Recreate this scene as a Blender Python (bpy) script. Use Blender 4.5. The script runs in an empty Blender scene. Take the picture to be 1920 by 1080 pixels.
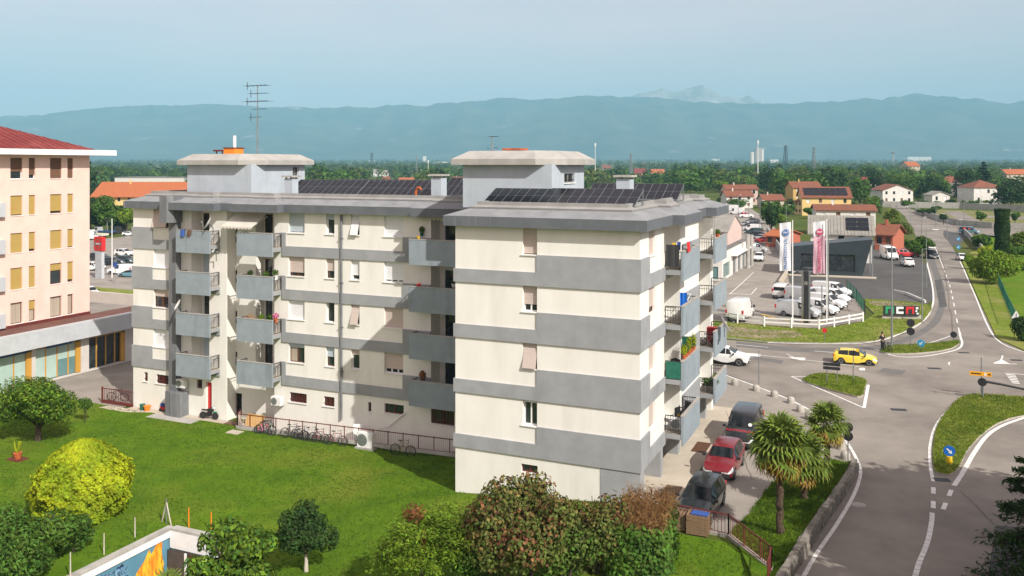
import bpy, bmesh, math, random
import numpy as np
from mathutils import Vector, Matrix, noise
# ---------------------------------------------------------------- camera, world, sun
S = bpy.context.scene
COL = S.collection
R = random.Random(11)
rad = math.radians
F, HV, CH = 1629.4, 309.0, 17.0          # focal length and horizon row in photo pixels, camera height in metres
TH = rad(23.86)                           # turn of the apartment block against the view
O = Vector((6.377, 43.36, 0.0))           # its front right corner
cd = bpy.data.cameras.new('camera'); cam = bpy.data.objects.new('camera', cd); COL.objects.link(cam)
cam.location = (0, 0, CH); cam.rotation_euler = (rad(90), 0, 0)
cd.sensor_width = 36; cd.lens = F / 1920 * 36; cd.shift_y = -(540 - HV) / 1920; cd.clip_start = 0.5; cd.clip_end = 60000
S.camera = cam
SUN_EL, SUN_AZ = 38.5, 34.7               # the sun stands behind the camera to the right
W = bpy.data.worlds.new('World'); S.world = W; W.use_nodes = True
nt = W.node_tree; nt.nodes.clear()
sky = nt.nodes.new('ShaderNodeTexSky'); sky.sky_type = 'NISHITA'; sky.sun_disc = False
sky.sun_elevation = rad(SUN_EL); sky.sun_rotation = rad(180 - SUN_AZ)
sky.altitude = 50; sky.air_density = 1.0; sky.dust_density = 2.5; sky.ozone_density = 1.5
bg = nt.nodes.new('ShaderNodeBackground'); bg.inputs[1].default_value = 0.10
wo = nt.nodes.new('ShaderNodeOutputWorld')
tc = nt.nodes.new('ShaderNodeTexCoord'); mp = nt.nodes.new('ShaderNodeMapping'); mp.inputs['Scale'].default_value = (1.2, 1.2, 5)
nz = nt.nodes.new('ShaderNodeTexNoise'); nz.inputs['Scale'].default_value = 2.2; nz.inputs['Detail'].default_value = 7; nz.inputs['Roughness'].default_value = .62
mr = nt.nodes.new('ShaderNodeMapRange'); mr.inputs[1].default_value = .38; mr.inputs[2].default_value = .75; mr.inputs[3].default_value = .52; mr.inputs[4].default_value = .72
mx = nt.nodes.new('ShaderNodeMix'); mx.data_type = 'RGBA'; mx.inputs[7].default_value = (9.4, 7.1, 6.5, 1)   # thin high veil of cloud over the blue
L = nt.links.new
L(tc.outputs['Generated'], mp.inputs[0]); L(mp.outputs[0], nz.inputs['Vector']); L(nz.outputs[0], mr.inputs[0]); L(mr.outputs[0], mx.inputs[0])
L(sky.outputs[0], mx.inputs[6]); L(mx.outputs[2], bg.inputs[0]); L(bg.outputs[0], wo.inputs[0])
sl = bpy.data.lights.new('sun', 'SUN'); sl.energy = 4.3; sl.angle = rad(.55); sl.color = (1, .955, .875)
so = bpy.data.objects.new('sun', sl); COL.objects.link(so)
az = rad(SUN_AZ); to_sun = Vector((math.sin(az) * math.cos(rad(SUN_EL)), -math.cos(az) * math.cos(rad(SUN_EL)), math.sin(rad(SUN_EL))))
so.rotation_euler = to_sun.to_track_quat('Z', 'Y').to_euler(); so.location = to_sun * 100
S.view_settings.view_transform = 'Standard'; S.view_settings.look = 'None'; S.view_settings.gamma = 1
S.view_settings.use_curve_mapping = False; S.view_settings.exposure = 0.44
S.cycles.max_bounces = 6; S.cycles.volume_bounces = 0; S.cycles.use_denoising = True
# ---------------------------------------------------------------- coordinates
CT, ST = math.cos(TH), math.sin(TH)
def LW(x, y, z=0.0): return Vector((O.x + CT * x + ST * y, O.y - ST * x + CT * y, z))   # block coordinates: x along its front, y into its depth
def WL(X, Y): dx, dy = X - O.x, Y - O.y; return (CT * dx - ST * dy, ST * dx + CT * dy)
def zgx(x): return -0.094 * min(max(-x - 1, 0), 16)
def zg(X, Y):                              # the land left of the block lies 1.5 m lower; the step runs under and behind the block
    x, y = WL(X, Y); t = min(max((y - 19) / 2, 0), 1); f = 1 - min(max((y - 120) / 50, 0), 1)
    return f * ((1 - t) * zgx(x) + t * zgx(x + 29))
def G(u, v, dz=0.0):                       # ground point seen at photo pixel (u, v)
    z = 0.0
    for _ in range(25):
        Y = F * (CH - z - dz) / (v - HV); X = (u - 960) / F * Y; z = zg(X, Y)
    return Vector((X, Y, z + dz))
def WX(u, y): k = (u - 960) / F; return (k * (O.y + CT * y) - O.x - ST * y) / (CT + ST * k)   # x in the plane of constant y
def WZ(x, y, v): p = LW(x, y); return CH - (v - HV) * p.y / F
def SY(u, x): k = (u - 960) / F; return (O.x + CT * x - k * (O.y - ST * x)) / (k * CT - ST)    # y in the plane of constant x
# ---------------------------------------------------------------- materials
MAT = {}
def mat(name, c1, c2=None, scale=3.0, rough=.8, metal=0.0, bump=0.0, bscale=None, detail=5, lo=.35, hi=.65, stretch=(1, 1, 1), spec=.4,
        c3=None, scale3=.3, lo3=.5, hi3=.7, stretch3=(1, 1, 1), island=0.0, trans=0.0, world=False, coat=0.0, bdist=.05, emit=None):
    m = bpy.data.materials.new(name); m.use_nodes = True; MAT[name] = m
    t = m.node_tree; b = t.nodes['Principled BSDF']; N = t.nodes.new; K = t.links.new
    b.inputs['Roughness'].default_value = rough; b.inputs['Metallic'].default_value = metal; b.inputs['Specular IOR Level'].default_value = spec
    b.inputs['Coat Weight'].default_value = coat
    if len(c1) == 3: c1 = (*c1, 1)
    b.inputs['Base Color'].default_value = c1
    co = N('ShaderNodeTexCoord')
    src = N('ShaderNodeNewGeometry').outputs['Position'] if world else co.outputs['Object']
    def noi(sc, st, d):
        q = N('ShaderNodeMapping'); q.inputs['Scale'].default_value = st; K(src, q.inputs[0])
        n = N('ShaderNodeTexNoise'); n.inputs['Scale'].default_value = sc; n.inputs['Detail'].default_value = d; n.inputs['Roughness'].default_value = .6
        K(q.outputs[0], n.inputs['Vector']); return n.outputs[0]
    def rng(o, a, z, x=0, y=1):
        r = N('ShaderNodeMapRange'); r.inputs[1].default_value = a; r.inputs[2].default_value = z; r.inputs[3].default_value = x; r.inputs[4].default_value = y
        K(o, r.inputs[0]); return r.outputs[0]
    cur = None
    if c2 is not None:
        n = noi(scale, stretch, detail); x = N('ShaderNodeMix'); x.data_type = 'RGBA'
        x.inputs[6].default_value = c1; x.inputs[7].default_value = (*c2, 1); K(rng(n, lo, hi), x.inputs[0]); cur = x.outputs[2]
    if c3 is not None:
        n = noi(scale3, stretch3, 6); x = N('ShaderNodeMix'); x.data_type = 'RGBA'
        if cur: K(cur, x.inputs[6])
        else: x.inputs[6].default_value = c1
        x.inputs[7].default_value = (*c3, 1); K(rng(n, lo3, hi3), x.inputs[0]); cur = x.outputs[2]
    if island:
        h = N('ShaderNodeHueSaturation'); g = N('ShaderNodeNewGeometry')
        K(rng(g.outputs['Random Per Island'], 0, 1, 1 - island, 1 + island), h.inputs['Value'])
        K(rng(g.outputs['Random Per Island'], 0, 1, .5 - island * .045, .5 + island * .045), h.inputs['Hue'])
        if cur: K(cur, h.inputs['Color'])
        else: h.inputs['Color'].default_value = c1
        cur = h.outputs[0]
    if cur: K(cur, b.inputs['Base Color'])
    if bump:
        n = noi(bscale or scale * 4, stretch, 6); bp = N('ShaderNodeBump'); bp.inputs['Strength'].default_value = bump; bp.inputs['Distance'].default_value = bdist
        K(n, bp.inputs['Height']); K(bp.outputs[0], b.inputs['Normal'])
    if trans:                              # light through leaves and thin cloth
        tr = N('ShaderNodeBsdfTranslucent'); ms = N('ShaderNodeMixShader'); ms.inputs[0].default_value = trans
        if cur: K(cur, tr.inputs[0])
        else: tr.inputs[0].default_value = c1
        o = t.nodes['Material Output']; K(b.outputs[0], ms.inputs[1]); K(tr.outputs[0], ms.inputs[2]); K(ms.outputs[0], o.inputs[0])
    return m
def M(n): return MAT[n]
# ---------------------------------------------------------------- mesh building
class MB:
    def __init__(s): s.v = []; s.f = []; s.m = []; s.X = None
    def at(s, mtx): s.X = mtx; return s
    def add(s, vs, fs, mi=0):
        b = len(s.v)
        if s.X is not None: vs = [s.X @ Vector(p) for p in vs]
        s.v += [tuple(p) for p in vs]; s.f += [tuple(b + i for i in f) for f in fs]; s.m += [mi] * len(fs); return s
    def quad(s, *p, mi=0): return s.add(p, [tuple(range(len(p)))], mi)
    def box(s, x0, x1, y0, y1, z0, z1, mi=0):
        return s.add([(x0, y0, z0), (x1, y0, z0), (x1, y1, z0), (x0, y1, z0), (x0, y0, z1), (x1, y0, z1), (x1, y1, z1), (x0, y1, z1)],
                     [(3, 2, 1, 0), (4, 5, 6, 7), (0, 1, 5, 4), (1, 2, 6, 5), (2, 3, 7, 6), (3, 0, 4, 7)], mi)
    def bar(s, a, b, w, h=None, mi=0):     # square bar from a to b
        a, b = Vector(a), Vector(b); d = (b - a).normalized(); up = Vector((0, 0, 1)) if abs(d.z) < .95 else Vector((0, 1, 0))
        p = d.cross(up).normalized() * w / 2; q = p.cross(d).normalized() * (h or w) / 2
        return s.add([a - p - q, a + p - q, a + p + q, a - p + q, b - p - q, b + p - q, b + p + q, b - p + q],
                     [(3, 2, 1, 0), (4, 5, 6, 7), (0, 1, 5, 4), (1, 2, 6, 5), (2, 3, 7, 6), (3, 0, 4, 7)], mi)
    def tube(s, pts, r, n=6, mi=0, cap=True):
        pts = [Vector(p) for p in pts]; rs = r if isinstance(r, (list, tuple)) else [r] * len(pts); vs = []; fs = []
        for i, p in enumerate(pts):
            d = (pts[min(i + 1, len(pts) - 1)] - pts[max(i - 1, 0)]).normalized(); up = Vector((0, 0, 1)) if abs(d.z) < .9 else Vector((0, 1, 0))
            a = d.cross(up).normalized(); b = d.cross(a)
            vs += [p + (a * math.cos(6.2832 * k / n) + b * math.sin(6.2832 * k / n)) * rs[i] for k in range(n)]
        for i in range(len(pts) - 1):
            for k in range(n): fs.append((i * n + k, i * n + (k + 1) % n, (i + 1) * n + (k + 1) % n, (i + 1) * n + k))
        if cap: fs += [tuple(range(n)), tuple(range((len(pts) - 1) * n, len(pts) * n))]
        return s.add(vs, fs, mi)
    def lathe(s, prof, c=(0, 0, 0), n=12, mi=0):
        vs = []; fs = []
        for r, z in prof: vs += [(c[0] + r * math.cos(6.2832 * k / n), c[1] + r * math.sin(6.2832 * k / n), c[2] + z) for k in range(n)]
        for i in range(len(prof) - 1):
            for k in range(n): fs.append((i * n + k, i * n + (k + 1) % n, (i + 1) * n + (k + 1) % n, (i + 1) * n + k))
        fs += [tuple(range(n))[::-1], tuple(range((len(prof) - 1) * n, len(prof) * n))]
        return s.add(vs, fs, mi)
    def prism(s, poly, z0, z1, mi=0, mside=None):
        n = len(poly); vs = [(p[0], p[1], z0) for p in poly] + [(p[0], p[1], z1) for p in poly]
        s.add(vs, [tuple(range(n))[::-1], tuple(range(n, 2 * n))], mi); s.add(vs, [(i, (i + 1) % n, n + (i + 1) % n, n + i) for i in range(n)], mi if mside is None else mside)
        return s
    def disc(s, c, r, nrm, n=16, th=.02, mi=0):
        c = Vector(c); d = Vector(nrm).normalized(); return s.tube([c - d * th / 2, c + d * th / 2], r, n, mi)
    def build(s, name, mats, parent=None, smooth=None, loc=None, rot=0.0, shift=True, bevel=0):
        if not isinstance(mats, (list, tuple)): mats = [mats]
        me = bpy.data.meshes.new(name); me.from_pydata(s.v, [], s.f); me.update()
        for k in mats: me.materials.append(M(k) if isinstance(k, str) else k)
        if len(mats) > 1: me.polygons.foreach_set('material_index', s.m)
        bm = bmesh.new(); bm.from_mesh(me); bmesh.ops.recalc_face_normals(bm, faces=bm.faces)
        if bevel:
            bmesh.ops.remove_doubles(bm, verts=bm.verts, dist=1e-4)
            ed = [e for e in bm.edges if len(e.link_faces) == 2 and e.calc_face_angle(0) > .6]
            bmesh.ops.bevel(bm, geom=ed, offset=bevel, segments=2, affect='EDGES', profile=.6, clamp_overlap=True)
        bm.to_mesh(me); bm.free()
        if smooth is not None:
            me.shade_smooth(); me.set_sharp_from_angle(angle=rad(smooth))
        o = bpy.data.objects.new(name, me); COL.objects.link(o)
        if parent: o.parent = parent
        if loc is not None: o.location = loc
        if rot: o.rotation_euler.z = rot
        return o
def thing(name, label, cat, loc=(0, 0, 0), rot=0.0, group=None):
    o = bpy.data.objects.new(name, None); COL.objects.link(o); o.location = loc; o.rotation_euler.z = rot; o.empty_display_size = .2
    o['label'] = label; o['category'] = cat
    if group: o['group'] = group
    return o
def tag(o, label, cat, group=None):
    o['label'] = label; o['category'] = cat
    if group: o['group'] = group
    return o
def kind(o, k): o['kind'] = k; return o
def dup(o, loc=None, rot=None, label=None, group=None, parent=None):
    c = o.copy(); COL.objects.link(c)
    if parent is not None: c.parent = parent
    if loc is not None: c.location = loc
    if rot is not None: c.rotation_euler.z = rot
    if label: c['label'] = label
    if group: c['group'] = group
    for ch in list(o.children): dup(ch, parent=c)
    return c
BR = -TH                                   # rotation of everything squared to the block
def bthing(name, label, cat, x, y, z=0.0, rot=0.0, group=None): return thing(name, label, cat, LW(x, y, z), BR + rot, group)
def text(body, name, size, mtx, m, parent=None, ext=.006, align='CENTER', spacing=1.0):
    cu = bpy.data.curves.new(name, 'FONT'); cu.body = body; cu.size = size; cu.extrude = ext; cu.align_x = align; cu.align_y = 'CENTER'; cu.space_character = spacing
    cu.resolution_u = 2; cu.offset = size * .012
    o = bpy.data.objects.new(name, cu); COL.objects.link(o); dg = bpy.context.evaluated_depsgraph_get()
    me = bpy.data.meshes.new_from_object(o.evaluated_get(dg)); bpy.data.objects.remove(o)
    me.materials.clear(); me.materials.append(M(m)); o = bpy.data.objects.new(name, me); COL.objects.link(o)
    if parent: o.parent = parent
    o.matrix_local = mtx; return o
def drape(poly, dz, name, m, kindname='structure', thick=0.0, world=True, cut=None, mside=None):
    """A sheet over the ground; thick > 0 gives it a kerb."""
    bm = bmesh.new(); bm.faces.new([bm.verts.new((p[0], p[1], 0)) for p in poly]); bmesh.ops.triangulate(bm, faces=bm.faces)
    nx = Vector((CT, -ST, 0))
    for xl in (-1, -17, -30, -46): bmesh.ops.bisect_plane(bm, geom=bm.verts[:] + bm.edges[:] + bm.faces[:], plane_co=LW(xl, 0), plane_no=nx)
    for yl in (19, 21, 120, 170): bmesh.ops.bisect_plane(bm, geom=bm.verts[:] + bm.edges[:] + bm.faces[:], plane_co=LW(0, yl), plane_no=Vector((ST, CT, 0)))
    bmesh.ops.triangulate(bm, faces=bm.faces)
    if cut:
        ny = Vector((ST, CT, 0)); x0, x1, y0, y1 = cut
        for co, no in ((LW(x0, 0), nx), (LW(x1, 0), nx), (LW(0, y0), ny), (LW(0, y1), ny)):
            bmesh.ops.bisect_plane(bm, geom=bm.verts[:] + bm.edges[:] + bm.faces[:], plane_co=co, plane_no=no)
        dead = []
        for f in bm.faces:
            a, b = WL(*f.calc_center_median().xy)
            if x0 < a < x1 and y0 < b < y1: dead.append(f)
        bmesh.ops.delete(bm, geom=dead, context='FACES')
    for v in bm.verts: v.co.z = zg(v.co.x, v.co.y) + dz
    bmesh.ops.recalc_face_normals(bm, faces=bm.faces)
    if sum(f.normal.z * f.calc_area() for f in bm.faces) < 0: bmesh.ops.reverse_faces(bm, faces=bm.faces)
    if thick:
        ed = [e for e in bm.edges if e.is_boundary]; r = bmesh.ops.extrude_edge_only(bm, edges=ed)
        for g in r['geom']:
            if isinstance(g, bmesh.types.BMVert): g.co.z -= thick
        if mside:
            for g in r['geom']:
                if isinstance(g, bmesh.types.BMFace): g.material_index = 1
    me = bpy.data.meshes.new(name); bm.to_mesh(me); bm.free(); me.materials.append(M(m))
    if mside: me.materials.append(M(mside))
    o = bpy.data.objects.new(name, me); COL.objects.link(o)
    if kindname: o['kind'] = kindname
    return o
def smooth_px(pts, n=6, closed=False):
    """Catmull-Rom through pixel points."""
    P = [Vector((p[0], p[1])) for p in pts]; out = []; N = len(P); rng = range(N if closed else N - 1)
    for i in rng:
        g = lambda k: P[k % N] if closed else P[min(max(k, 0), N - 1)]
        a, b, c, d = g(i - 1), g(i), g(i + 1), g(i + 2)
        for k in range(n):
            t = k / n; out.append(.5 * ((2 * b) + (c - a) * t + (2 * a - 5 * b + 4 * c - d) * t * t + (3 * b - a - 3 * c + d) * t ** 3))
    if not closed: out.append(P[-1])
    return [(p.x, p.y) for p in out]
NST = [0]
def stripe(pts, w, dz, name, m='road_paint', dash=None):
    """A painted line of width w metres along ground points; dash = (on, off) metres."""
    pts = [Vector((p.x, p.y)) for p in pts]; b = MB(); acc = 0.0; NST[0] += 1; dz += NST[0] * .0006
    for i in range(len(pts) - 1):
        a, c = pts[i], pts[i + 1]; d = c - a; ln = d.length
        if ln < 1e-6: continue
        d /= ln; n = Vector((-d.y, d.x)) * w / 2
        segs = [(0, ln)]
        if dash:
            segs = []; s = -((acc) % (dash[0] + dash[1]))
            while s < ln:
                if s + dash[0] > 0: segs.append((max(s, 0), min(s + dash[0], ln)))
                s += dash[0] + dash[1]
        for s0, s1 in segs:
            q = [a + d * s0 - n, a + d * (s1 + (.04 if not dash else 0)) - n, a + d * (s1 + (.04 if not dash else 0)) + n, a + d * s0 + n]
            b.quad(*[(p.x, p.y, zg(p.x, p.y) + dz) for p in q])
        acc += ln
    return kind(b.build(name, m), 'structure')
# ---------------------------------------------------------------- material list
mat('cream', (.765, .748, .70), (.71, .693, .645), .9, .9, bump=.12, bscale=22, stretch=(1, 1, .35), c3=(.62, .60, .55), scale3=.7, lo3=.52, hi3=.85, stretch3=(1, 1, .22), spec=.2, bdist=.02)
mat('band_grey', (.315, .325, .335), (.27, .28, .29), 1.1, .9, bump=.12, bscale=24, c3=(.22, .225, .23), scale3=.5, lo3=.55, hi3=.85, stretch3=(1, 1, .3), spec=.2, bdist=.02)
mat('panel_grey', (.27, .315, .35), (.235, .275, .305), 1.6, .85, bump=.1, bscale=26, c3=(.17, .20, .22), scale3=1.4, lo3=.56, hi3=.8, stretch3=(1, 1, .12), spec=.25, bdist=.02)
mat('fascia', (.128, .140, .155), (.105, .115, .128), 1.3, .85, bump=.15, bscale=14, c3=(.24, .25, .26), scale3=2.6, lo3=.62, hi3=.78, stretch3=(1, 1, .06), spec=.25, bdist=.02)
mat('mansard', (.255, .265, .275), (.205, .212, .22), 1.0, .85, bump=.15, bscale=16, c3=(.15, .155, .16), scale3=.9, lo3=.55, hi3=.8, spec=.25, bdist=.02)
mat('parapet', (.30, .295, .285), (.24, .237, .23), 1.2, .9, bump=.1, bscale=16)
mat('deck', (.17, .165, .16), (.12, .118, .115), .7, .95, bump=.2, bscale=9)
mat('slab', (.385, .37, .345), (.31, .30, .28), 1.1, .9, bump=.2, bscale=15, c3=(.30, .29, .275), scale3=1.6, lo3=.5, hi3=.78, stretch3=(1, 1, .2))
mat('penthouse', (.42, .47, .52), (.37, .415, .46), .8, .9, bump=.08, bscale=18, c3=(.32, .35, .38), scale3=1.1, lo3=.56, hi3=.85, stretch3=(1, 1, .15))
mat('duct', (.165, .17, .18), (.12, .125, .135), .9, .85, bump=.1, c3=(.22, .225, .23), scale3=1.2, stretch3=(1, 1, .15))
mat('white', (.78, .78, .77), (.70, .70, .69), 1.5, .6)
mat('shutter_white', (.72, .73, .745), (.66, .67, .69), 26, .6, stretch=(0, 0, 1), lo=.4, hi=.6, bump=.25, bscale=26, detail=0)
mat('shutter_pink', (.53, .445, .40), (.455, .38, .34), 26, .65, stretch=(0, 0, 1), lo=.4, hi=.6, bump=.25, bscale=26, detail=0)
mat('shutter_blue', (.44, .50, .545), (.39, .45, .49), 26, .6, stretch=(0, 0, 1), lo=.4, hi=.6, bump=.25, bscale=26, detail=0)
mat('shutter_brown', (.17, .085, .05), (.12, .06, .035), 26, .65, stretch=(0, 0, 1), lo=.4, hi=.6, bump=.3, bscale=26, detail=0)
mat('shutter_ochre', (.43, .30, .085), (.35, .24, .07), 26, .65, stretch=(0, 0, 1), lo=.4, hi=.6, bump=.3, bscale=26, detail=0, c3=(.40, .25, .06), scale3=1.2, lo3=.5, hi3=.7)
mat('frame_white', (.74, .74, .72), rough=.4)
mat('frame_brown', (.13, .055, .025), (.09, .04, .02), 8, .5)
mat('red_brown', (.15, .028, .022), (.10, .022, .018), 6, .55)
mat('glass', (.018, .023, .027), (.035, .042, .048), .9, .06, spec=.8, lo=.45, hi=.6)
mat('glass_teal', (.10, .20, .21), (.14, .25, .25), .7, .08, spec=.8)
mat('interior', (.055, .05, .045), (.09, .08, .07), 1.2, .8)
mat('curtain', (.42, .36, .29), (.30, .25, .20), 14, .9, stretch=(1, 1, .02))
mat('terracotta', (.50, .125, .04), (.38, .09, .03), 3, .8, c3=(.30, .08, .035), scale3=.8)
mat('concrete', (.42, .405, .375), (.34, .328, .30), 1.4, .9, bump=.25, bscale=12, c3=(.26, .25, .23), scale3=.6)
mat('metal_dark', (.035, .035, .04), rough=.5, metal=.4)
mat('metal_grey', (.30, .32, .33), (.24, .26, .27), 4, .45, metal=.6)
mat('metal_white', (.72, .72, .70), rough=.45)
mat('rubber', (.02, .02, .021), (.03, .03, .03), 8, .85)
mat('plastic_black', (.025, .026, .028), rough=.5)
mat('cloth_white', (.72, .69, .62), (.64, .61, .55), 2, .9, trans=.25)
mat('wood', (.24, .155, .09), (.16, .10, .06), 5, .7, stretch=(1, 6, 6))
mat('plywood', (.55, .31, .06), (.44, .24, .05), 3, .7)
mat('blue', (.03, .08, .30), rough=.6); mat('red', (.55, .02, .025), rough=.5); mat('yellow', (.75, .48, .02), rough=.5)
mat('pink', (.65, .16, .32), rough=.4); mat('green_cloth', (.012, .10, .07), (.02, .14, .09), 4, .85); mat('orange', (.75, .22, .02), rough=.6)
mat('road_paint', (.72, .71, .68), (.50, .49, .47), 3.5, .8, lo=.48, hi=.75, world=True)
mat('asphalt', (.215, .19, .164), (.155, .138, .12), .35, .93, bump=.25, bscale=30, c3=(.29, .258, .222), scale3=.10, lo3=.44, hi3=.70, world=True, bdist=.02)
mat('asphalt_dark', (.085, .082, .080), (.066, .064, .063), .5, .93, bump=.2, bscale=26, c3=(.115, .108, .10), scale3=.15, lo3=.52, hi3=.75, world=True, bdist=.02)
mat('asphalt_new', (.145, .138, .13), (.12, .115, .11), .6, .93, bump=.2, bscale=26, world=True, bdist=.02)
mat('lot', (.30, .27, .235), (.245, .22, .19), .5, .93, bump=.2, bscale=14, c3=(.19, .17, .148), scale3=.22, lo3=.5, hi3=.75, world=True, bdist=.02)
mat('paving', (.50, .44, .36), (.43, .375, .30), .8, .9, bump=.15, bscale=10, world=True, bdist=.02)
mat('stone_grey', (.27, .245, .21), (.17, .155, .13), 3, .95, bump=.6, bscale=14, c3=(.10, .095, .07), scale3=1.4, lo3=.5, hi3=.7, world=True)
mat('stone_dark', (.20, .18, .155), (.13, .12, .10), 3, .95, bump=.6, bscale=14, world=True)
mat('crack', (.125, .112, .098), rough=.95)
mat('kerb', (.40, .37, .33), (.31, .29, .26), 2, .9, bump=.2, world=True)
mat('lawn', (0.115, 0.209, 0.011), (0.068, 0.142, 0.008), .55, .95, bump=1.0, bscale=9, lo=.3, hi=.7, c3=(.19, .205, .030), scale3=.16, lo3=.47, hi3=.78, spec=.1, world=True, bdist=.12)
mat('verge', (.185, .235, .030), (.115, .175, .018), .9, .95, bump=1.0, bscale=9, c3=(.30, .26, .10), scale3=.2, lo3=.46, hi3=.72, spec=.1, world=True, bdist=.1)
mat('dirt', (.30, .235, .165), (.20, .165, .095), .6, .95, bump=.5, bscale=8, c3=(.12, .13, .03), scale3=.5, lo3=.5, hi3=.65, world=True)
mat('dry_grass', (.20, .19, .075), (.13, .145, .045), .25, .95, c3=(.26, .22, .13), scale3=.08, spec=.1, world=True)
mat('field', (.055, .085, .014), (.09, .11, .022), .02, .95, c3=(.17, .15, .06), scale3=.006, lo3=.52, hi3=.68, spec=.1, world=True)
mat('forest_slope', (.035, .060, .050), (.085, .105, .075), .0035, .95, c3=(.30, .29, .26), scale3=.004, lo3=.64, hi3=.74, spec=.05, world=True, detail=9)
mat('rock_slope', (.14, .145, .13), (.33, .32, .30), .004, .95, c3=(.60, .60, .60), scale3=.006, lo3=.62, hi3=.72, spec=.05, world=True, detail=9)
def leafmat(n, c, c2, sc=.9, isl=.45, tr=.3, **k): return mat(n, c, c2, sc, .75, island=isl, trans=tr, lo=.4, hi=.6, spec=.25, **k)
leafmat('leaf', (0.091, 0.172, 0.021), (0.049, 0.105, 0.014))
leafmat('leaf_dark', (0.038, 0.080, 0.014), (0.022, 0.051, 0.011))
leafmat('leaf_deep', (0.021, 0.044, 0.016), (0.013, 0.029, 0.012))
leafmat('leaf_bright', (0.167, 0.254, 0.017), (0.109, 0.181, 0.014))
leafmat('leaf_yellow', (.42, .47, .014), (.22, .30, .010), .7, .35)
leafmat('leaf_red', (0.115, 0.155, 0.030), (0.203, 0.074, 0.041), .75, .55)
leafmat('leaf_rust', (.26, .10, .035), (.14, .06, .025), 2, .4)
leafmat('leaf_brown', (.28, .15, .060), (.17, .095, .040), 2, .4)
leafmat('leaf_palm', (.20, .26, .035), (.10, .155, .022), 1.5, .35, .2)
leafmat('leaf_palm_dry', (.32, .235, .03), (.26, .16, .04), 1.5, .35, .2)
leafmat('leaf_olive', (0.128, 0.158, 0.033), (0.083, 0.112, 0.024))
leafmat('leaf_blue', (0.060, 0.112, 0.045), (0.033, 0.069, 0.027))
mat('bark', (.085, .060, .042), (.045, .032, .024), 4, .95, bump=.6, bscale=12, stretch=(1, 1, .3))
mat('bark_pale', (.55, .50, .43), (.38, .34, .28), 5, .9, bump=.3)
mat('palm_bark', (.10, .066, .04), (.045, .030, .02), 6, .95, bump=1, bscale=8, stretch=(1, 1, 2.2))
# ---------------------------------------------------------------- ground, hills, haze
ROT = (Vector((CT, -ST)), Vector((ST, CT)))
PIT = (-22.0, -17.2, -24.0, -8.9)
kind(drape([(-11500, -260), (11500, -260), (11500, 14200), (-11500, 14200)], -.03, 'ground', 'field', cut=PIT), 'structure')
RIDGE = [(-2400, 230), (-900, 240), (-400, 225), (0, 217), (100, 212), (200, 200), (300, 194), (400, 191), (430, 193), (470, 198), (600, 199), (700, 197), (800, 194), (900, 186), (950, 180), (1000, 184), (1060, 180),
         (1120, 177), (1180, 179), (1240, 183), (1330, 190), (1430, 193), (1480, 191), (1560, 188), (1620, 181), (1650, 185), (1700, 175), (1760, 177), (1830, 183), (1890, 193), (1930, 187), (2300, 200), (3200, 230), (4400, 240)]
PEAK = [(1090, 260), (1150, 200), (1180, 180), (1205, 170), (1222, 164), (1250, 164), (1270, 168), (1285, 160), (1300, 159), (1316, 155), (1330, 163), (1350, 171), (1372, 178), (1390, 179), (1404, 174), (1418, 181), (1432, 190), (1500, 215), (1560, 260)]
def interp(tab, u):
    if u <= tab[0][0]: return tab[0][1]
    for (a, b), (c, d) in zip(tab, tab[1:]):
        if u <= c: return b + (d - b) * (u - a) / (c - a)
    return tab[-1][1]
def hills(name, tab, Yb, Yr, Ye, X0, X1, nx, m, seed):
    ny = 30; vs = []; fs = []
    for j in range(ny + 1):
        Y = Yb + (Ye - Yb) * j / ny; t = min(1, (Y - Yb) / (Yr - Yb)); back = max(0, (Y - Yr) / (Ye - Yr))
        for i in range(nx + 1):
            X = X0 + (X1 - X0) * i / nx
            h = CH + (HV - interp(tab, 960 + F * X / Yr)) / F * Yr
            n = noise.fractal(Vector((X * .0011, Y * .0006, seed)), 1.0, 2.1, 6); g = noise.ridged_multi_fractal(Vector((X * .0016, Y * .0004, seed + 3)), 1, 2, 5, 1, 2)
            sh = t ** 1.15 * (1 - back) ** .8
            z = h * sh * (1 + (.22 * n - .14 * (g - 1)) * 4 * t * (1 - t) * (1 - back))
            z += h * .035 * noise.fractal(Vector((X * .006, Y * .004, seed + 7)), 1, 2, 4) * t
            vs.append((X, Y, max(z, 0) - 2.0 + (zg(X, Y) if t == 0 or back == 1 else 0)))
    for j in range(ny):
        for i in range(nx): fs.append((j * (nx + 1) + i, j * (nx + 1) + i + 1, (j + 1) * (nx + 1) + i + 1, (j + 1) * (nx + 1) + i))
    b = MB(); b.add(vs, fs); return kind(b.build(name, m, smooth=60), 'structure')
hills('hills', RIDGE, 6600, 9400, 11200, -10800, 10800, 560, 'forest_slope', 1.7)
hills('mountain', PEAK, 9500, 10300, 11300, 700, 4100, 200, 'rock_slope', 5.2)
hz = MB(); hz.box(-11700, 11700, -280, 14400, -3.2, 1210)
hzo = kind(hz.build('haze', []), 'stuff')
hm = bpy.data.materials.new('haze_air'); hm.use_nodes = True; ht = hm.node_tree; ht.nodes.remove(ht.nodes['Principled BSDF'])
pv = ht.nodes.new('ShaderNodeVolumePrincipled'); pv.inputs['Color'].default_value = (.365, .775, 1.0, 1); pv.inputs['Density'].default_value = 1.3e-4; pv.inputs['Anisotropy'].default_value = -.1
ht.links.new(pv.outputs[0], ht.nodes['Material Output'].inputs['Volume']); hzo.data.materials.clear(); hzo.data.materials.append(hm); hzo.display_type = 'WIRE'
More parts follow.
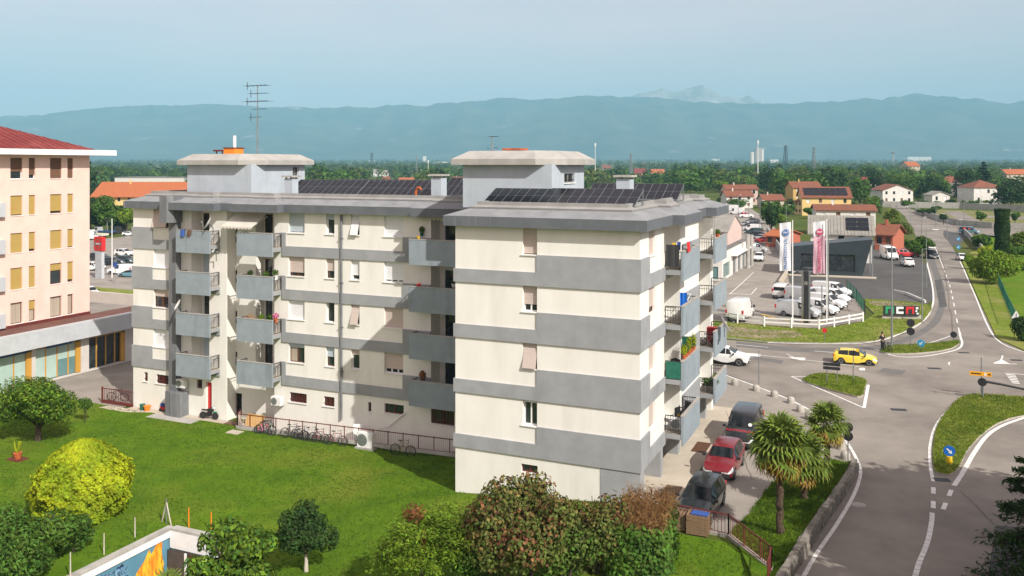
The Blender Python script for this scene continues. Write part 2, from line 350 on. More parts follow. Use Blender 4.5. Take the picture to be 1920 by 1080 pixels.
# ---------------------------------------------------------------- the apartment block
SK = [12.27, 9.26, 6.26, 3.26]             # sill heights of the four upper storeys; each band hangs from 1.64 below
WW, DD, DEP, YW = 10.36, 18.9, 18.9, 6.9   # front width, depth, wing plane
XL = -41.74
BLK = thing('apartment_building', 'long cream and grey apartment block with projecting balconies and flat roof', 'apartment block', LW(0, 0), BR)
def facade(mb, P, u0, u1, z0, z1, holes, dflt=.2, mi=0):
    """A wall sheet with openings; each hole = (u0, u1, z0, z1, reveal depth)."""
    us = sorted({u0, u1, *[h[0] for h in holes], *[h[1] for h in holes]}); zs = sorted({z0, z1, *[h[2] for h in holes], *[h[3] for h in holes]})
    us = [u for u in us if u0 <= u <= u1]; zs = [z for z in zs if z0 <= z <= z1]
    for a, b in zip(us, us[1:]):
        run = None
        for c, d in zip(zs, zs[1:]):
            mu, mz = (a + b) / 2, (c + d) / 2
            if any(h[0] < mu < h[1] and h[2] < mz < h[3] for h in holes): continue
            mb.quad(P(a, c, 0), P(b, c, 0), P(b, d, 0), P(a, d, 0), mi=mi)
    for h in holes:
        a, b, c, d = h[:4]; q = h[4] if len(h) > 4 else dflt
        mb.quad(P(a, c, 0), P(a, c, q), P(a, d, q), P(a, d, 0), mi=mi); mb.quad(P(b, c, 0), P(b, d, 0), P(b, d, q), P(b, c, q), mi=mi)
        mb.quad(P(a, c, 0), P(b, c, 0), P(b, c, q), P(a, c, q), mi=mi); mb.quad(P(a, d, 0), P(a, d, q), P(b, d, q), P(b, d, 0), mi=mi)
def PFy(y0): return lambda u, z, d: (u, y0 + d, z)          # plane facing the front
def PFx(x0): return lambda u, z, d: (x0 - d, u, z)          # plane facing right
def pbox(mb, P, u0, u1, z0, z1, d0, d1, mi=0):
    p = [P(u0, z0, d0), P(u1, z0, d0), P(u1, z0, d1), P(u0, z0, d1), P(u0, z1, d0), P(u1, z1, d0), P(u1, z1, d1), P(u0, z1, d1)]
    mb.add(p, [(3, 2, 1, 0), (4, 5, 6, 7), (0, 1, 5, 4), (1, 2, 6, 5), (2, 3, 7, 6), (3, 0, 4, 7)], mi)
def window(par, P, u0, u1, z0, z1, dep, shut=0.0, sm='shutter_white', fm='frame_white', tilt=0.0, sill=True, casements=2, bars=None, curt=False):
    """Frame, panes, roller shutter (shut = closed share) and sill; tilt pushes the shutter's foot out."""
    d = dep - .075; fw = .055 if u1 - u0 > .5 else .045; m = MB(); zt = z1
    pbox(m, P, u0 + .003, u0 + fw, z0, z1, d, dep); pbox(m, P, u1 - fw, u1 - .003, z0, z1, d, dep)
    pbox(m, P, u0 + fw, u1 - fw, z0, z0 + fw, d, dep); pbox(m, P, u0 + fw, u1 - fw, z1 - fw, z1, d, dep)
    for k in range(1, casements):
        c = u0 + (u1 - u0) * k / casements; pbox(m, P, c - fw * .7, c + fw * .7, z0 + fw, z1 - fw, d - .01, dep)
    w = m.build('window', fm, par)
    for k in range(casements):
        a = u0 + (u1 - u0) * k / casements + fw; b = u0 + (u1 - u0) * (k + 1) / casements - fw
        g = MB(); g.quad(P(a, z0 + fw, dep - .03), P(b, z0 + fw, dep - .03), P(b, z1 - fw, dep - .03), P(a, z1 - fw, dep - .03)); g.build('pane', 'curtain' if curt and k % 2 == 0 else 'glass', w)
    if shut > 0:
        s = MB(); h = (z1 - z0) * shut; o = .03
        if tilt:
            p = [P(u0 + o, z1, d - .03), P(u1 - o, z1, d - .03), P(u1 - o, z1 - h, d - .03 - tilt), P(u0 + o, z1 - h, d - .03 - tilt)]
            q = [P(u0 + o, z1, d - .05), P(u1 - o, z1, d - .05), P(u1 - o, z1 - h, d - .05 - tilt), P(u0 + o, z1 - h, d - .05 - tilt)]
            s.add(p + q, [(0, 1, 2, 3), (7, 6, 5, 4), (0, 4, 5, 1), (1, 5, 6, 2), (2, 6, 7, 3), (3, 7, 4, 0)])
        else:
            pbox(s, P, u0 + .004, u1 - .004, z1 - h, z1 - .002, d - .04, d - .015); pbox(s, P, u0 + .004, u1 - .004, z1 - h - .05, z1 - h, d - .05, d - .012)
        s.build('shutter', sm, w)
    if sill:
        s = MB(); pbox(s, P, u0 - .09, u1 + .05, z0 - .055, z0 - .003, -.07, dep - .08); s.build('sill', 'white', w)
    if bars:
        s = MB(); n = max(3, int((u1 - u0) / .13))
        for k in range(1, n): c = u0 + (u1 - u0) * k / n; pbox(s, P, c - .012, c + .012, z0, z1, d - .07, d - .046)
        pbox(s, P, u0, u1, z0 + (z1 - z0) * .3, z0 + (z1 - z0) * .3 + .03, d - .1, d - .075); s.build('window_bars', bars, w)
    return w
PW, PB, PR = PFy(YW), PFy(0.0), PFx(0.0)
ZT = 13.72
def span(u0, u1, y=YW): return WX(u0, y), WX(u1, y)
# --- front block, facing the camera
x5, x6 = WX(984, .0) - .12, WX(1007, 0)
bw = MB(); fh = [(x5, x6, s, s + 1.40, .3) for s in SK]
xg0, xg1 = WX(977, 0), WX(1008, 0)
fh.append((xg0, xg1, .75, 1.2, .25))
facade(bw, PB, -WW, 0, -1.6, ZT, fh); bw.build('front_wall', 'cream', BLK)
for s, (sh, sm, fm, ti) in zip(SK, ((.93, 'shutter_pink', 'frame_brown', 0), (.70, 'shutter_pink', 'frame_white', 0), (.97, 'shutter_pink', 'frame_brown', .34), (.12, 'shutter_white', 'frame_white', 0))):
    window(BLK, PB, x5, x6, s, s + 1.40, .3, sh, sm, fm, ti)
window(BLK, PB, xg0, xg1, .75, 1.2, .25, 0, fm='red_brown', sill=False)
for i, s in enumerate(SK):
    b = MB(); t = .085; z0 = s - 1.64; xs = WX(1006, -t)
    ys = 1.68
    o = [(-WW - t, .02), (-WW - t, -t), (xs, -t), (xs, .02)]; b.prism(o, z0, z0 + .72)                       # low run
    b.prism([(xs, .02), (xs, -t), (t, -t), (t, ys), (-.02, ys), (-.02, .02)], z0, s)                         # tall corner
    b.prism([(-.02, ys), (t, ys), (t, 4.95), (-.02, 4.95)], z0, z0 + .72)
    b.prism([(-WW - t, .02), (-WW + .02, .02), (-WW + .02, 5.8), (-WW - t, 5.8)], z0, z0 + .72)
    b.build('band', 'band_grey', BLK)
# --- ground floor corner pier
b = MB(); b.box(-2.05, .03, -.03, .72, -.3, SK[3] - 1.645); b.build('corner_pier', 'band_grey', BLK)
# --- left side of the block, seen only from other places
b = MB(); b.quad((-WW, 0, -1.7), (-WW, YW, -1.7), (-WW, YW, ZT), (-WW, 0, ZT)); b.build('side_wall', 'cream', BLK)
# --- right side
sw = MB(); hs = []
L1, L2 = (4.95, 8.75), (14.15, 18.0)
yw0, yw1 = 1.72, SY(1228, 0)
for s in SK:
    hs.append((yw0, yw1, s, s + 1.40, .22)); fl = s - 1.05
    for l in (L1, L2): hs.append((l[0], l[1], fl, min(fl + 2.42, ZT - .02), 1.25))
hs.append((.74, 18.4, -.3, SK[3] - 1.66, 1.9))
facade(sw, PR, 0, DEP, -.3, ZT, hs); sw.build('side_wall', 'cream', BLK)
lw = MB()
for l in (L1, L2):
    for s in SK:
        fl = s - 1.05; zt = min(fl + 2.42, ZT - .02)
        P = PFx(-1.25); hl = [(l[0] + .5, l[0] + 1.5, fl, fl + 2.1, .12), (l[0] + 2.0, l[0] + 3.1, fl + .85, fl + 2.1, .12)]
        facade(lw, P, l[0], l[1], fl, zt, hl)
        window(BLK, P, *hl[0][:4], .12, R.choice((0, .3, .6)), 'shutter_pink', 'frame_brown', sill=False); window(BLK, P, *hl[1][:4], .12, R.choice((0, .5, .8)), 'shutter_pink', 'frame_brown')
lw.build('loggia_wall', 'cream', BLK)
for k, s in enumerate(SK):
    window(BLK, PR, yw0, yw1, s, s + 1.40, .22, (.95, .75, .97, .9)[k], 'shutter_pink', 'frame_brown', casements=1)
    b = MB(); b.box(-.02, .085, 9.32, 14.1, s - 1.64, s); b.build('band', 'band_grey', BLK)
# ground floor shop front, fins and lintel shadows
P = PFx(-1.9); g = MB(); facade(g, P, .74, 18.4, -.3, SK[3] - 1.66, []); g.build('shop_wall', 'shutter_pink', BLK)
for y0, y1 in ((.95, 4.1), (4.9, 8.2), (8.95, 12.1), (12.85, 16.0)):
    m = MB(); P = PFx(-1.55); pbox(m, P, y0, y0 + .07, -.02, 1.55, 0, .06); pbox(m, P, y1 - .07, y1, -.02, 1.55, 0, .06); pbox(m, P, y0 + .07, y1 - .07, 1.45, 1.55, 0, .06)
    pbox(m, P, y0 + .07, y1 - .07, -.02, .1, 0, .06); pbox(m, P, (y0 + y1) / 2 - .04, (y0 + y1) / 2 + .04, .1, 1.45, 0, .06); w = m.build('shop_window', 'frame_white', BLK)
    for a, c in ((y0 + .07, (y0 + y1) / 2 - .04), ((y0 + y1) / 2 + .04, y1 - .07)):
        q = MB(); q.quad(P(a, .1, .03), P(c, .1, .03), P(c, 1.45, .03), P(a, 1.45, .03)); q.build('pane', 'glass', w)
    s = MB(); s.box(-1.5, -.95, y0, y1, -.02, .13); s.build('threshold', 'paving', BLK)
for y in (4.42, 8.5, 12.45, 16.4): b = MB(); b.box(-1.85, .0, y - .24, y + .24, -.3, SK[3] - 1.662); b.build('fin_pier', 'band_grey', BLK)
# --- balconies
def railing(par, pts, z0, z1, m='metal_dark', step=.13, r=.012):
    b = MB()
    for (xa, ya), (xb, yb) in zip(pts, pts[1:]):
        b.bar((xa, ya, z1), (xb, yb, z1), .045); b.bar((xa, ya, z0 + .08), (xb, yb, z0 + .08), .025); b.bar((xa, ya, z1 - .22), (xb, yb, z1 - .22), .025)
        n = max(2, int(math.hypot(xb - xa, yb - ya) / step))
        for k in range(n + 1): t = k / n; x, y = xa + (xb - xa) * t, ya + (yb - ya) * t; b.bar((x, y, z0 + .08), (x, y, z1 - .02), .04 if k in (0, n) else .02)
    return b.build('railing', m, par)
def balcony_r(s, y0, y1, xo=1.07):
    b = MB(); b.box(.09, xo - .13, y0 + .02, y1 - .02, s - 1.32, s - 1.06); sl = b.build('balcony', 'band_grey', BLK)
    t = MB(); t.box(.0, xo - .13, y0 + .1, y1 - .1, s - 1.058, s - 1.045); t.build('balcony_floor', 'paving', sl)
    p = MB(); p.box(xo - .13, xo, y0, y1, s - 1.64, s - .04); p.build('balcony_panel', 'panel_grey', sl)
    c = MB(); c.box(xo - .16, xo + .02, y0 - .015, y1 + .015, s - .038, s + .01); c.build('coping', 'kerb', sl)
    railing(sl, [(.06, y0 + .05), (xo - .14, y0 + .05)], s - 1.05, s - .05); railing(sl, [(.06, y1 - .05), (xo - .14, y1 - .05)], s - 1.05, s - .05)
    return sl
for s in SK: balcony_r(s, 4.95, 9.29); balcony_r(s, 14.1, 18.2)
s = SK[0]; b = MB()
for k in range(17): z = s + .02 + k * .083; b.box(.1, 1.02, 14.09, 14.15, z, z + .035)
b.box(.06, .1, 14.08, 14.16, s - .05, ZT - .05); b.box(1.02, 1.06, 14.08, 14.16, s - .05, ZT - .05); b.build('louvre_screen', 'concrete', BLK)
# --- wing, facing the lawn
uw = dict(W1=(543, 571), W2=(613, 627), W3=(660, 674), W4=(722, 756), WL=(290, 316))
WN = {k: (WX(a, YW + .1), WX(b, YW)) for k, (a, b) in uw.items()}
xa0, xa1 = span(359, 392.5); xs0, xs1 = span(425, 514.5); xc0, xc1 = WX(808, YW), -WW - .0
hw = []
for s in SK:
    for k in WN: hw.append((*WN[k], s, s + 1.38, .26))
    fl = s - 1.05
    hw.append((xa0, xa1, fl, min(fl + 2.4, ZT - .05), 1.1)); hw.append((xc0, xc1 - .02, fl, min(fl + 2.4, ZT - .05), 1.2))
SR = .95
hw.append((xs0, xs1, -1.75, ZT, SR))
BAS = [((270, 277), (698, 715)), ((293, 316), (703, 720)), ((369, 379), (712, 728)), ((543, 575), (737, 755)), ((607, 627), (744, 762)), ((690, 696), (754, 772)), ((721, 757), (758, 776)), ((808, 852), (769, 796))]
bas = []
for (a, c), (v0, v1) in BAS:
    x0, x1 = span(a, c); z1, z0 = WZ((x0 + x1) / 2, YW, v0), WZ((x0 + x1) / 2, YW, v1); bas.append((x0, x1, z0, z1, .2))
xd0, xd1 = span(386, 397); dr = (xd0, xd1, -1.35, WZ(xd0, YW, 716), .25)
ww = MB(); facade(ww, PW, XL, -WW, -1.9, ZT, hw + bas + [dr]); ww.build('wing_wall', 'cream', BLK)
style = {'W1': [(.9, 'shutter_blue', 'frame_white', 0), (.78, 'shutter_pink', 'frame_brown', 0), (1, 'shutter_white', 'frame_white', 0), (.22, 'shutter_blue', 'frame_brown', 0)],
         'W2': [(.25, 'shutter_blue', 'frame_white', 0), (.6, 'shutter_pink', 'frame_brown', 0), (.0, 'shutter_white', 'frame_white', 0), (.5, 'shutter_blue', 'frame_brown', 0)],
         'W3': [(.98, 'shutter_white', 'frame_white', .36), (.74, 'shutter_white', 'frame_white', 0), (.98, 'shutter_pink', 'frame_white', .36), (.28, 'shutter_pink', 'frame_white', 0)],
         'W4': [(1, 'shutter_white', 'frame_white', 0), (.86, 'shutter_white', 'frame_white', 0), (.99, 'shutter_pink', 'frame_white', 0), (.76, 'shutter_pink', 'frame_white', 0)],
         'WL': [(.97, 'shutter_pink', 'frame_brown', .42), (.98, 'shutter_white', 'frame_white', 0), (.38, 'shutter_pink', 'frame_brown', 0), (.97, 'shutter_white', 'frame_white', 0)]}
for k, rows in style.items():
    for s, (sh, sm, fm, ti) in zip(SK, rows):
        window(BLK, PW, *WN[k], s, s + 1.38, .26, sh, sm, fm, ti, casements=1 if k in ('W2', 'W3') else 3 if k == 'W4' else 2, curt=(k == 'W1' and s == SK[3]))
for h in bas: window(BLK, PW, *h[:4], .2, 0, fm='red_brown', casements=1 if h[1] - h[0] < .7 else 2, bars=None if h is bas[5] or h is bas[6] else 'red_brown')
d = MB(); pbox(d, PW, dr[0] + .03, dr[1] - .03, dr[2], dr[3] - .03, .2, .25); pbox(d, PW, dr[0] + .2, dr[1] - .2, dr[2] + .3, dr[3] - .8, .185, .2); d.build('door', 'red', BLK)
PS = PFy(YW + SR); st = MB(); sh_ = []
xst0, xst1 = WX(435.5, YW + SR), WX(444.5, YW + SR); xb0, xb1 = WX(479.5, YW + SR), WX(513.5, YW + SR) - .05
for s in SK:
    sh_ += [(xst0, xst1, s - .97, s - .52, .2), (xst0, xst1, s - .44, s + .03, .2), (xb0, xb1, s - 1.05, min(s + 1.35, ZT - .05), .9)]
en = (WX(437, YW + SR), WX(453.5, YW + SR), -1.35, WZ(WX(445, YW + SR), YW + SR, 737), .5); sh_.append(en)
facade(st, PS, xs0, xs1, -1.9, ZT, sh_); st.build('stair_wall', 'cream', BLK)
for s in SK:
    window(BLK, PS, xst0, xst1, s - .97, s - .52, .2, 0, casements=1, sill=True); window(BLK, PS, xst0, xst1, s - .44, s + .03, .2, 0, casements=1, sill=False)
PE = PFy(YW + SR + .4); window(BLK, PFy(YW + SR), en[0] + .02, en[1] - .02, en[2], en[3] - .02, .45, 0, fm='red_brown', sill=False, casements=1)
# loggia backs with doors
def loggia(P0, x0, x1, s, dep, sh, fm, sm='shutter_white', side='r'):
    fl = s - 1.05; zt = min(fl + 2.38, ZT - .06); w = x1 - x0; P = P0; b = MB()
    if side == 'r': dx0, dx1, wx0, wx1 = x0 + w * .06, x0 + w * .5, x0 + w * .55, x0 + w * .97
    else: dx0, dx1, wx0, wx1 = x0 + w * .55, x0 + w * .97, x0 + w * .06, x0 + w * .5
    hl = [(dx0, dx1, fl + .01, zt - .22, .1), (wx0, wx1, fl + .9, zt - .22, .1)]; facade(b, P, x0, x1, fl, zt, hl); b.build('loggia_wall', 'cream', BLK)
    window(BLK, P, *hl[0][:4], .1, sh, sm, fm, sill=False, casements=1); window(BLK, P, *hl[1][:4], .1, sh * .8, sm, fm, sill=True, casements=1 if w < 2 else 2)
for i, s in enumerate(SK):
    loggia(PFy(YW + 1.1), xa0, xa1, s, 1.1, (0, 1, 0, .9)[i], ('frame_brown', 'frame_white', 'frame_white', 'frame_brown')[i], 'shutter_blue')
    loggia(PFy(YW + SR + .9), xb0, xb1, s, .9, (0, .1, .05, 0)[i], ('frame_brown', 'frame_brown', 'frame_white', 'frame_brown')[i], 'shutter_pink')
    loggia(PFy(YW + 1.2), xc0, xc1, s, 1.2, (.05, .1, .05, .05)[i], 'frame_white', 'shutter_white')
# bands on the wing
t = .085; xt0, xt1, xt2 = WX(528, YW - t), WX(535, YW - t), WX(754.5, YW - t)
for s in SK:
    z0 = s - 1.64; b = MB(); b.box(xt0, xt1, YW - t, YW + .02, z0, s); b.box(xt1, xt2, YW - t, YW + .02, z0, z0 + .70); b.box(xt2, xc0 - .01, YW - t, YW + .02, z0, s)
    b.build('band', 'band_grey', BLK)
    xl = WX(285, YW - t); b = MB(); b.prism([(XL - t, YW + 12), (XL - t, YW - t), (xl, YW - t), (xl, YW + .02), (XL + .02, YW + .02), (XL + .02, YW + 12)], z0, s); b.box(xl, WX(316.5, YW - t), YW - t, YW + .02, z0, z0 + .72); b.build('band', 'band_grey', BLK)
    b = MB(); b.box(WX(393, YW), WX(413, YW), YW - t, YW + .02, z0, z0 + .5); b.build('band', 'band_grey', BLK)
b = MB(); b.quad((XL, YW, -1.9), (XL, DEP, -1.9), (XL, DEP, ZT), (XL, YW, ZT)); b.quad((XL, DEP, -1.9), (0, DEP, -1.9), (0, DEP, ZT), (XL, DEP, ZT)); b.build('rear_wall', 'cream', BLK)
YP = YW - 1.07
def balcony_w(s, ua, ub, closed=False):
    x0, x1 = WX(ua, YP), (WX(ub, YP) if not closed else -WW - .09)
    b = MB(); b.box(x0 + .02, x1 - (.02 if not closed else 0), YP + .13, YW - .09, s - 1.32, s - 1.06); sl = b.build('balcony', 'band_grey', BLK)
    f = MB(); f.box(x0 + .05, x1 - .05, YP + .13, YW - .0, s - 1.058, s - 1.045); f.build('balcony_floor', 'paving', sl)
    p = MB(); p.box(x0, x1, YP, YP + .13, s - 1.64, s - .04); p.build('balcony_panel', 'panel_grey', sl)
    c = MB(); c.box(x0 - .015, x1 + (.015 if not closed else 0), YP - .02, YP + .15, s - .038, s + .01); c.build('coping', 'slab', sl)
    railing(sl, [(x0 + .05, YP + .15), (x0 + .05, YW - .06)], s - 1.05, s - .05)
    if not closed: railing(sl, [(x1 - .05, YP + .15), (x1 - .05, YW - .06)], s - 1.05, s - .05)
    return sl
for s in SK: balcony_w(s, 329.6, 392.8); balcony_w(s, 443.6, 510.2); balcony_w(s, 766.5, 0, True)
b = MB(); xp = WX(640, YW - .08); b.tube([(xp, YW - .10, 13.6), (xp, YW - .10, -.2)], .085, 8)
for z in (12, 9, 6, 3): b.box(xp - .12, xp + .12, YW - .2, YW - .002, z, z + .06)
b.build('downpipe', 'duct', BLK, smooth=40)
# flue running down the left part of the wing
xf0, xf1 = WX(316.5, YW - .5), WX(330, YW - .5)
b = MB(); b.box(xf0, xf1, YW - .5, YW + .02, .25, 12.75); b.box(xf0 + .5, xf1 + .75, YW - .9, YW + .02, -1.6, .25); b.prism([(xf0 - .15, YW - 1.25), (xf0 + .55, YW - 1.25), (xf0 + .85, YW - .85), (xf0 + .85, YW + .0), (xf0 - .15, YW + .0)], 12.75, 14.75)
b.box(xf0 - .1, xf0 + .5, YW + .0, YW + 3.2, 14.2, 14.7); b.box(xf0 - .02, xf0 + .52, YW - .84, YW + .02, -1.6, .3); b.build('flue', 'duct', BLK)
b = MB(); b.box(xf0 - 1.2, xf0 + 1.6, YW + 3.2, YW + 3.7, 14.9, 15.02); b.build('canopy', 'plastic_black', BLK)
# --- roof
OUT = [(-10.86, -.5), (.5, -.5), (.5, 4.9), (1.18, 4.9), (1.18, 9.5), (.5, 9.5), (.5, 14.0), (1.18, 14.0), (1.18, 18.4), (.5, 18.4), (.5, 19.4), (-42.24, 19.4), (-42.24, 6.4),
       (-36.95, 6.4), (-36.95, 5.72), (-32.7, 5.72), (-32.7, 6.4), (-31.2, 6.4), (-31.2, 5.72), (-27.1, 5.72), (-27.1, 6.4), (-16.6, 6.4), (-16.6, 5.72), (-10.86, 5.72)]
def inset(poly, d):
    n = len(poly); out = []
    for i in range(n):
        p, a, c = Vector(poly[i]), Vector(poly[i - 1]), Vector(poly[(i + 1) % n]); e, f = (p - a).normalized(), (c - p).normalized()
        n1, n2 = Vector((-e.y, e.x)), Vector((-f.y, f.x)); k = n1 + n2; out.append(p + k * d / max(.3, (1 + n1.dot(n2))))
    return [(p.x, p.y) for p in out]
def rings(mb, specs, mi):
    for (pa, za), (pb, zb) in zip(specs, specs[1:]):
        n = len(pa)
        for i in range(n): mb.quad((*pa[i], za), (*pa[(i + 1) % n], za), (*pb[(i + 1) % n], zb), (*pb[i], zb), mi=mi)
i0, i1, i2, i3 = OUT, inset(OUT, 1.05), inset(OUT, 1.38), inset(OUT, 1.62)
b = MB(); rings(b, [(inset(OUT, .62), 13.71), (inset(OUT, .12), 13.70), (i0, 13.70), (i0, 14.24)], 0); b.build('fascia', 'fascia', BLK)
b = MB(); rings(b, [(i0, 14.245), (i1, 14.60)], 0); b.build('roof_slope', 'mansard', BLK)
b = MB(); rings(b, [(inset(OUT, 1.09), 14.55), (inset(OUT, 1.05), 14.70), (i2, 14.80), (i2, 14.98), (i3, 14.98), (i3, 14.66)], 0); b.build('parapet', 'parapet', BLK)
b = MB(); b.add([(*p, 14.68) for p in i3], [tuple(range(len(i3)))]); b.build('roof_deck', 'deck', BLK)
def penthouse(x0, x1, y0, y1, ch, win):
    b = MB(); P = PFx(x1); hl = [win] if win else []
    b.quad((x0, y0, 14.5), (x1, y0, 14.5), (x1, y0, 17.05), (x0, y0, 17.05)); b.quad((x0, y0, 14.5), (x0, y0, 17.05), (x0, y1, 17.05), (x0, y1, 14.5)); b.quad((x0, y1, 14.5), (x0, y1, 17.05), (x1, y1, 17.05), (x1, y1, 14.5))
    facade(b, P, y0, y1, 14.5, 17.05, hl); ph = b.build('penthouse', 'penthouse', BLK)
    e = .52; c = 1.3; o = [(x0 - e + c, y0 - e), (x1 + e - c, y0 - e), (x1 + e, y0 - e + c), (x1 + e, y1 + e - c), (x1 + e - c, y1 + e), (x0 - e + c, y1 + e), (x0 - e, y1 + e - c), (x0 - e, y0 - e + c)]
    o = [(x0 - e, y0 - e), (x1 + e - 1.3, y0 - e), (x1 + e, y0 - e + 1.7), (x1 + e, y1 + e), (x0 - e, y1 + e)]
    q = inset(o, .8); s = MB(); rings(s, [(inset(o, .5), 17.02), (o, 17.0), (o, 17.34), (q, 17.82)], 0); s.add([(*p, 17.82) for p in q], [tuple(range(len(q)))]); s.build('penthouse_roof', 'slab', ph)
    if win: window(ph, P, *win[:4], .18, 0, fm='frame_white', bars='metal_dark')
    return ph
px0, px1 = WX(868, 3.5), WX(1034.5, 3.5); w0, w1 = SY(1058, px1), SY(1077, px1); pz = 17 - (325 - HV) * LW(px1, w0).y / F, 17 - (343 - HV) * LW(px1, w0).y / F
penthouse(px0, px1, 3.5, SY(1095, px1), 0, (w0, w1, pz[1], pz[0], .18))
qx0, qx1 = WX(351, 8.5), WX(471, 8.5); w0, w1 = SY(549, qx1), SY(560, qx1)
penthouse(qx0, qx1, 8.5, SY(571.5, qx1), 0, (w0, w1, 15.2, 16.85, .18))
def stack(x, y, w, d, z1, capm='concrete'):
    b = MB(); b.box(x - w / 2, x + w / 2, y - d / 2, y + d / 2, 14.6, z1); c = b.build('chimney', 'penthouse', BLK); k = MB(); k.box(x - w / 2 - .15, x + w / 2 + .15, y - d / 2 - .15, y + d / 2 + .15, z1 + .1, z1 + .22)
    for sx in (-1, 1):
        for sy in (-1, 1): k.box(x + sx * (w / 2 - .1) - .05, x + sx * (w / 2 - .1) + .05, y + sy * (d / 2 - .1) - .05, y + sy * (d / 2 - .1) + .05, z1, z1 + .1)
    k.build('chimney_cap', capm, c)
stack(WX(823, 9), 9, .75, .8, 16.15); stack(WX(1172, 9), 9, .85, .9, 16.15); stack(WX(538, 8.6), 9.1, .7, .7, 16.0)
def orange_chimney(x, y, zb, w, h, pipe):
    t = bthing('roof_chimney', 'orange brick chimney with steel flue on the left stair tower roof' if pipe else 'low terracotta chimney cap on the right stair tower roof', 'chimney', x, y, zb)
    b = MB()
    if pipe:
        b.box(-w / 2, w / 2, -w / 2, w / 2, 0, h); b.build('shaft', 'orange', t); b = MB(); b.box(-w / 2 - .06, w / 2 + .06, -w / 2 - .06, w / 2 + .06, h, h + .07); b.box(-w / 2 - 1.3, -w / 2 - .5, -.3, .3, .32, .45); b.bar((-w / 2 - 1.2, 0, 0), (-w / 2 - 1.2, 0, .32), .08); b.bar((-w / 2 - .6, 0, 0), (-w / 2 - .6, 0, .32), .08); b.build('cap', 'red_brown', t)
        b = MB(); b.tube([(.1, 0, h), (.1, 0, h + 1.0)], .13, 10); b.build('flue_pipe', 'metal_white', t, smooth=40)
    else:
        b.box(-w / 2, w / 2, -w / 2, w / 2, 0, h); b.build('shaft', 'terracotta', t); b = MB(); b.prism([(-w / 2 - .2, -w / 2 - .2), (w / 2 + .2, -w / 2 - .2), (w / 2 + .2, w / 2 + .2), (-w / 2 - .2, w / 2 + .2)], h, h + .12); b.build('cap', 'terracotta', t)
orange_chimney(WX(438, 11.5), 11.5, 17.74, 1.05, .55, True)
orange_chimney(WX(966, 6.2), 6.2, 17.74, .8, .14, False)
# ---------------------------------------------------------------- lawns, roads, paving
def loc(pts): return [LW(*p).xy for p in pts]
def gp(pts): return [G(*p).xy for p in pts]
lawn = drape(loc([(-62, -30), (9.5, -30), (7.3, -5.3), (4.75, -2.5), (1.85, -2.5), (.3, -.55), (-10.3, -.06), (-10.34, 6.2), (-41.72, 6.2), (-45.5, 6.4), (-62, 6.4)]), 0, 'lawn', 'lawn', cut=PIT)
drape(loc([(-56, 6.41), (-45.5, 6.41), (-42.2, 6.21), (-42.2, 32.9), (-90, 32.9), (-90, 6.41)]), 0, 'pavement', 'lot')
drape(loc([(-41.7, 6.21), (-29.5, 6.21), (-29.5, 6.85), (-41.7, 6.85)]), .01, 'path', 'paving')
drape(loc([(-29.4, 6.21), (-10.4, 6.21), (-10.4, 6.85), (-29.4, 6.85)]), -.01, 'path', 'concrete')
drape(loc([(-38.7, 5.2), (-34.4, 5.2), (-34.4, 6.2), (-38.7, 6.2)]), .012, 'path', 'concrete')
drape(loc([(-43.9, 5.6), (-41.0, 5.5), (-39.2, 6.2), (-43.6, 6.3)]), .010, 'path', 'paving')
ROADP = gp([(1400, 1250), (1476, 1080), (1530, 990), (1576, 930), (1606, 885), (1594, 845), (1562, 800), (1500, 757), (1430, 727), (1365, 703)]) + loc([(-3, 29.6), (-20, 32), (-150, 33), (-150, 47), (-20, 45.2)]) + \
    gp([(1322, 631), (1360, 637), (1440, 644), (1560, 647), (1640, 643), (1692, 627), (1732, 605), (1750, 578), (1752, 545), (1740, 500), (1728, 465), (1712, 432), (1696, 405), (1680, 392), (1662, 386), (1664, 379), (1690, 384), (1720, 397), (1760, 414), (1812, 426), (1920, 431),
        (1920, 443), (1815, 441), (1770, 432), (1768, 440), (1785, 462), (1798, 484), (1809, 505), (1827, 547), (1868, 635), (1925, 661), (2200, 740), (2600, 900), (2600, 1250)])
drape(ROADP, .004, 'road', 'asphalt')
drape(gp(smooth_px([(1380, 640), (1500, 652), (1620, 650), (1680, 638), (1735, 612), (1757, 580), (1758, 545), (1748, 510), (1740, 490), (1737, 480)], 5) + smooth_px([(1752, 480), (1757, 500), (1772, 545), (1768, 590), (1745, 618), (1690, 645), (1640, 655), (1500, 660), (1380, 650)], 5)), .008, 'road_patch', 'asphalt_new')
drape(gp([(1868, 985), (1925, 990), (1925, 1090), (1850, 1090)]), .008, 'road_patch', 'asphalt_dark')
drape(gp([(1262, 985), (1345, 826), (1357, 806), (1320, 775), (1345, 715), (1365, 704), (1430, 728), (1500, 758), (1562, 801), (1594, 846), (1604, 884), (1592, 880), (1560, 866), (1500, 874), (1450, 905), (1405, 965), (1372, 1002), (1320, 1000)]), .006, 'parking_area', 'lot')
drape(loc([(-1.9, -.05), (.0, -2.4), (1.7, -2.4), (1.7, 14.2), (2.2, 19.5), (-1.9, 19.5)]), .02, 'pavement', 'paving', thick=.1)
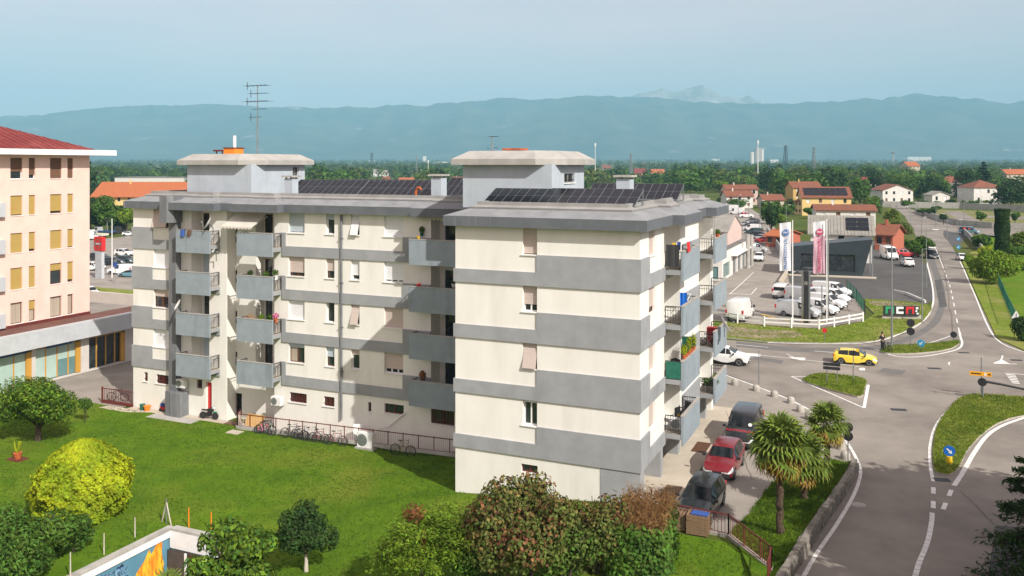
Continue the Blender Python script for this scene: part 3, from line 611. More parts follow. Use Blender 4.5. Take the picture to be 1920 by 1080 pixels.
# raised grass bank with palms, held by a stone wall
WALLPX = smooth_px([(1603, 880), (1594, 903), (1566, 945), (1532, 995), (1500, 1045), (1470, 1095), (1440, 1150)], 5)
wp = [G(*p) for p in WALLPX]
inner = [G(*p) for p in smooth_px([(1588, 872), (1548, 862), (1500, 874), (1450, 905), (1405, 965), (1372, 1000), (1400, 1030), (1448, 1068), (1440, 1100), (1410, 1150)], 4)]
def bank_z(p):
    d1 = min((Vector(p.xy) - Vector(q.xy)).length for q in wp); d2 = min((Vector(p.xy) - Vector(q.xy)).length for q in inner); return .02 + .46 * d2 / (d1 + d2 + 1e-6)
bm = bmesh.new(); vs = [bm.verts.new((p.x, p.y, 0)) for p in inner + wp[::-1]]; bm.faces.new(vs); bmesh.ops.triangulate(bm, faces=bm.faces)
for _ in range(3): bmesh.ops.subdivide_edges(bm, edges=[e for e in bm.edges if e.calc_length() > 1.2], cuts=1, use_grid_fill=True)
bmesh.ops.triangulate(bm, faces=bm.faces)
for v in bm.verts: v.co.z = bank_z(v.co)
bmesh.ops.recalc_face_normals(bm, faces=bm.faces)
me = bpy.data.meshes.new('grass_bank'); bm.to_mesh(me); bm.free(); me.materials.append(M('lawn')); bank = kind(bpy.data.objects.new('grass_bank', me), 'structure'); COL.objects.link(bank)
rw = thing('retaining_wall', 'low rough stone wall holding up the palm bank beside the road', 'wall', wp[8])
def along(pts, step):
    out = []; acc = 0; nxt = 0
    for a, b in zip(pts, pts[1:]):
        ln = (b - a).length
        while nxt <= acc + ln: t = (nxt - acc) / ln; out.append((a + (b - a) * t, (b - a).normalized())); nxt += step
        acc += ln
    return out
stones = []
for k in range(5):
    b = MB(); q = R.uniform
    x, y, z = .30, .2, .135; b.add([(sx * x + q(-.03, .03), sy * y + q(-.02, .02), sz * z + q(-.02, .02)) for sz in (-1, 1) for sx, sy in ((-1, -1), (1, -1), (1, 1), (-1, 1))],
          [(3, 2, 1, 0), (4, 5, 6, 7), (0, 1, 5, 4), (1, 2, 6, 5), (2, 3, 7, 6), (3, 0, 4, 7)])
    bm = bmesh.new(); me = bpy.data.meshes.new('stone'); me.from_pydata(b.v, [], b.f); me.materials.append(M('stone_grey' if k % 2 else 'stone_dark')); stones.append(me); bm.free()
inv = Matrix.Translation(-wp[8])
for row in range(2):
    for p, d in along(wp, .66)[row:]:
        n = Vector((-d.y, d.x, 0)); o = bpy.data.objects.new('stone', R.choice(stones)); COL.objects.link(o); o.parent = rw
        o.location = p - wp[8] + d * (.33 * row) + n * R.uniform(-.02, .02) + Vector((0, 0, .13 + .27 * row)); o.rotation_euler.z = math.atan2(d.y, d.x) + R.uniform(-.04, .04)
b = MB(); prev = None
for p, d in along(wp, .5):
    n = Vector((-d.y, d.x, 0)); j = R.uniform(-.03, .03); q = [p - wp[8] + n * (.13 + j) + Vector((0, 0, .60 + j * .5)), p - wp[8] - n * (.15 - j) + Vector((0, 0, .60))]; q += [x - Vector((0, 0, .1)) for x in q]
    if prev: b.add(prev + q, [(0, 1, 5, 4), (1, 3, 7, 5), (2, 0, 4, 6), (3, 2, 6, 7)])
    prev = q
b.build('coping', 'stone_grey', rw)
# kerbed islands
def island(px, name='traffic_island', mt='verge', n=4, dz=.13):
    o = drape(gp(smooth_px(px, n, True)), dz, name, mt, thick=dz + .02, mside='kerb'); return o
IA = [(1506, 715), (1530, 703), (1575, 705), (1622, 713), (1621, 730), (1614, 746), (1580, 739), (1540, 728)]
IB = [(1650, 660), (1662, 651), (1705, 648), (1760, 645), (1795, 640), (1797, 647), (1780, 656), (1745, 662), (1700, 665), (1665, 664)]
IC = [(1752, 882), (1750, 850), (1757, 805), (1780, 768), (1812, 744), (1860, 743), (1930, 749), (2010, 765), (2005, 782), (1920, 782), (1872, 796), (1836, 822), (1812, 850), (1797, 880), (1782, 892), (1764, 891)]
ISL = [IA, IB, IC]
for i in ISL: island(i)
VERGE = [(1310, 601), (1360, 605), (1433, 611), (1535, 618), (1618, 605), (1640, 590), (1622, 572), (1606, 561), (1650, 563), (1700, 567), (1738, 572), (1748, 580), (1730, 604), (1692, 625), (1640, 641), (1560, 645), (1440, 642), (1360, 634), (1310, 629)]
drape(gp(VERGE), .10, 'verge', 'verge', thick=.12, mside='kerb')
drape(gp(smooth_px([(1330, 617), (1370, 614), (1430, 620), (1500, 624), (1492, 634), (1430, 636), (1360, 630)], 3, True)), .104, 'bare_earth', 'dirt')
drape(gp(smooth_px([(1632, 565), (1690, 569), (1725, 574), (1690, 577), (1640, 574)], 3, True)), .104, 'bare_earth', 'dirt')
drape(gp([(1290, 598), (1360, 603), (1433, 609), (1535, 616), (1614, 603), (1622, 585), (1606, 560), (1560, 530), (1492, 511), (1476, 470), (1462, 436), (1430, 405), (1400, 386), (1352, 386), (1330, 400), (1300, 470)]), .006, 'dealer_yard', 'lot')
drape(gp([(1476, 511), (1480, 530), (1500, 548), (1590, 548), (1606, 560), (1650, 562.5), (1738, 571), (1750, 560), (1752, 541), (1737, 500), (1722, 468), (1640, 452), (1480, 452)]), .010, 'dealer_yard', 'asphalt_dark')
# right-hand verges and gardens beyond the far road
drape(gp([(1829, 547), (1869, 634), (1925, 659), (2300, 760), (2300, 560), (1920, 470), (1840, 462), (1802, 484), (1811, 505)]), .02, 'verge', 'verge')
drape(gp([(1880, 540), (1895, 575), (1925, 640), (2300, 745), (2300, 480), (1930, 460), (1838, 440), (1815, 442), (1850, 480)]), .028, 'verge', 'lawn')
drape(gp([(1770, 432), (1815, 441), (1800, 460), (1785, 462), (1768, 440)]), .015, 'pavement', 'asphalt_dark')
# far car park and skate ground
drape(gp([(1745, 392), (1800, 394), (1925, 400), (2100, 404), (2100, 432), (1925, 427), (1815, 423), (1765, 411), (1735, 400)]), .02, 'verge', 'dry_grass')
drape(gp([(1770, 397), (1800, 396), (1850, 420), (1815, 421)]), .03, 'pavement', 'asphalt')
drape(gp([(1850, 404), (1925, 407), (2100, 412), (2100, 418), (1925, 412), (1850, 408)]), .03, 'pavement', 'asphalt')
# left side beyond the street
drape(loc([(-150, 47.01), (-20, 45.2), (-20, 51), (-150, 53.5)]), .02, 'verge', 'verge', thick=.1, mside='kerb')
drape(loc([(-170, 53.51), (-20, 51.01), (-20, 125), (-170, 125)]), .006, 'dealer_yard', 'lot')
# ---------------------------------------------------------------- road markings
def pl(px, w, name='lane_line', dz=.012, dash=None, n=5): return stripe([G(*p) for p in smooth_px(px, n)], w, dz, name, 'road_paint', dash)
pl([(1345, 697), (1365, 705), (1430, 729), (1500, 759), (1560, 798), (1592, 836), (1610, 870), (1613, 892), (1600, 930), (1568, 985), (1530, 1040), (1505, 1085)], .18)
pl([(1484, 706), (1520, 722), (1560, 739), (1620, 765)], .15); pl([(1620, 765), (1628, 722)], .22, n=1); pl([(1484, 706), (1530, 706.5), (1555, 707)], .12, n=1)
pl([(1640, 655), (1680, 668), (1725, 669), (1770, 662), (1797, 654), (1804, 644), (1801, 632), (1799, 622)], .2)
pl([(1725, 648), (1760, 638), (1790, 627)], .12, n=2)
pl([(1749.5, 903), (1744, 868), (1745, 830), (1757, 795), (1785, 762), (1812, 745)], .18)
pl([(1789, 911), (1806, 885), (1826, 850), (1850, 818), (1880, 798), (1925, 782)], .25)
pl([(1750, 914), (1750, 955)], .22, dash=(1.0, 1.1), n=1); pl([(1784, 919), (1763, 968)], .22, dash=(1.0, 1.1), n=1)
pl([(1748, 962), (1746, 985), (1738, 1020), (1722, 1060), (1712, 1100)], .22)
pl([(1380, 646), (1480, 655), (1560, 661), (1640, 668)], .12, dash=(3, 4)); pl([(1395, 663), (1480, 672), (1560, 681), (1620, 690)], .12)
pl([(1475, 664), (1490, 671), (1510, 672.5)], .1, n=1)
drape(gp([(1476, 669), (1510, 671), (1509, 676), (1499, 675.5)]), .012, 'road_arrow', 'road_paint'); drape(gp([(1610, 691), (1622, 690.5), (1622, 695), (1612, 694.5)]), .012, 'road_arrow', 'road_paint')
drape(gp([(1400, 662), (1426, 664), (1425, 669), (1398, 667)]), .012, 'road_arrow', 'road_paint'); drape(gp([(1777, 680), (1782, 679), (1780, 686)]), .012, 'road_arrow', 'road_paint')
pl([(1737.5, 492), (1749, 541), (1748, 575), (1730, 603), (1692, 624.5), (1640, 641), (1560, 645.5), (1440, 643)], .2)
pl([(1795, 480), (1807, 505), (1826, 549), (1866, 634), (1925, 662)], .15)
pl([(1768, 500), (1782, 540), (1794, 600), (1799, 624)], .12, dash=(3, 3))
pl([(1745, 448), (1756, 470), (1768, 500)], .12)
pl([(1863, 681), (1876, 676), (1880, 667)], .14); drape(gp([(1862, 682), (1880, 675), (1893, 682.5)]), .012, 'road_arrow', 'road_paint'); pl([(1890, 683), (1906, 683)], .15, n=1)
pl([(1884, 700), (1925, 703)], .15, n=1)
for k in range(6): pl([(1886 + k * 2.2, 702.5 + k * 3.1), (1903 + k * 1.6, 704.0 + k * 3.1)], .30, 'zebra_bar', n=1)
stripe([G(*p) for p in ((1428, 590), (1455, 597), (1480, 601))], .5, .012, 'yellow_line', 'yellow'); stripe([G(*p) for p in ((1500, 607), (1530, 609), (1545, 606))], .4, .012, 'yellow_line', 'yellow'); pl([(1368, 552), (1413, 511)], .12, n=1); pl([(1368, 551), (1409, 552.5)], .3, n=1); pl([(1409, 552), (1419, 540)], .12, n=1); pl([(1404, 503), (1412, 494)], .12, n=1)
for (p, w), lb_ in zip((((1752, 691), 1.0), ((1685, 768.5), 1.0), ((1807, 661.5), .9), ((1906, 675.5), .9), ((1766, 900), .8)), ['drain grate in the crossing left of the orange board', 'drain grate in the road left of the near island', 'drain grate at the mouth of the side road', 'drain grate by the painted triangle at the right edge', 'drain grate at the tip of the near island']):
    g = G(*p); t = tag(MB().box(-w * .5, w * .5, -.24, .24, 0, .02).build('drain_grate', 'metal_dark', loc=g + Vector((0, 0, .006)), rot=-.15), lb_, 'drain', 'drain grates in the road')
t = tag(MB().lathe([(.36, 0), (.36, .012), (.30, .014)], n=18).build('manhole_cover', 'concrete', loc=G(1610, 947) + Vector((0, 0, .006))), 'round pale manhole cover in the shaded road beside the stone wall', 'manhole cover')
rc = random.Random(3)
for (u0, v0), (u1, v1), w_ in (((1742, 733), (1810, 744), .06), ((1800, 920), (1880, 1000), .04), ((1560, 668), (1720, 690), .04), ((1765, 470), (1790, 640), .08), ((1360, 770), (1410, 900), .03)):
    pts = []
    for k in range(15):
        t = k / 14; pts.append((u0 + (u1 - u0) * t + rc.uniform(-2.5, 2.5), v0 + (v1 - v0) * t + rc.uniform(-1.2, 1.2)))
    stripe([G(*p) for p in pts], w_ * .75, .010, 'road_crack', 'crack')
for pts in ([(1655, 690), (1700, 695), (1690, 703), (1645, 697)], [(1415, 668), (1470, 676), (1465, 682), (1410, 674)], [(1752, 525), (1765, 524), (1776, 575), (1762, 577)]): drape(gp(pts), .0085, 'road_patch', rc.choice(('asphalt_new', 'asphalt_dark')))
# ---------------------------------------------------------------- roof equipment
def solar(px0, px1, y, rows, z0, label, tilt=22, depth=1.75, tall=1):
    x0, x1 = WX(px0, y), WX(px1, y); n = max(1, round((x1 - x0) / 1.08)); w = (x1 - x0) / n
    t = bthing('solar_array', label, 'solar panels', x0, y, z0); mb = MB(); mf = MB()
    a = rad(tilt); dy, dz_ = math.cos(a), math.sin(a)
    mb.box(.02, w - .02, 0, depth, 0, .035); me = None
    for r in range(rows):
        for k in range(n):
            if me is None:
                b = MB(); b.box(.012, w - .012, .012, depth - .012, 0, .032); o = b.build('solar_panel', 'solar_cell', t)
                f = MB()
                for xa in (.0, w / 2 - .004, w - .012): f.box(xa, xa + .014, 0, depth, -.003, .038)
                for ya in (.0, depth / 2 - .008, depth - .014): f.box(.013, w - .013, ya, ya + .016, -.002, .037)
                f.build('panel_frame', 'metal_grey', o); me = o
            else: o = dup(me, parent=t)
            o.location = (k * w, r * depth * dy, .12 + r * depth * dz_); o.rotation_euler = (a, 0, 0)
    for xa in (0.05, (x1 - x0) / 2, x1 - x0 - .05):
        b = MB(); L_ = depth * rows; b.bar((xa, 0, .06), (xa, L_ * dy, .06), .05); b.bar((xa, L_ * dy - .05, .0), (xa, L_ * dy - .05, L_ * dz_ + .08), .06); b.bar((xa, 0, .06), (xa, L_ * dy, L_ * dz_ + .08), .05); b.box(xa - .1, xa + .1, -.1, .25, -.03, .05); b.build('support', 'metal_grey', t)
    return t
mat('solar_cell', (.004, .005, .009), (.008, .010, .017), 1.2, .22, spec=.35)
solar(905, 1190, 1.75, 1, 14.72, 'front row of eight dark solar panels on the right roof, before the stair tower', 24, 2.0)
solar(1096, 1270, 10.6, 1, 14.72, 'row of dark solar panels behind the chimney on the right roof', 26, 2.1)
solar(537, 668, 10.6, 1, 14.72, 'row of dark solar panels nearest the left stair tower', 30, 2.0)
solar(668, 808, 9.4, 1, 14.72, 'row of dark solar panels left of the middle roof chimney', 30, 2.0)
solar(612, 800, 13.4, 1, 14.72, 'rearmost row of dark solar panels on the left roof', 30, 2.0)
solar(822, 868, 12.3, 1, 14.72, 'short row of dark solar panels between middle chimney and right stair tower', 30, 2.4)
def aerial(u, y, zb, h, label, arms):
    t = bthing('tv_antenna', label, 'antenna', WX(u, y), y, zb); b = MB(); b.tube([(0, 0, -.2), (0, 0, h * .55)], .055, 8); b.tube([(0, 0, h * .55), (0, 0, h)], .035, 8); b.build('mast', 'metal_grey', t, smooth=40)
    for z, x0, x1, n, l in arms:
        b = MB(); b.bar((x0, 0, z), (x1, 0, z), .035)
        for k in range(n): x = x0 + (x1 - x0) * k / max(1, n - 1); b.bar((x, -l / 2, z), (x, l / 2, z), .018)
        if n > 3: b.bar((x0 + .1, 0, z - .3), (x0 + .1, 0, z + .3), .03)
        b.build('boom', 'metal_dark', t)
    return t
aerial(483, 10.5, 17.74, 5.35, 'tall television antenna mast with five booms on the left stair tower', [(5.3, -1.1, .95, 6, .9), (4.7, -.75, .9, 5, .5), (4.1, -1.1, 1.0, 6, 1.2), (3.5, -.4, .8, 3, .4), (2.9, -.75, .2, 5, .5)])
aerial(923, 6.2, 17.74, 1.05, 'small television antenna beside the low terracotta chimney', [(1.0, -.15, .35, 3, .5), (.25, -.3, -.26, 2, .4), (.3, .2, .3, 2, .5)])
def dish(x, y, z, r, az_, label, el=.5, bracket=.5, back=True):
    t = bthing('satellite_dish', label, 'satellite dish', x, y, z); n = Vector((math.sin(az_) * math.cos(el), -math.cos(az_) * math.cos(el), math.sin(el))); q = n.to_track_quat('Z', 'Y').to_matrix().to_4x4()
    b = MB(); b.at(q); pr = [(.0001, -.13 * r)] + [(r * k / 6, -.13 * r + .22 * r * (k / 6) ** 2) for k in range(1, 7)]; pr += [(r * k / 6, -.13 * r - .012 + .22 * r * (k / 6) ** 2) for k in range(6, 0, -1)]; b.lathe(pr, n=20); b.build('reflector', 'white', t, smooth=50)
    b = MB(); b.at(q); b.bar((0, -r * .9, 0), (0, -.1, r * .9), .025); b.box(-.04, .04, -.15, -.05, r * .85, r * 1.0); b.build('feed_arm', 'metal_grey', t)
    b = MB(); b.bar(-n * .1, (0, bracket, -.35), .05); b.bar((0, bracket, -.35), (0, bracket, -.8), .05); b.build('bracket', 'metal_grey', t)
    return t
dish(WX(390, YP - .1), YP - .1, SK[0] + .55, .48, -.9, 'white satellite dish on top floor balcony left of the striped awning')
dish(WX(333, YP - .3), YP - .3, WZ(WX(333, YP), YP, 570), .42, -.7, 'white satellite dish beside the grey flue at the left end', bracket=.4)
dish(1.5, 15.2, WZ(1.5, 15.2, 611) + .1, .62, 1.9, 'big cream satellite dish on the rearmost second floor balcony corner', bracket=-.3)
dish(WX(400, YP + .4), YP + .4, WZ(WX(400, YP), YP, 471), .18, -.4, 'tiny white dish hung below the top left balcony', bracket=.3)
# awnings
aw = bthing('awning', 'cream scalloped awning let down over the top middle balcony', 'awning', WX(445, YW + .4), YW + .5, SK[0] + 1.35)
wd = WX(508, YW) - WX(450, YW); n = 18
b = MB(); b.quad((0, 0, 0), (wd, 0, 0), (wd, -1.75, -.95), (0, -1.75, -.95)); b.build('canvas', 'cloth_white', aw)
def scallop(par, w, y, z, n, d=.14):
    b = MB(); pts = [(w * k / (n * 4), -d - .07 * math.sin(k / 4 * 6.2832)) for k in range(n * 4 + 1)]
    for (xa, za), (xb, zb_) in zip(pts, pts[1:]): b.quad((xa, y, z), (xb, y, z), (xb, y - .02, z + zb_), (xa, y - .02, z + za))
    b.build('valance', 'cloth_white', par)
scallop(aw, wd, -1.76, -.95, 9); b = MB(); b.bar((.1, 0, -.3), (.1, -1.7, -.97), .035); b.bar((wd - .1, 0, -.3), (wd - .1, -1.7, -.97), .035); b.build('arm', 'metal_white', aw)
aw2 = bthing('awning', 'rolled cream awning with scalloped edge over the top right-hand balcony', 'awning', WX(777, YW - .35), YW - .35, ZT - .12); b = MB(); b.tube([(0, 0, 0), (3.1, 0, 0)], .07, 8); b.build('roll', 'cloth_white', aw2); scallop(aw2, 3.1, -.05, -.02, 11, .1)
# air conditioners
def aircon(x, y, z, label, rot=0.0, face='y', w=.85, h=.62, d=.32, wall=True, grp=None):
    t = bthing('air_conditioner', label, 'air conditioner', x, y, z, rot); MB().box(-w / 2, w / 2, -d, 0, 0, h).build('casing', 'white', t, bevel=.02)
    b = MB(); b.at(Matrix.Translation((-w * .16, -d - .01, h * .5)) @ Matrix.Rotation(rad(90), 4, 'X'))
    b.lathe([(h * .4, 0), (h * .4, .012), (h * .36, .02)], n=18); b.build('fan_grille', 'metal_grey', t)
    b = MB(); b.box(-w * .4, -w * .3, -d, .15 if wall else 0, -.06, -.002); b.box(w * .3, w * .4, -d, .15 if wall else 0, -.06, -.002); b.build('bracket', 'metal_grey', t)
    return t
aircon(WX(522, YW - .2), YW - .18, WZ(WX(522, YW), YW, 757), 'white air conditioner on the wall right of the entrance door')
aircon(WX(343, YW - .2), YW - .18, WZ(WX(343, YW), YW, 724), 'white air conditioner below the lowest left balcony')
p = G(690, 836, .12); lx, ly = WL(p.x, p.y); ac = aircon(lx, ly, p.z, 'large white air conditioner standing on the lawn by the railing', w=1.15, h=.98, d=.42, wall=False)
for s_, yy in ((SK[3], 5.6),): aircon(.55, yy + .5, s_ - 1.03, 'white air conditioner on the lowest right-side balcony', rot=0)
b = MB(); b.box(-.7, .7, -.5, .2, 0, .12); tag(b.build('concrete_plinth', 'concrete', loc=LW(lx, ly, p.z - .12), rot=BR), 'low concrete plinth under the lawn air conditioner', 'plinth')
b = MB(); x0 = WX(708, YW - .1); b.tube([LW(lx + .5, ly - .1, p.z + .5), LW(lx + .55, ly + .25, p.z + 1.1), LW(lx + 1.1, YW - .12, WZ(WX(725, YW), YW, 797)), LW(WX(762, YW), YW - .1, WZ(WX(762, YW), YW, 772))], .045, 6); o = b.build('pipe_run', 'metal_white'); tag(o, 'pale pipe running from lawn air conditioner up to the wing wall', 'pipe')
# ---------------------------------------------------------------- vehicles
def paint(n, c, metal=0.0, rough=.28): return mat('paint_' + n, c, tuple(x * .93 for x in c), 2, rough, metal, coat=.6, spec=.5)
for n, c in dict(white=(.74, .74, .73), black=(.012, .014, .017), red=(.17, .004, .011), yellow=(.82, .60, .055), grey=(.14, .145, .15), silver=(.42, .43, .44), dark=(.009, .012, .016), blue=(.03, .07, .16), green=(.02, .05, .055), cream=(.66, .62, .50), teal=(.10, .22, .27), rosso=(.48, .02, .022)).items(): paint(n, c)
mat('car_glass', (.008, .010, .012), (.02, .024, .028), 1.2, .06, spec=.5); mat('lamp_clear', (.62, .65, .68), rough=.12, spec=.9); mat('lamp_red', (.42, .012, .015), rough=.2); mat('rim', (.34, .35, .36), rough=.35, metal=.7); mat('plate', (.70, .70, .66), rough=.5); mat('chrome', (.6, .6, .6), rough=.18, metal=1)
# stations: x, z low, half width low, z belt, half width belt, z roof, half width roof
PROF = {
 'hatch': dict(st=[(-2.0, .38, .62, .84, .66, .90, .58), (-1.95, .27, .78, .95, .78, 1.02, .60), (-1.80, .24, .84, .97, .83, 1.16, .60), (-1.30, .2, .87, .96, .865, 1.405, .56), (-.8, .2, .875, .945, .87, 1.45, .565), (-.1, .2, .875, .92, .87, 1.445, .57), (.28, .2, .87, .91, .865, 1.375, .565), (1.06, .2, .865, .885, .84, .935, .72), (1.60, .22, .85, .79, .80, .835, .64), (1.90, .26, .78, .66, .74, .69, .56), (2.0, .36, .62, .55, .58, .57, .46)],
               wheel=.315, ax=(-1.25, 1.27), ws=(.32, 1.02), rw=(-1.86, -1.34), side=[(-1.50, -.60), (-.56, .84)], lamp=(1.80, .67), tail=(-1.94, .86)),
 'suv': dict(st=[(-2.16, .42, .68, 1.0, .74, 1.06, .66), (-2.08, .32, .84, 1.04, .84, 1.22, .66), (-1.70, .27, .89, 1.05, .88, 1.53, .60), (-1.0, .26, .9, 1.04, .89, 1.60, .61), (-.1, .26, .9, 1.02, .89, 1.60, .61), (.34, .26, .9, 1.01, .885, 1.53, .60), (1.02, .26, .895, 1.0, .87, 1.07, .77), (1.68, .28, .88, .93, .83, .97, .70), (2.04, .32, .82, .78, .78, .82, .64), (2.17, .42, .66, .62, .62, .65, .52)],
             wheel=.35, ax=(-1.30, 1.34), ws=(.38, .98), rw=(-2.05, -1.72), side=[(-1.55, -.85), (-.77, .12), (.18, .64)], lamp=(1.96, .77), tail=(-2.12, .97)),
 'estate': dict(st=[(-2.30, .40, .68, .92, .74, .98, .66), (-2.22, .30, .84, .98, .84, 1.16, .66), (-1.85, .25, .9, 1.0, .89, 1.50, .60), (-1.0, .24, .91, .98, .9, 1.56, .62), (-.05, .24, .91, .97, .9, 1.55, .62), (.36, .24, .91, .96, .89, 1.48, .61), (1.10, .24, .905, .95, .875, 1.02, .78), (1.80, .26, .88, .86, .83, .90, .70), (2.18, .30, .82, .72, .78, .76, .62), (2.30, .40, .66, .58, .62, .60, .52)],
             wheel=.34, ax=(-1.38, 1.44), ws=(.40, 1.06), rw=(-2.19, -1.87), side=[(-1.70, -.95), (-.86, .10), (.17, .68)], lamp=(2.08, .74), tail=(-2.25, .93)),
 'small_van': dict(st=[(-2.30, .42, .80, 1.05, .84, 1.70, .72), (-2.25, .32, .90, 1.06, .90, 1.80, .78), (-1.4, .28, .92, 1.06, .92, 1.86, .80), (-.2, .28, .92, 1.06, .92, 1.86, .79), (.45, .28, .92, 1.05, .91, 1.78, .74), (1.12, .28, .915, 1.04, .89, 1.15, .80), (1.78, .30, .90, .98, .85, 1.02, .70), (2.18, .34, .82, .80, .78, .84, .62), (2.30, .44, .66, .62, .62, .66, .5)],
             wheel=.33, ax=(-1.35, 1.48), ws=(.50, 1.09), rw=None, side=[(-.12, .72)], lamp=(2.08, .80), tail=(-2.27, 1.1)),
 'mid_van': dict(st=[(-2.55, .44, .84, 1.15, .88, 1.80, .76), (-2.50, .34, .94, 1.16, .95, 1.90, .82), (-1.4, .30, .96, 1.16, .96, 1.96, .84), (.2, .30, .96, 1.15, .96, 1.96, .83), (.85, .30, .96, 1.13, .95, 1.86, .78), (1.55, .30, .955, 1.12, .93, 1.24, .84), (2.10, .32, .93, 1.02, .88, 1.07, .74), (2.44, .36, .84, .84, .80, .88, .66), (2.56, .46, .68, .64, .64, .68, .52)],
             wheel=.34, ax=(-1.50, 1.60), ws=(.90, 1.50), rw=None, side=[(.28, 1.12)], lamp=(2.33, .86), tail=(-2.52, 1.2)),
 'minibus': dict(st=[(-2.45, .44, .84, 1.15, .88, 1.80, .76), (-2.40, .34, .94, 1.16, .95, 1.92, .80), (-1.4, .30, .96, 1.16, .96, 1.98, .80), (.2, .30, .96, 1.15, .96, 1.98, .80), (.75, .30, .96, 1.13, .95, 1.88, .76), (1.45, .30, .955, 1.12, .93, 1.22, .84), (2.05, .32, .93, 1.02, .88, 1.07, .74), (2.40, .36, .84, .84, .80, .88, .66), (2.50, .46, .68, .64, .64, .68, .52)],
             wheel=.34, ax=(-1.45, 1.55), ws=(.80, 1.40), rw='flat', side=[(-2.2, -1.1), (-1.0, .05), (.14, 1.04)], lamp=(2.28, .86), tail=(-2.42, 1.25)),
 'big_van': dict(st=[(-2.80, .46, .90, 1.25, .94, 2.36, .84), (-2.75, .36, 1.0, 1.26, 1.02, 2.46, .90), (-1.4, .32, 1.02, 1.26, 1.03, 2.52, .92), (.6, .32, 1.02, 1.25, 1.03, 2.52, .91), (1.15, .32, 1.02, 1.22, 1.02, 2.36, .84), (1.90, .32, 1.01, 1.20, .99, 1.36, .88), (2.40, .34, .98, 1.10, .93, 1.15, .76), (2.70, .40, .88, .88, .84, .92, .66), (2.80, .5, .72, .68, .66, .72, .54)],
             wheel=.36, ax=(-1.75, 1.80), ws=(1.20, 1.84), rw=None, side=[(.72, 1.48)], lamp=(2.58, .92), tail=(-2.77, 1.25)),
}
def st_at(st, x):
    for a, b in zip(st, st[1:]):
        if x <= b[0]: t = (x - a[0]) / (b[0] - a[0]); return [a[i] + (b[i] - a[i]) * t for i in range(7)]
    return list(st[-1])
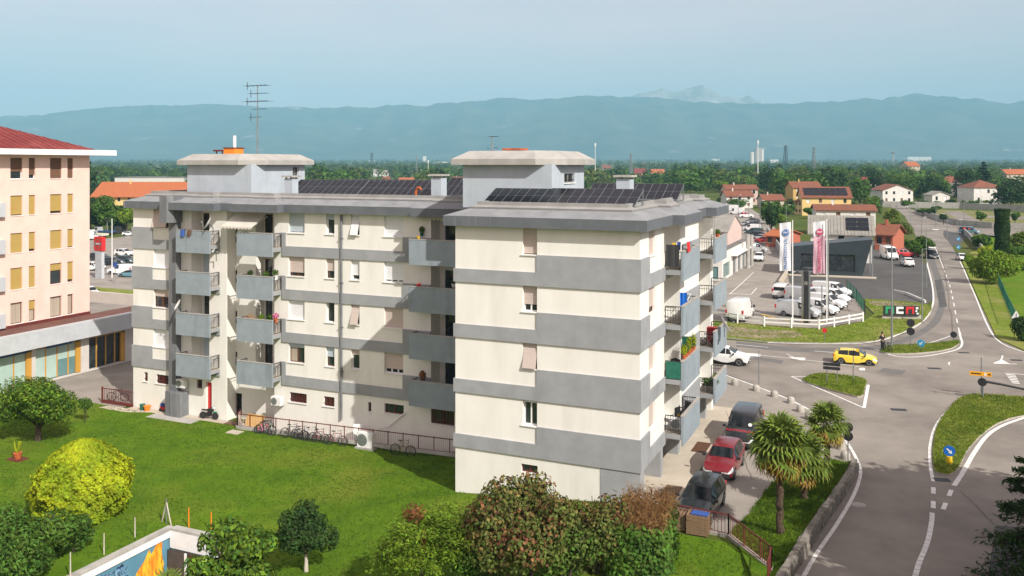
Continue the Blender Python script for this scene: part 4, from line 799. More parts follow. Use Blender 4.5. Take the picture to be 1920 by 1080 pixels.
def make_car(kd, nm='parked_car', cat='car'):
    P = PROF[kd]; st = P['st']; t = thing(nm, '', cat); wr = P['wheel']
    xs = sorted({s[0] for s in st} | {x + d for x in P['ax'] for d in (-wr * 1.12, -wr * .6, 0, wr * .6, wr * 1.12)})
    b = MB(); rows = []
    for x in xs:
        _, zl, wl, zb, wb, zr, wrf = st_at(st, x)
        zz = zl
        for a in P['ax']:
            if abs(x - a) < wr * 1.15: zz = max(zl, math.sqrt(max(0, (wr * 1.15) ** 2 - (x - a) ** 2)) + wr * .98)
        wm = max(wl, wb) * 1.015; zm = max(zz + .01, zl + (zb - zl) * .55)
        half = [(wl, zz), (wm, zm), (wb, zb), (wrf + (wb - wrf) * .04, zr - (zr - zb) * .06), (wrf * .75, zr), (wrf * .3, zr + .012)]
        rows.append([(x, y, z) for y, z in half] + [(x, -y, z) for y, z in half[::-1]])
    n = len(rows[0]); fs = []
    for i in range(len(rows) - 1):
        for k in range(n): fs.append((i * n + k, i * n + (k + 1) % n, (i + 1) * n + (k + 1) % n, (i + 1) * n + k))
    fs += [tuple(range(n)), tuple(range((len(rows) - 1) * n, len(rows) * n))]
    b.add([p for r in rows for p in r], fs); b.build('body', 'paint_white', t, smooth=38)
    def edge(x, tt, sgn, off=.008):
        _, zl, wl, zb, wb, zr, wrf = st_at(st, x); z2 = zr - (zr - zb) * .06; w2 = wrf + (wb - wrf) * .04; d = Vector((0, z2 - zb, wb - w2)).normalized()
        return (x, sgn * (wb + (w2 - wb) * tt + off * d.y), zb + (z2 - zb) * tt + off * d.z)
    for s in (1, -1):
        for x0, x1 in P['side']:
            xx = [x0] + [x for x in xs if x0 + .02 < x < x1 - .02] + [x1]; k = len(xx) - 1; lo = [edge(x, .04, s, .014) for x in xx]; hi = [edge(x, .94, s, .014) for x in xx]
            m = MB(); m.add(lo + hi, [(i, i + 1, k + 2 + i, k + 1 + i) for i in range(k)]); m.build('side_window', 'car_glass', t)
    def screen(nm_, xa, xb, f=.9):
        A, B = st_at(st, xa), st_at(st, xb); m = MB(); o = .012 if xb > xa else -.012
        up = Vector((A[5] - B[5], 0, abs(xb - xa))).normalized() * .014 if True else 0
        up = Vector(((A[5] - B[5]) * (1 if xb > xa else -1), 0, abs(xb - xa))).normalized() * .016
        pts = []
        for S_, yy in ((A, .98), (B, .92)):
            w = S_[6] + (S_[4] - S_[6]) * .04; z = S_[5] - (S_[5] - S_[3]) * .06
            pts.append([Vector((S_[0], w * yy, z)) + up, Vector((S_[0], S_[6] * .74, S_[5])) + up, Vector((S_[0], -S_[6] * .74, S_[5])) + up, Vector((S_[0], -w * yy, z)) + up])
        m.add(pts[0] + pts[1], [(0, 1, 5, 4), (1, 2, 6, 5), (2, 3, 7, 6)]); m.build(nm_, 'car_glass', t)
    screen('windscreen', *P['ws'])
    xr = st[0][0]
    if P['rw'] == 'flat' or P['rw'] is None and kd == 'minibus':
        S0 = st[0]; m = MB(); m.quad((xr - .012, S0[4] * .88, S0[3] + .05), (xr - .012, -S0[4] * .88, S0[3] + .05), (xr - .012, -S0[6] * .92, S0[5] - .12), (xr - .012, S0[6] * .92, S0[5] - .12)); m.build('rear_window', 'car_glass', t)
    elif P['rw']: screen('rear_window', P['rw'][1], P['rw'][0])
    wh = None
    for i, x in enumerate(P['ax']):
        for s in (1, -1):
            if wh is None:
                m = MB(); m.at(Matrix.Rotation(rad(90), 4, 'X')); m.lathe([(wr * .62, -.11), (wr * .94, -.11), (wr, -.06), (wr, .06), (wr * .94, .11), (wr * .62, .11)], n=20); wh = m.build('wheel', 'rubber', t, smooth=40)
                m = MB(); m.at(Matrix.Rotation(rad(90), 4, 'X')); m.lathe([(wr * .63, -.10), (wr * .60, -.118), (wr * .2, -.095), (.05, -.11)], n=10); m.lathe([(wr * .63, .10), (wr * .60, .118), (wr * .2, .095), (.05, .11)], n=10); m.build('rim', 'rim', wh, smooth=30); o = wh
            else: o = dup(wh, parent=t)
            o.location = (x, s * (st_at(st, x)[2] - .10), wr)
    lx, lz = P['lamp']; tx, tz = P['tail']; S1 = st_at(st, lx)
    for s in (1, -1):
        m = MB(); xf_ = st[-1][0]; lo, hi = [], []
        for x in sorted({lx - .20, lx - .08, *[q[0] for q in st if q[0] > lx - .08]}):
            _, zl_, wl_, zb_, wb_, zr_, wr_ = st_at(st, x); wm_, zm_ = max(wl_, wb_) * 1.015, zl_ + (zb_ - zl_) * .55
            for L_, f in ((lo, .12), (hi, .97)): L_.append((x + .012, s * (wm_ + (wb_ - wm_) * f + .014), zm_ + (zb_ - zm_) * f + .006))
        n_ = len(lo); S9 = st[-1]; lo.append((xf_ + .022, s * S9[4] * .45, lo[-1][2] + .02)); hi.append((xf_ + .022, s * S9[4] * .45, hi[-1][2])); m.add(lo + hi, [(i_, i_ + 1, n_ + 2 + i_, n_ + 1 + i_) for i_ in range(n_)]); m.build('headlight', 'lamp_clear', t)
        m = MB(); S2 = st_at(st, tx + .03); y2 = S2[4]; tall = .42 if 'van' in kd or kd == 'minibus' else .2
        m.box(tx - .06, tx + .14, min(s * (y2 - .16), s * (y2 + .02)), max(s * (y2 - .16), s * (y2 + .02)), tz - tall * .5, tz + tall * .5); m.build('taillight', 'lamp_red', t, bevel=.02)
        mx_ = P['ws'][1] - .12; S3 = st_at(st, mx_); m = MB(); m.box(mx_ - .06, mx_ + .07, min(s * (S3[4] + .02), s * (S3[4] + .24)), max(s * (S3[4] + .02), s * (S3[4] + .24)), S3[3] + .02, S3[3] + (.34 if kd == 'big_van' else .18)); m.build('mirror', 'plastic_black', t, bevel=.03)
    xf = st[-1][0]; zl = st[-1][1]; wl = st[-1][2]
    m = MB(); m.box(xf - .16, xf + .035, -wl - .06, wl + .06, zl - .12, zl + .10); m.build('front_bumper', 'plastic_black', t, bevel=.03)
    m = MB(); m.box(xr - .03, xr + .16, -st[0][2] - .1, st[0][2] + .1, zl - .1, zl + .10); m.build('rear_bumper', 'plastic_black', t, bevel=.03)
    m = MB(); m.box(xf - .06, xf + .02, -wl * .62, wl * .62, zl + .125, st[-1][3] - .015); m.build('grille', 'plastic_black', t)
    m = MB(); m.box(xf + .036, xf + .045, -.26, .26, zl - .04, zl + .07); m.build('number_plate', 'plate', t)
    m = MB(); m.box(xr - .045, xr - .031, -.26, .26, zl - .04, zl + .07); m.build('number_plate', 'plate', t)
    return t
PROTO = {}
def vehicle(kd, col, label, px=None, head=0.0, lxy=None, group=None, nm='parked_car', cat='car', dx=0.0):
    """head in degrees: 0 drives to the right along the block's front, 90 away from it."""
    if kd not in PROTO: PROTO[kd] = make_car(kd, nm, cat); t = PROTO[kd]; t['used'] = 0; del t['used']
    else: t = dup(PROTO[kd])
    t.name = nm; t['category'] = cat; t.scale = (.88, .88, .83) if kd == 'hatch' else (.93,) * 3
    if px is not None: g = G(*px)
    else: g = LW(*lxy); g.z = zg(g.x, g.y)
    ang = BR + rad(head); t.location = g + Vector((0, 0, .012)); t.rotation_euler.z = ang; t['label'] = label
    if group: t['group'] = group
    elif 'group' in t: del t['group']
    for c in t.children:
        if c.name.startswith('body'):
            c.material_slots[0].link = 'OBJECT'; c.material_slots[0].material = M('paint_' + col)
    return t
VH = dict(nm='parked_van', cat='van')
suv_dark = vehicle('estate', 'dark', 'dark blue-black estate car parked nose-first beside the stacked pallets', lxy=(2.95, .45), head=-92)
suv_red = vehicle('suv', 'red', 'shiny dark red car parked between the dark estate and black van', lxy=(2.95, 6.75), head=-91)
vt = vehicle('minibus', 'black', 'black van with red lettering on its bonnet parked beside the palms', lxy=(3.12, 12.6), head=-90, **VH)
# lettering on the black van's bonnet, round sticker and red flank print
bx = Matrix.Translation((1.84, 0, 1.135)) @ Matrix.Rotation(rad(90), 4, 'Z') @ Matrix.Rotation(rad(16), 4, 'X')
text('TATTOOLAB', 'lettering', .30, bx, 'red', vt, .004)
b = MB(); b.disc((1.30, .58, 1.43), .12, (.66, 0, .74), 14, .01); b.build('sticker', 'white', vt)
b = MB(); b.disc((-1.0, -.93, 1.55), .34, (0, -1, .35), 12, .015); b.disc((.1, -.93, 1.5), .22, (0, -1, .35), 10, .015); b.build('flank_print', 'red', vt)
vehicle('suv', 'white', 'white car passing behind the balconies on the street', px=(1360, 681), head=1, nm='car')
ycar = vehicle('hatch', 'yellow', 'bright yellow hatchback driving through the junction', px=(1603, 681), head=2, nm='car')
DG = 'vans and cars at the dealership'
vehicle('big_van', 'white', 'tall white van seen from behind at the white fence', px=(1389, 598), head=84, group=DG, **VH)
vehicle('minibus', 'white', 'white minibus with dark rear window behind the first flagpole', px=(1466, 557), head=88, group=DG, **VH)
vehicle('mid_van', 'silver', 'silver panel van side-on just behind the white fence', px=(1497, 594), head=-12, group=DG, **VH)
vehicle('small_van', 'white', 'white small van directly behind the silver panel van', px=(1536, 588), head=-22, group=DG, **VH)
vehicle('small_van', 'white', 'second white small van behind the silver panel van', px=(1552, 577.5), head=-22, group=DG, **VH)
vehicle('mid_van', 'white', 'third white van in the row behind the silver panel van', px=(1557, 568), head=-22, group=DG, **VH)
vehicle('mid_van', 'white', 'farthest white van of the row nearest the dark showroom', px=(1560, 555), head=-22, group=DG, **VH)
vehicle('mid_van', 'silver', 'grey van half hidden behind the black pylon sign', px=(1510, 566), head=-18, group=DG, **VH)
vehicle('hatch', 'grey', 'grey coupe parked under the pink banner at the showroom', px=(1510, 516), head=178, group=DG)
vehicle('big_van', 'white', 'white delivery van facing out right of the dark showroom', px=(1667, 486), head=-72, group=DG, **VH)
vehicle('suv', 'white', 'white car seen from behind in the dark yard', px=(1701, 499), head=100, group=DG)
vehicle('suv', 'rosso', 'red vehicle half hidden beside the white delivery van', px=(1699, 482), head=20, group=DG)
vehicle('suv', 'dark', 'black car driving towards the camera on the side road', px=(1747, 484), head=-78, nm='car')
vehicle('hatch', 'white', 'white car at the hedge by the side road', px=(1804, 488), head=-80)
vehicle('minibus', 'teal', 'long pale teal minivan turning at the far garden wall', px=(1818, 439), head=-18, nm='car')
for kd, col, lab, px, hd in (
    ('suv', 'white', 'white car facing the camera in the dealer alley', (1423, 489), -86), ('mid_van', 'white', 'white van half hidden behind the garage shed corner', (1399, 489), 88), ('mid_van', 'silver', 'grey-sided van behind the white car in the dealer alley', (1415, 473), 10),
    ('suv', 'rosso', 'bright red car in the row along the dealer alley', (1431, 456), 172), ('hatch', 'silver', 'silver hatchback just behind the bright red car', (1425, 449), 172), ('suv', 'dark', 'dark car second behind the bright red car', (1416, 445), 172),
    ('small_van', 'green', 'dark green small van third behind the bright red car', (1413, 440), 172), ('mid_van', 'white', 'white van above the dark green small van', (1410, 433), 172), ('hatch', 'dark', 'dark hatchback beyond the row of vans', (1408, 424), 168),
    ('suv', 'silver', 'silver estate near the far end of the dealer alley', (1410, 418), 165), ('hatch', 'white', 'white hatchback by the far end of the shed', (1397, 423), 150), ('minibus', 'white', 'white minibus with black rear glass at the end of the alley', (1399, 408), 20),
    ('big_van', 'white', 'long white van at the far end of the alley', (1381, 402), 175), ('big_van', 'white', 'farthest white van beside the roof edge', (1371, 396), 175)):
    vehicle(kd, col, lab, px=px, head=hd, group=DG, **(VH if 'van' in kd or kd == 'minibus' else {}))
LG = 'vehicles in the yard left of the block'
for kd, col, lab, px, hd in (
    ('suv', 'white', 'white car left of the red pylon sign', (176, 507), 8), ('suv', 'dark', 'dark car behind the red pylon sign', (186, 488), 5), ('small_van', 'white', 'white small van beside the small blue sign', (226, 514), 200), ('hatch', 'teal', 'grey-green hatchback at the white fence by the block', (243, 519), 200),
    ('suv', 'green', 'dark green car beyond the white small van', (236, 494), 4), ('suv', 'dark', 'dark car in the shade behind the flagpole', (212, 497), 30), ('suv', 'white', 'white estate parked beyond the dark green car', (233, 480), 4), ('hatch', 'white', 'white car at the far wall of the left yard', (243, 442), 20),
    ('big_van', 'white', 'white van cut by the pink building at the left yard', (166, 450), 100), ('suv', 'white', 'white car on the street beside the pink building', (168, 557), -20)):
    vehicle(kd, col, lab, px=px, head=hd, group=LG, **(VH if 'van' in kd or kd == 'minibus' else {}))
def truck(px, head, cab, bed, label):
    g = G(*px); t = thing('flatbed_truck', label, 'truck', g, BR + rad(head), LG)
    b = MB(); b.prism([(1.3, -.95), (2.9, -.95), (2.9, .95), (1.3, .95)], .5, 1.35); b.add([(1.35, -.92, 1.352), (2.88, -.92, 1.352), (2.88, .92, 1.352), (1.35, .92, 1.352), (1.4, -.82, 2.15), (2.4, -.82, 2.15), (2.4, .82, 2.15), (1.4, .82, 2.15)], [(4, 5, 6, 7), (0, 1, 5, 4), (1, 2, 6, 5), (2, 3, 7, 6), (3, 0, 4, 7)]); b.build('cab', cab, t, bevel=.05)
    b = MB(); b.quad((2.87, -.8, 1.42), (2.87, .8, 1.42), (2.44, .74, 2.08), (2.44, -.74, 2.08)); b.build('windscreen', 'car_glass', t)
    for s in (1, -1): b = MB(); b.quad((1.5, s * .925, 1.42), (2.7, s * .925, 1.42), (2.32, s * .85, 2.05), (1.5, s * .85, 2.05)); b.build('side_window', 'car_glass', t)
    b = MB(); b.box(-2.9, 1.2, -1.0, 1.0, .78, .9); b.build('bed', 'metal_grey', t)
    for x0, x1, y0, y1 in ((-2.9, 1.2, -1.03, -1.0), (-2.9, 1.2, 1.0, 1.03), (-2.93, -2.9, -1.0, 1.0)): b = MB(); b.box(x0, x1, y0, y1, .8, 1.3); b.build('side_board', bed, t)
    for x in (-1.7, 2.1):
        for s in (1, -1): b = MB(); b.at(Matrix.Rotation(rad(90), 4, 'X')); b.lathe([(.2, -.12), (.42, -.12), (.42, .12), (.2, .12)], (x, .42, 0), 14); o = b.build('wheel', 'rubber', t); o.location.y = s * .85
truck((181, 447), 185, 'paint_white', 'paint_cream', 'cream flatbed truck parked under the trees in the left yard'); truck((196, 441), 185, 'paint_silver', 'paint_blue', 'blue-sided flatbed truck behind the cream one')
# ---------------------------------------------------------------- pink building with shops, on the left
mat('pink_wall', (.76, .55, .478), (.70, .497, .43), .7, .9, bump=.1, bscale=20, c3=(.63, .465, .39), scale3=.7, lo3=.56, hi3=.82, stretch3=(1, 1, .2), spec=.2)
mat('roof_red', (.20, .028, .026), (.15, .022, .02), 1.5, .7, c3=(.26, .06, .05), scale3=.5)
mat('shop_wall', (.56, .52, .49), (.48, .45, .42), 1, .9); mat('canopy_grey', (.46, .48, .50), (.40, .42, .44), 1.2, .7); mat('pink_cream', (.62, .55, .50), (.56, .5, .45), 1, .9)
mat('sign_blue', (.02, .06, .19), rough=.5); mat('frame_ochre', (.50, .27, .05), rough=.5); mat('roof_tar', (.16, .07, .05), (.11, .05, .04), .8, .95, bump=.2)
mat('blind_pale', (.40, .52, .47), (.33, .44, .40), .8, .6)
PXT, PXS = -59.0, -54.5
PK = thing('pink_building', 'pink apartment building with red roof and ochre blinds above a row of shops', 'building', LW(PXT, 10), BR)
def kx(x): return x - PXT
def ky(y): return y - 10
P0 = lambda u, z, d: (0 - d, ky(u), z)
y1 = 17.55; y0 = -22.0; ZS = 17.9
uc = [(19.5, 42), (54, 66), (94, 115.5), (126.5, 137)]; rowz = [(15.75, 17.62), (12.55, 14.3), (9.28, 11.0), (6.05, 7.95), (3.05, 4.9)]
cols = [(SY(a, PXT), SY(b, PXT)) for a, b in uc]; cols += [(c[0] - 12.2, c[1] - 12.2) for c in cols]
b = MB(); facade(b, P0, y0, y1, -1.5, ZS, [(c[0], c[1], r[0], r[1], .22) for c in cols for r in rowz]); b.quad((0, ky(y1), -1.5), (-14, ky(y1), -1.5), (-14, ky(y1), ZS), (0, ky(y1), ZS)); b.build('wall', 'pink_wall', PK)
for j, r in enumerate(rowz):
    for i, c in enumerate(cols):
        sh = [.62, .78, 1.0, 1.0][(i + j) % 4] if j == 0 else [.98, .92, .96, .85][(i + j) % 4] if j < 3 else [1.0, .97, .32, .85][i % 4] if j == 3 else [0, .42, 0, 0][i % 4]
        window(PK, P0, c[0], c[1], r[0], r[1], .22, sh, 'shutter_brown' if j == 0 else 'shutter_ochre', 'frame_white' if j == 0 else 'frame_brown', sill=False, casements=2 if c[1] - c[0] > 1.2 else 1, curt=j == 4)
        b = MB(); pbox(b, P0, c[0] - .1, c[1] + .1, r[0] - .06, r[0] - .003, -.05, .1); b.build('sill', 'white', PK)
yb = SY(3, PXT)
for z in (13.6, 10.4, 7.2, 4.0):
    b = MB(); b.box(.002, .4, ky(yb - 6), ky(SY(5, PXT)), z - 1.1, z + .1); b.build('balcony', 'canopy_grey', PK)
b = MB(); e = 1.3; yy0, yy1 = ky(y0 - e), ky(y1 + 2.0)
b.box(-16, e, yy0, yy1, ZS, ZS + .5); b.build('eave', 'white', PK)
b = MB(); rp = [(e - .15, yy0 + .2), (e - .15, yy1 - 2.2), (-16, yy1 - 2.2), (-16, yy0 + .2)]; xm = -8.0
zt = ZS + .5; A = Vector((e - .15, yy1 - 2.2, zt + .02)); B = Vector((e - .15, yy0 + .2, zt + .02)); C = Vector((-16, yy1 - 2.2, zt + .02)); D = Vector((-16, yy0 + .2, zt + .02)); E1 = Vector((xm, yy1 - 10.5, zt + 3.3)); E2 = Vector((xm, yy0 + 9, zt + 3.3))
b.add([A, B, C, D, E1, E2], [(0, 1, 5, 4), (0, 4, 2), (2, 4, 5, 3), (1, 3, 5)]); roof = b.build('roof', 'roof_red', PK)
b = MB(); nr = 60
for k in range(nr):
    y = B.y + (A.y - B.y) * (k + .5) / nr; t = min(1, max(0, (A.y - y) / (A.y - E1.y)), max(0, (y - B.y) / (E2.y - B.y))); b.bar((e - .15, y, zt + .04), (e - .15 + (xm - e + .15) * t, y, zt + .04 + 3.28 * t), .05, .05)
kind(b.build('roof_rib', 'roof_red', roof), 'stuff')
# podium of shops
pd0, pd1 = kx(PXS), 0.0; ye = ky(27); b = MB()
yq = [SY(u, PXS) for u in (-70, 0, 60, 67, 152, 167, 235)]
PS_ = lambda u, z, d: (pd0 - d, ky(u), z)
shops = [(yq[0], yq[2], -1.4, 1.75, .35), (yq[3], yq[4], -1.4, 1.75, .35), (yq[5], yq[6], -1.4, 1.75, .35)]
facade(b, PS_, -22, 27, -1.6, 1.78, shops); b.build('shop_wall', 'shop_wall', PK)
b = MB(); b.box(.02, pd0 + .2, ky(-22), ye, 2.62, 2.72); b.build('podium_roof', 'roof_tar', PK)
b = MB(); b.box(pd0 + .2, pd0 + .95, ky(-22), ye + .4, 1.75, 3.15); b.build('canopy_fascia', 'canopy_grey', PK); b = MB(); b.box(.003, .12, ky(-22), ky(y1), 2.73, 2.98); b.build('flashing', 'red_brown', PK)
b = MB(); b.box(-14, pd0 + .19, ye, ye + .3, 1.8, 2.98); b.build('podium_parapet', 'pink_cream', PK)
for i, h in enumerate(shops):
    n = 4; m = MB()
    for k in range(n + 1): c = h[0] + (h[1] - h[0]) * k / n; pbox(m, PS_, c - .06, c + .06, -1.35, 1.35, .24, .33)
    pbox(m, PS_, h[0], h[1], 1.35, 1.46, .24, .33); pbox(m, PS_, h[1] - .45, h[1], -1.35, 1.34, .05, .235); w = m.build('shop_window', 'frame_ochre', PK)
    for k in range(n):
        a, c = h[0] + (h[1] - h[0]) * k / n + .06, h[0] + (h[1] - h[0]) * (k + 1) / n - .06
        q = MB(); q.quad(PS_(a, -1.35, .29), PS_(c, -1.35, .29), PS_(c, 1.35, .29), PS_(a, 1.35, .29)); q.build('pane', 'glass' if i == 2 else 'glass_teal', w)
        if i < 2: q = MB(); zb = -1.3 if k < 2 or i == 0 else .1; pbox(q, PS_, a, c, zb, 1.33, .262, .275); q.build('blind', 'blind_pale', w)
    q = MB(); pbox(q, PS_, h[0], h[1], 1.46, 1.74, .10, .3); q.build('header', 'sign_blue' if i < 2 else 'canopy_grey', w)
def signboard(word, ya, yb_, label):
    t = bthing('shop_sign', label, 'shop sign', PXS + .05, ya, 1.38); q = MB(); q.box(0, .12, 0, yb_ - ya, 0, .62); q.build('board', 'sign_blue', t)
    text(word, 'lettering', .46 if len(word) < 10 else .40, Matrix.Translation((.135, (yb_ - ya) / 2, .31)) @ Matrix.Rotation(rad(90), 4, 'Z') @ Matrix.Rotation(rad(90), 4, 'X'), 'white', t, .01)
signboard('PRESTITI', SY(-12, PXS), SY(50, PXS), 'dark blue shop sign reading PRESTITI at the left edge'); signboard('CESSIONI DEL QUINTO', SY(86, PXS), SY(134, PXS), 'dark blue shop sign reading CESSIONI DEL QUINTO')
# red gate and fence at the passage
gt = bthing('low_gate', 'dark red iron gate panel beside the left end of the block', 'gate', *WL(*G(191, 755).xy), z=-1.5)
ln = WL(*G(236, 768).xy)[0] - WL(*G(191, 755).xy)[0]; b = MB(); b.box(0, .1, -.05, .05, 0, 1.25); b.box(.1, ln, -.03, .03, .02, .25); b.bar((.1, 0, 1.15), (ln, 0, 1.15), .05)
b.build('gate_frame', 'red_brown', gt)
for k in range(16): b = MB(); b.bar((.1 + (ln - .1) * (k + 1) / 17, 0, .25), (.1 + (ln - .1) * (k + 1) / 17, 0, 1.13), .025); b.build('bar', 'red_brown', gt)
# pylon sign with ring emblem
g = G(187, 522); t = thing('pylon_sign', 'red square sign with silver ring emblem on a grey pylon', 'pylon sign', g, BR + rad(-8))
pw = (201 - 181) / F * g.y * .5; b = MB(); b.box(-pw, pw, -.25, .25, 0, WZ(*WL(g.x, g.y), 470) - g.z); b.build('pillar', 'canopy_grey', t)
z0, z1 = CH - (470 - HV) * g.y / F - g.z, CH - (444 - HV) * g.y / F - g.z
b = MB(); b.box(-pw * 1.25, pw * 1.25, -.32, .32, z0 + .003, z1); b.build('panel', 'red', t)
zc, r_ = (z0 + z1) / 2, (z1 - z0) * .30; b = MB(); n = 28
for k in range(n):
    a0, a1 = 6.2832 * k / n, 6.2832 * (k + 1) / n; q = [(math.cos(a) * rr, -.345, zc + math.sin(a) * rr) for a, rr in ((a0, r_), (a1, r_), (a1, r_ * 1.18), (a0, r_ * 1.18))]; b.quad(*q)
b.build('ring_emblem', 'chrome', t); b = MB(); b.box(-r_ * 1.35, r_ * 1.35, -.37, -.34, zc - r_ * .24, zc + r_ * .24); b.build('emblem_bar', 'metal_grey', t)
text('NISSAN', 'lettering', r_ * .42, Matrix.Translation((0, -.378, zc)) @ Matrix.Rotation(rad(90), 4, 'X'), 'white', t, .005)
def pole(name, label, cat, px, vtop, r=.06, m='metal_grey', group=None, parts=()):
    g = G(*px); t = thing(name, label, cat, g, BR, group); h = (CH - (vtop - HV) * g.y / F) - g.z; MB().tube([(0, 0, -.05), (0, 0, h)], [r, r * .7], 8).build('pole', m, t, smooth=40); return t, h, g
pole('flagpole', 'bare white flagpole right of the red pylon sign', 'flagpole', (210, 521), 410, .09, 'metal_white')
t, h, g = pole('floodlight', 'thin floodlight post beside the trees in the left yard', 'floodlight', (201, 441), 413, .12); b = MB(); b.box(-.6, .6, -.3, .3, h, h + .5); b.build('lamp_head', 'plastic_black', t)
g = G(216, 531); t = thing('small_sign', 'small blue sign on a thin post at the yard verge', 'sign', g, BR); b = MB(); b.tube([(0, 0, 0), (0, 0, 3.6)], .04, 6); b.build('post', 'metal_grey', t); b = MB(); b.box(-.4, .4, -.03, .03, 2.5, 3.3); b.build('plate', 'blue', t); b = MB(); b.box(-.3, .3, -.04, .04, 3.33, 3.7); b.build('plate', 'metal_grey', t)
# rail fences
def rail_fence(pts, label, h=.95, step=None):
    p0 = pts[0]; t = thing('rail_fence', label, 'fence', p0); out = []
    for a, c in zip(pts, pts[1:]):
        n = max(1, round((c - a).length / step)) if step else 1
        out += [a + (c - a) * k / n for k in range(n)]
    out.append(pts[-1])
    for p in out: q = p - p0; b = MB(); b.box(-.07, .07, -.07, .07, 0, h + .1); o = b.build('post', 'metal_white', t, loc=q)
    for a, c in zip(out, out[1:]):
        for z in (h * .5, h * .92): b = MB(); d = (c - a).normalized() * .0; b.bar(a - p0 + Vector((0, 0, z)) + d, c - p0 + Vector((0, 0, z)), .05, .13); b.build('rail', 'metal_white', t)
rail_fence([G(*p, .1) for p in ((1322, 592), (1383, 606), (1433, 612), (1484, 615), (1535.6, 617), (1564, 613), (1592, 608), (1618, 603))], 'white two-rail fence along the grass before the parked vans')
rail_fence([LW(-82, 52.3, -1.4), LW(-62, 51.9, -1.4), LW(-44, 51.5, -1.4)], 'white rail fence at the yard beside the red pylon sign', step=3)
# ---------------------------------------------------------------- dealership
mat('clad_dark', (.022, .032, .038), (.03, .042, .05), .8, .4, spec=.5); mat('sheet_roof', (.285, .27, .24), (.235, .225, .20), 1.2, .7, c3=(.20, .19, .17), scale3=.5); mat('roof_tile', (.235, .085, .045), (.16, .055, .032), 2.2, .85, bump=.4, bscale=6, c3=(.14, .06, .04), scale3=.5); mat('roof_tile_orange', (.42, .13, .045), (.32, .095, .038), 2.2, .85, bump=.4, bscale=6)
mat('wall_white', (.66, .64, .60), (.58, .56, .53), .8, .9); mat('wall_yellow', (.72, .52, .22), (.64, .46, .19), .8, .9); mat('wall_pink', (.60, .46, .41), (.53, .4, .36), .8, .9); mat('wall_red', (.42, .13, .075), (.36, .11, .065), .8, .9); mat('wall_beige', (.52, .46, .37), (.45, .40, .32), .8, .9); mat('wall_ochre', (.50, .33, .12), rough=.9)
def quadbox(px0, px1, depth, skew=0.0):
    """Ground frame whose front edge runs between two photo pixels."""
    a, c = G(*px0), G(*px1); d = (c - a); w = d.xy.length; return a, math.atan2(d.y, d.x), w
def zat(g, v): return CH - (v - HV) * g.y / F - g.z
a, rot, w = quadbox((1481, 515), (1637, 521), 12)
sh = thing('showroom', 'dark slate showroom with slanted top edge and long window', 'building', a, rot)
zl, zr = zat(a, 462), zat(G(1637, 521), 449); b = MB(); D = 11.0; k0, k1 = w * .88, w * 1.0
fr = lambda t: zl + (zr - zl) * t
g0, g1, gz0, gz1 = w * .13, w * .79, .75, 3.35
PSH = lambda u, z, d: (u, d, z)
b.add([(0, 0, 0), (g0, 0, 0), (g0, 0, fr(g0 / w)), (0, 0, fr(0)), (g1, 0, 0), (w * .87, 0, 0), (w, 0, fr(1)), (g1, 0, fr(g1 / w)), (g0, 0, gz0), (g1, 0, gz0), (g0, 0, gz1), (g1, 0, gz1)],
      [(0, 1, 2, 3), (4, 5, 6, 7), (1, 4, 9, 8), (10, 11, 7, 2)]); b.add([(0, 0, 0), (0, 0, fr(0)), (0, D, fr(0)), (0, D, 0)], [(0, 1, 2, 3)]); b.add([(0, 0, fr(0)), (w, 0, fr(1)), (w, D, fr(1) - .4), (0, D, fr(0) - .4)], [(0, 1, 2, 3)]); b.add([(w * .87, .3, 0), (w * .87, .3, fr(1) - .3), (w * .87, D, fr(1) - .5), (w * .87, D, 0)], [(0, 1, 2, 3)])
for q in ((g0, gz0, g0, gz1), (g1, gz0, g1, gz1), (g0, gz0, g1, gz0), (g0, gz1, g1, gz1)): b.quad((q[0], 0, q[1]), (q[2], 0, q[3]), (q[2], .25, q[3]), (q[0], .25, q[1]))
b.build('cladding', 'clad_dark', sh)
for k in range(4):
    x0, x1 = g0 + (g1 - g0) * k / 4, g0 + (g1 - g0) * (k + 1) / 4; q = MB(); q.quad((x0 + .03, .22, gz0), (x1 - .03, .22, gz0), (x1 - .03, .22, gz1), (x0 + .03, .22, gz1)); q.build('window', 'glass', sh); q = MB(); q.box(x1 - .03, x1 + .03, .16, .24, gz0, gz1); q.build('mullion', 'metal_dark', sh)
q = MB(); q.box(-.2, w + .4, -1.3, -.02, 0, .16); q.build('apron', 'paving', sh); q = MB(); q.box(w - .15, w + .05, .4, .6, 0, fr(1)); q.box(w - .15, w + .05, 5.4, 5.6, 0, fr(1) - .2); q.build('post', 'metal_grey', sh)
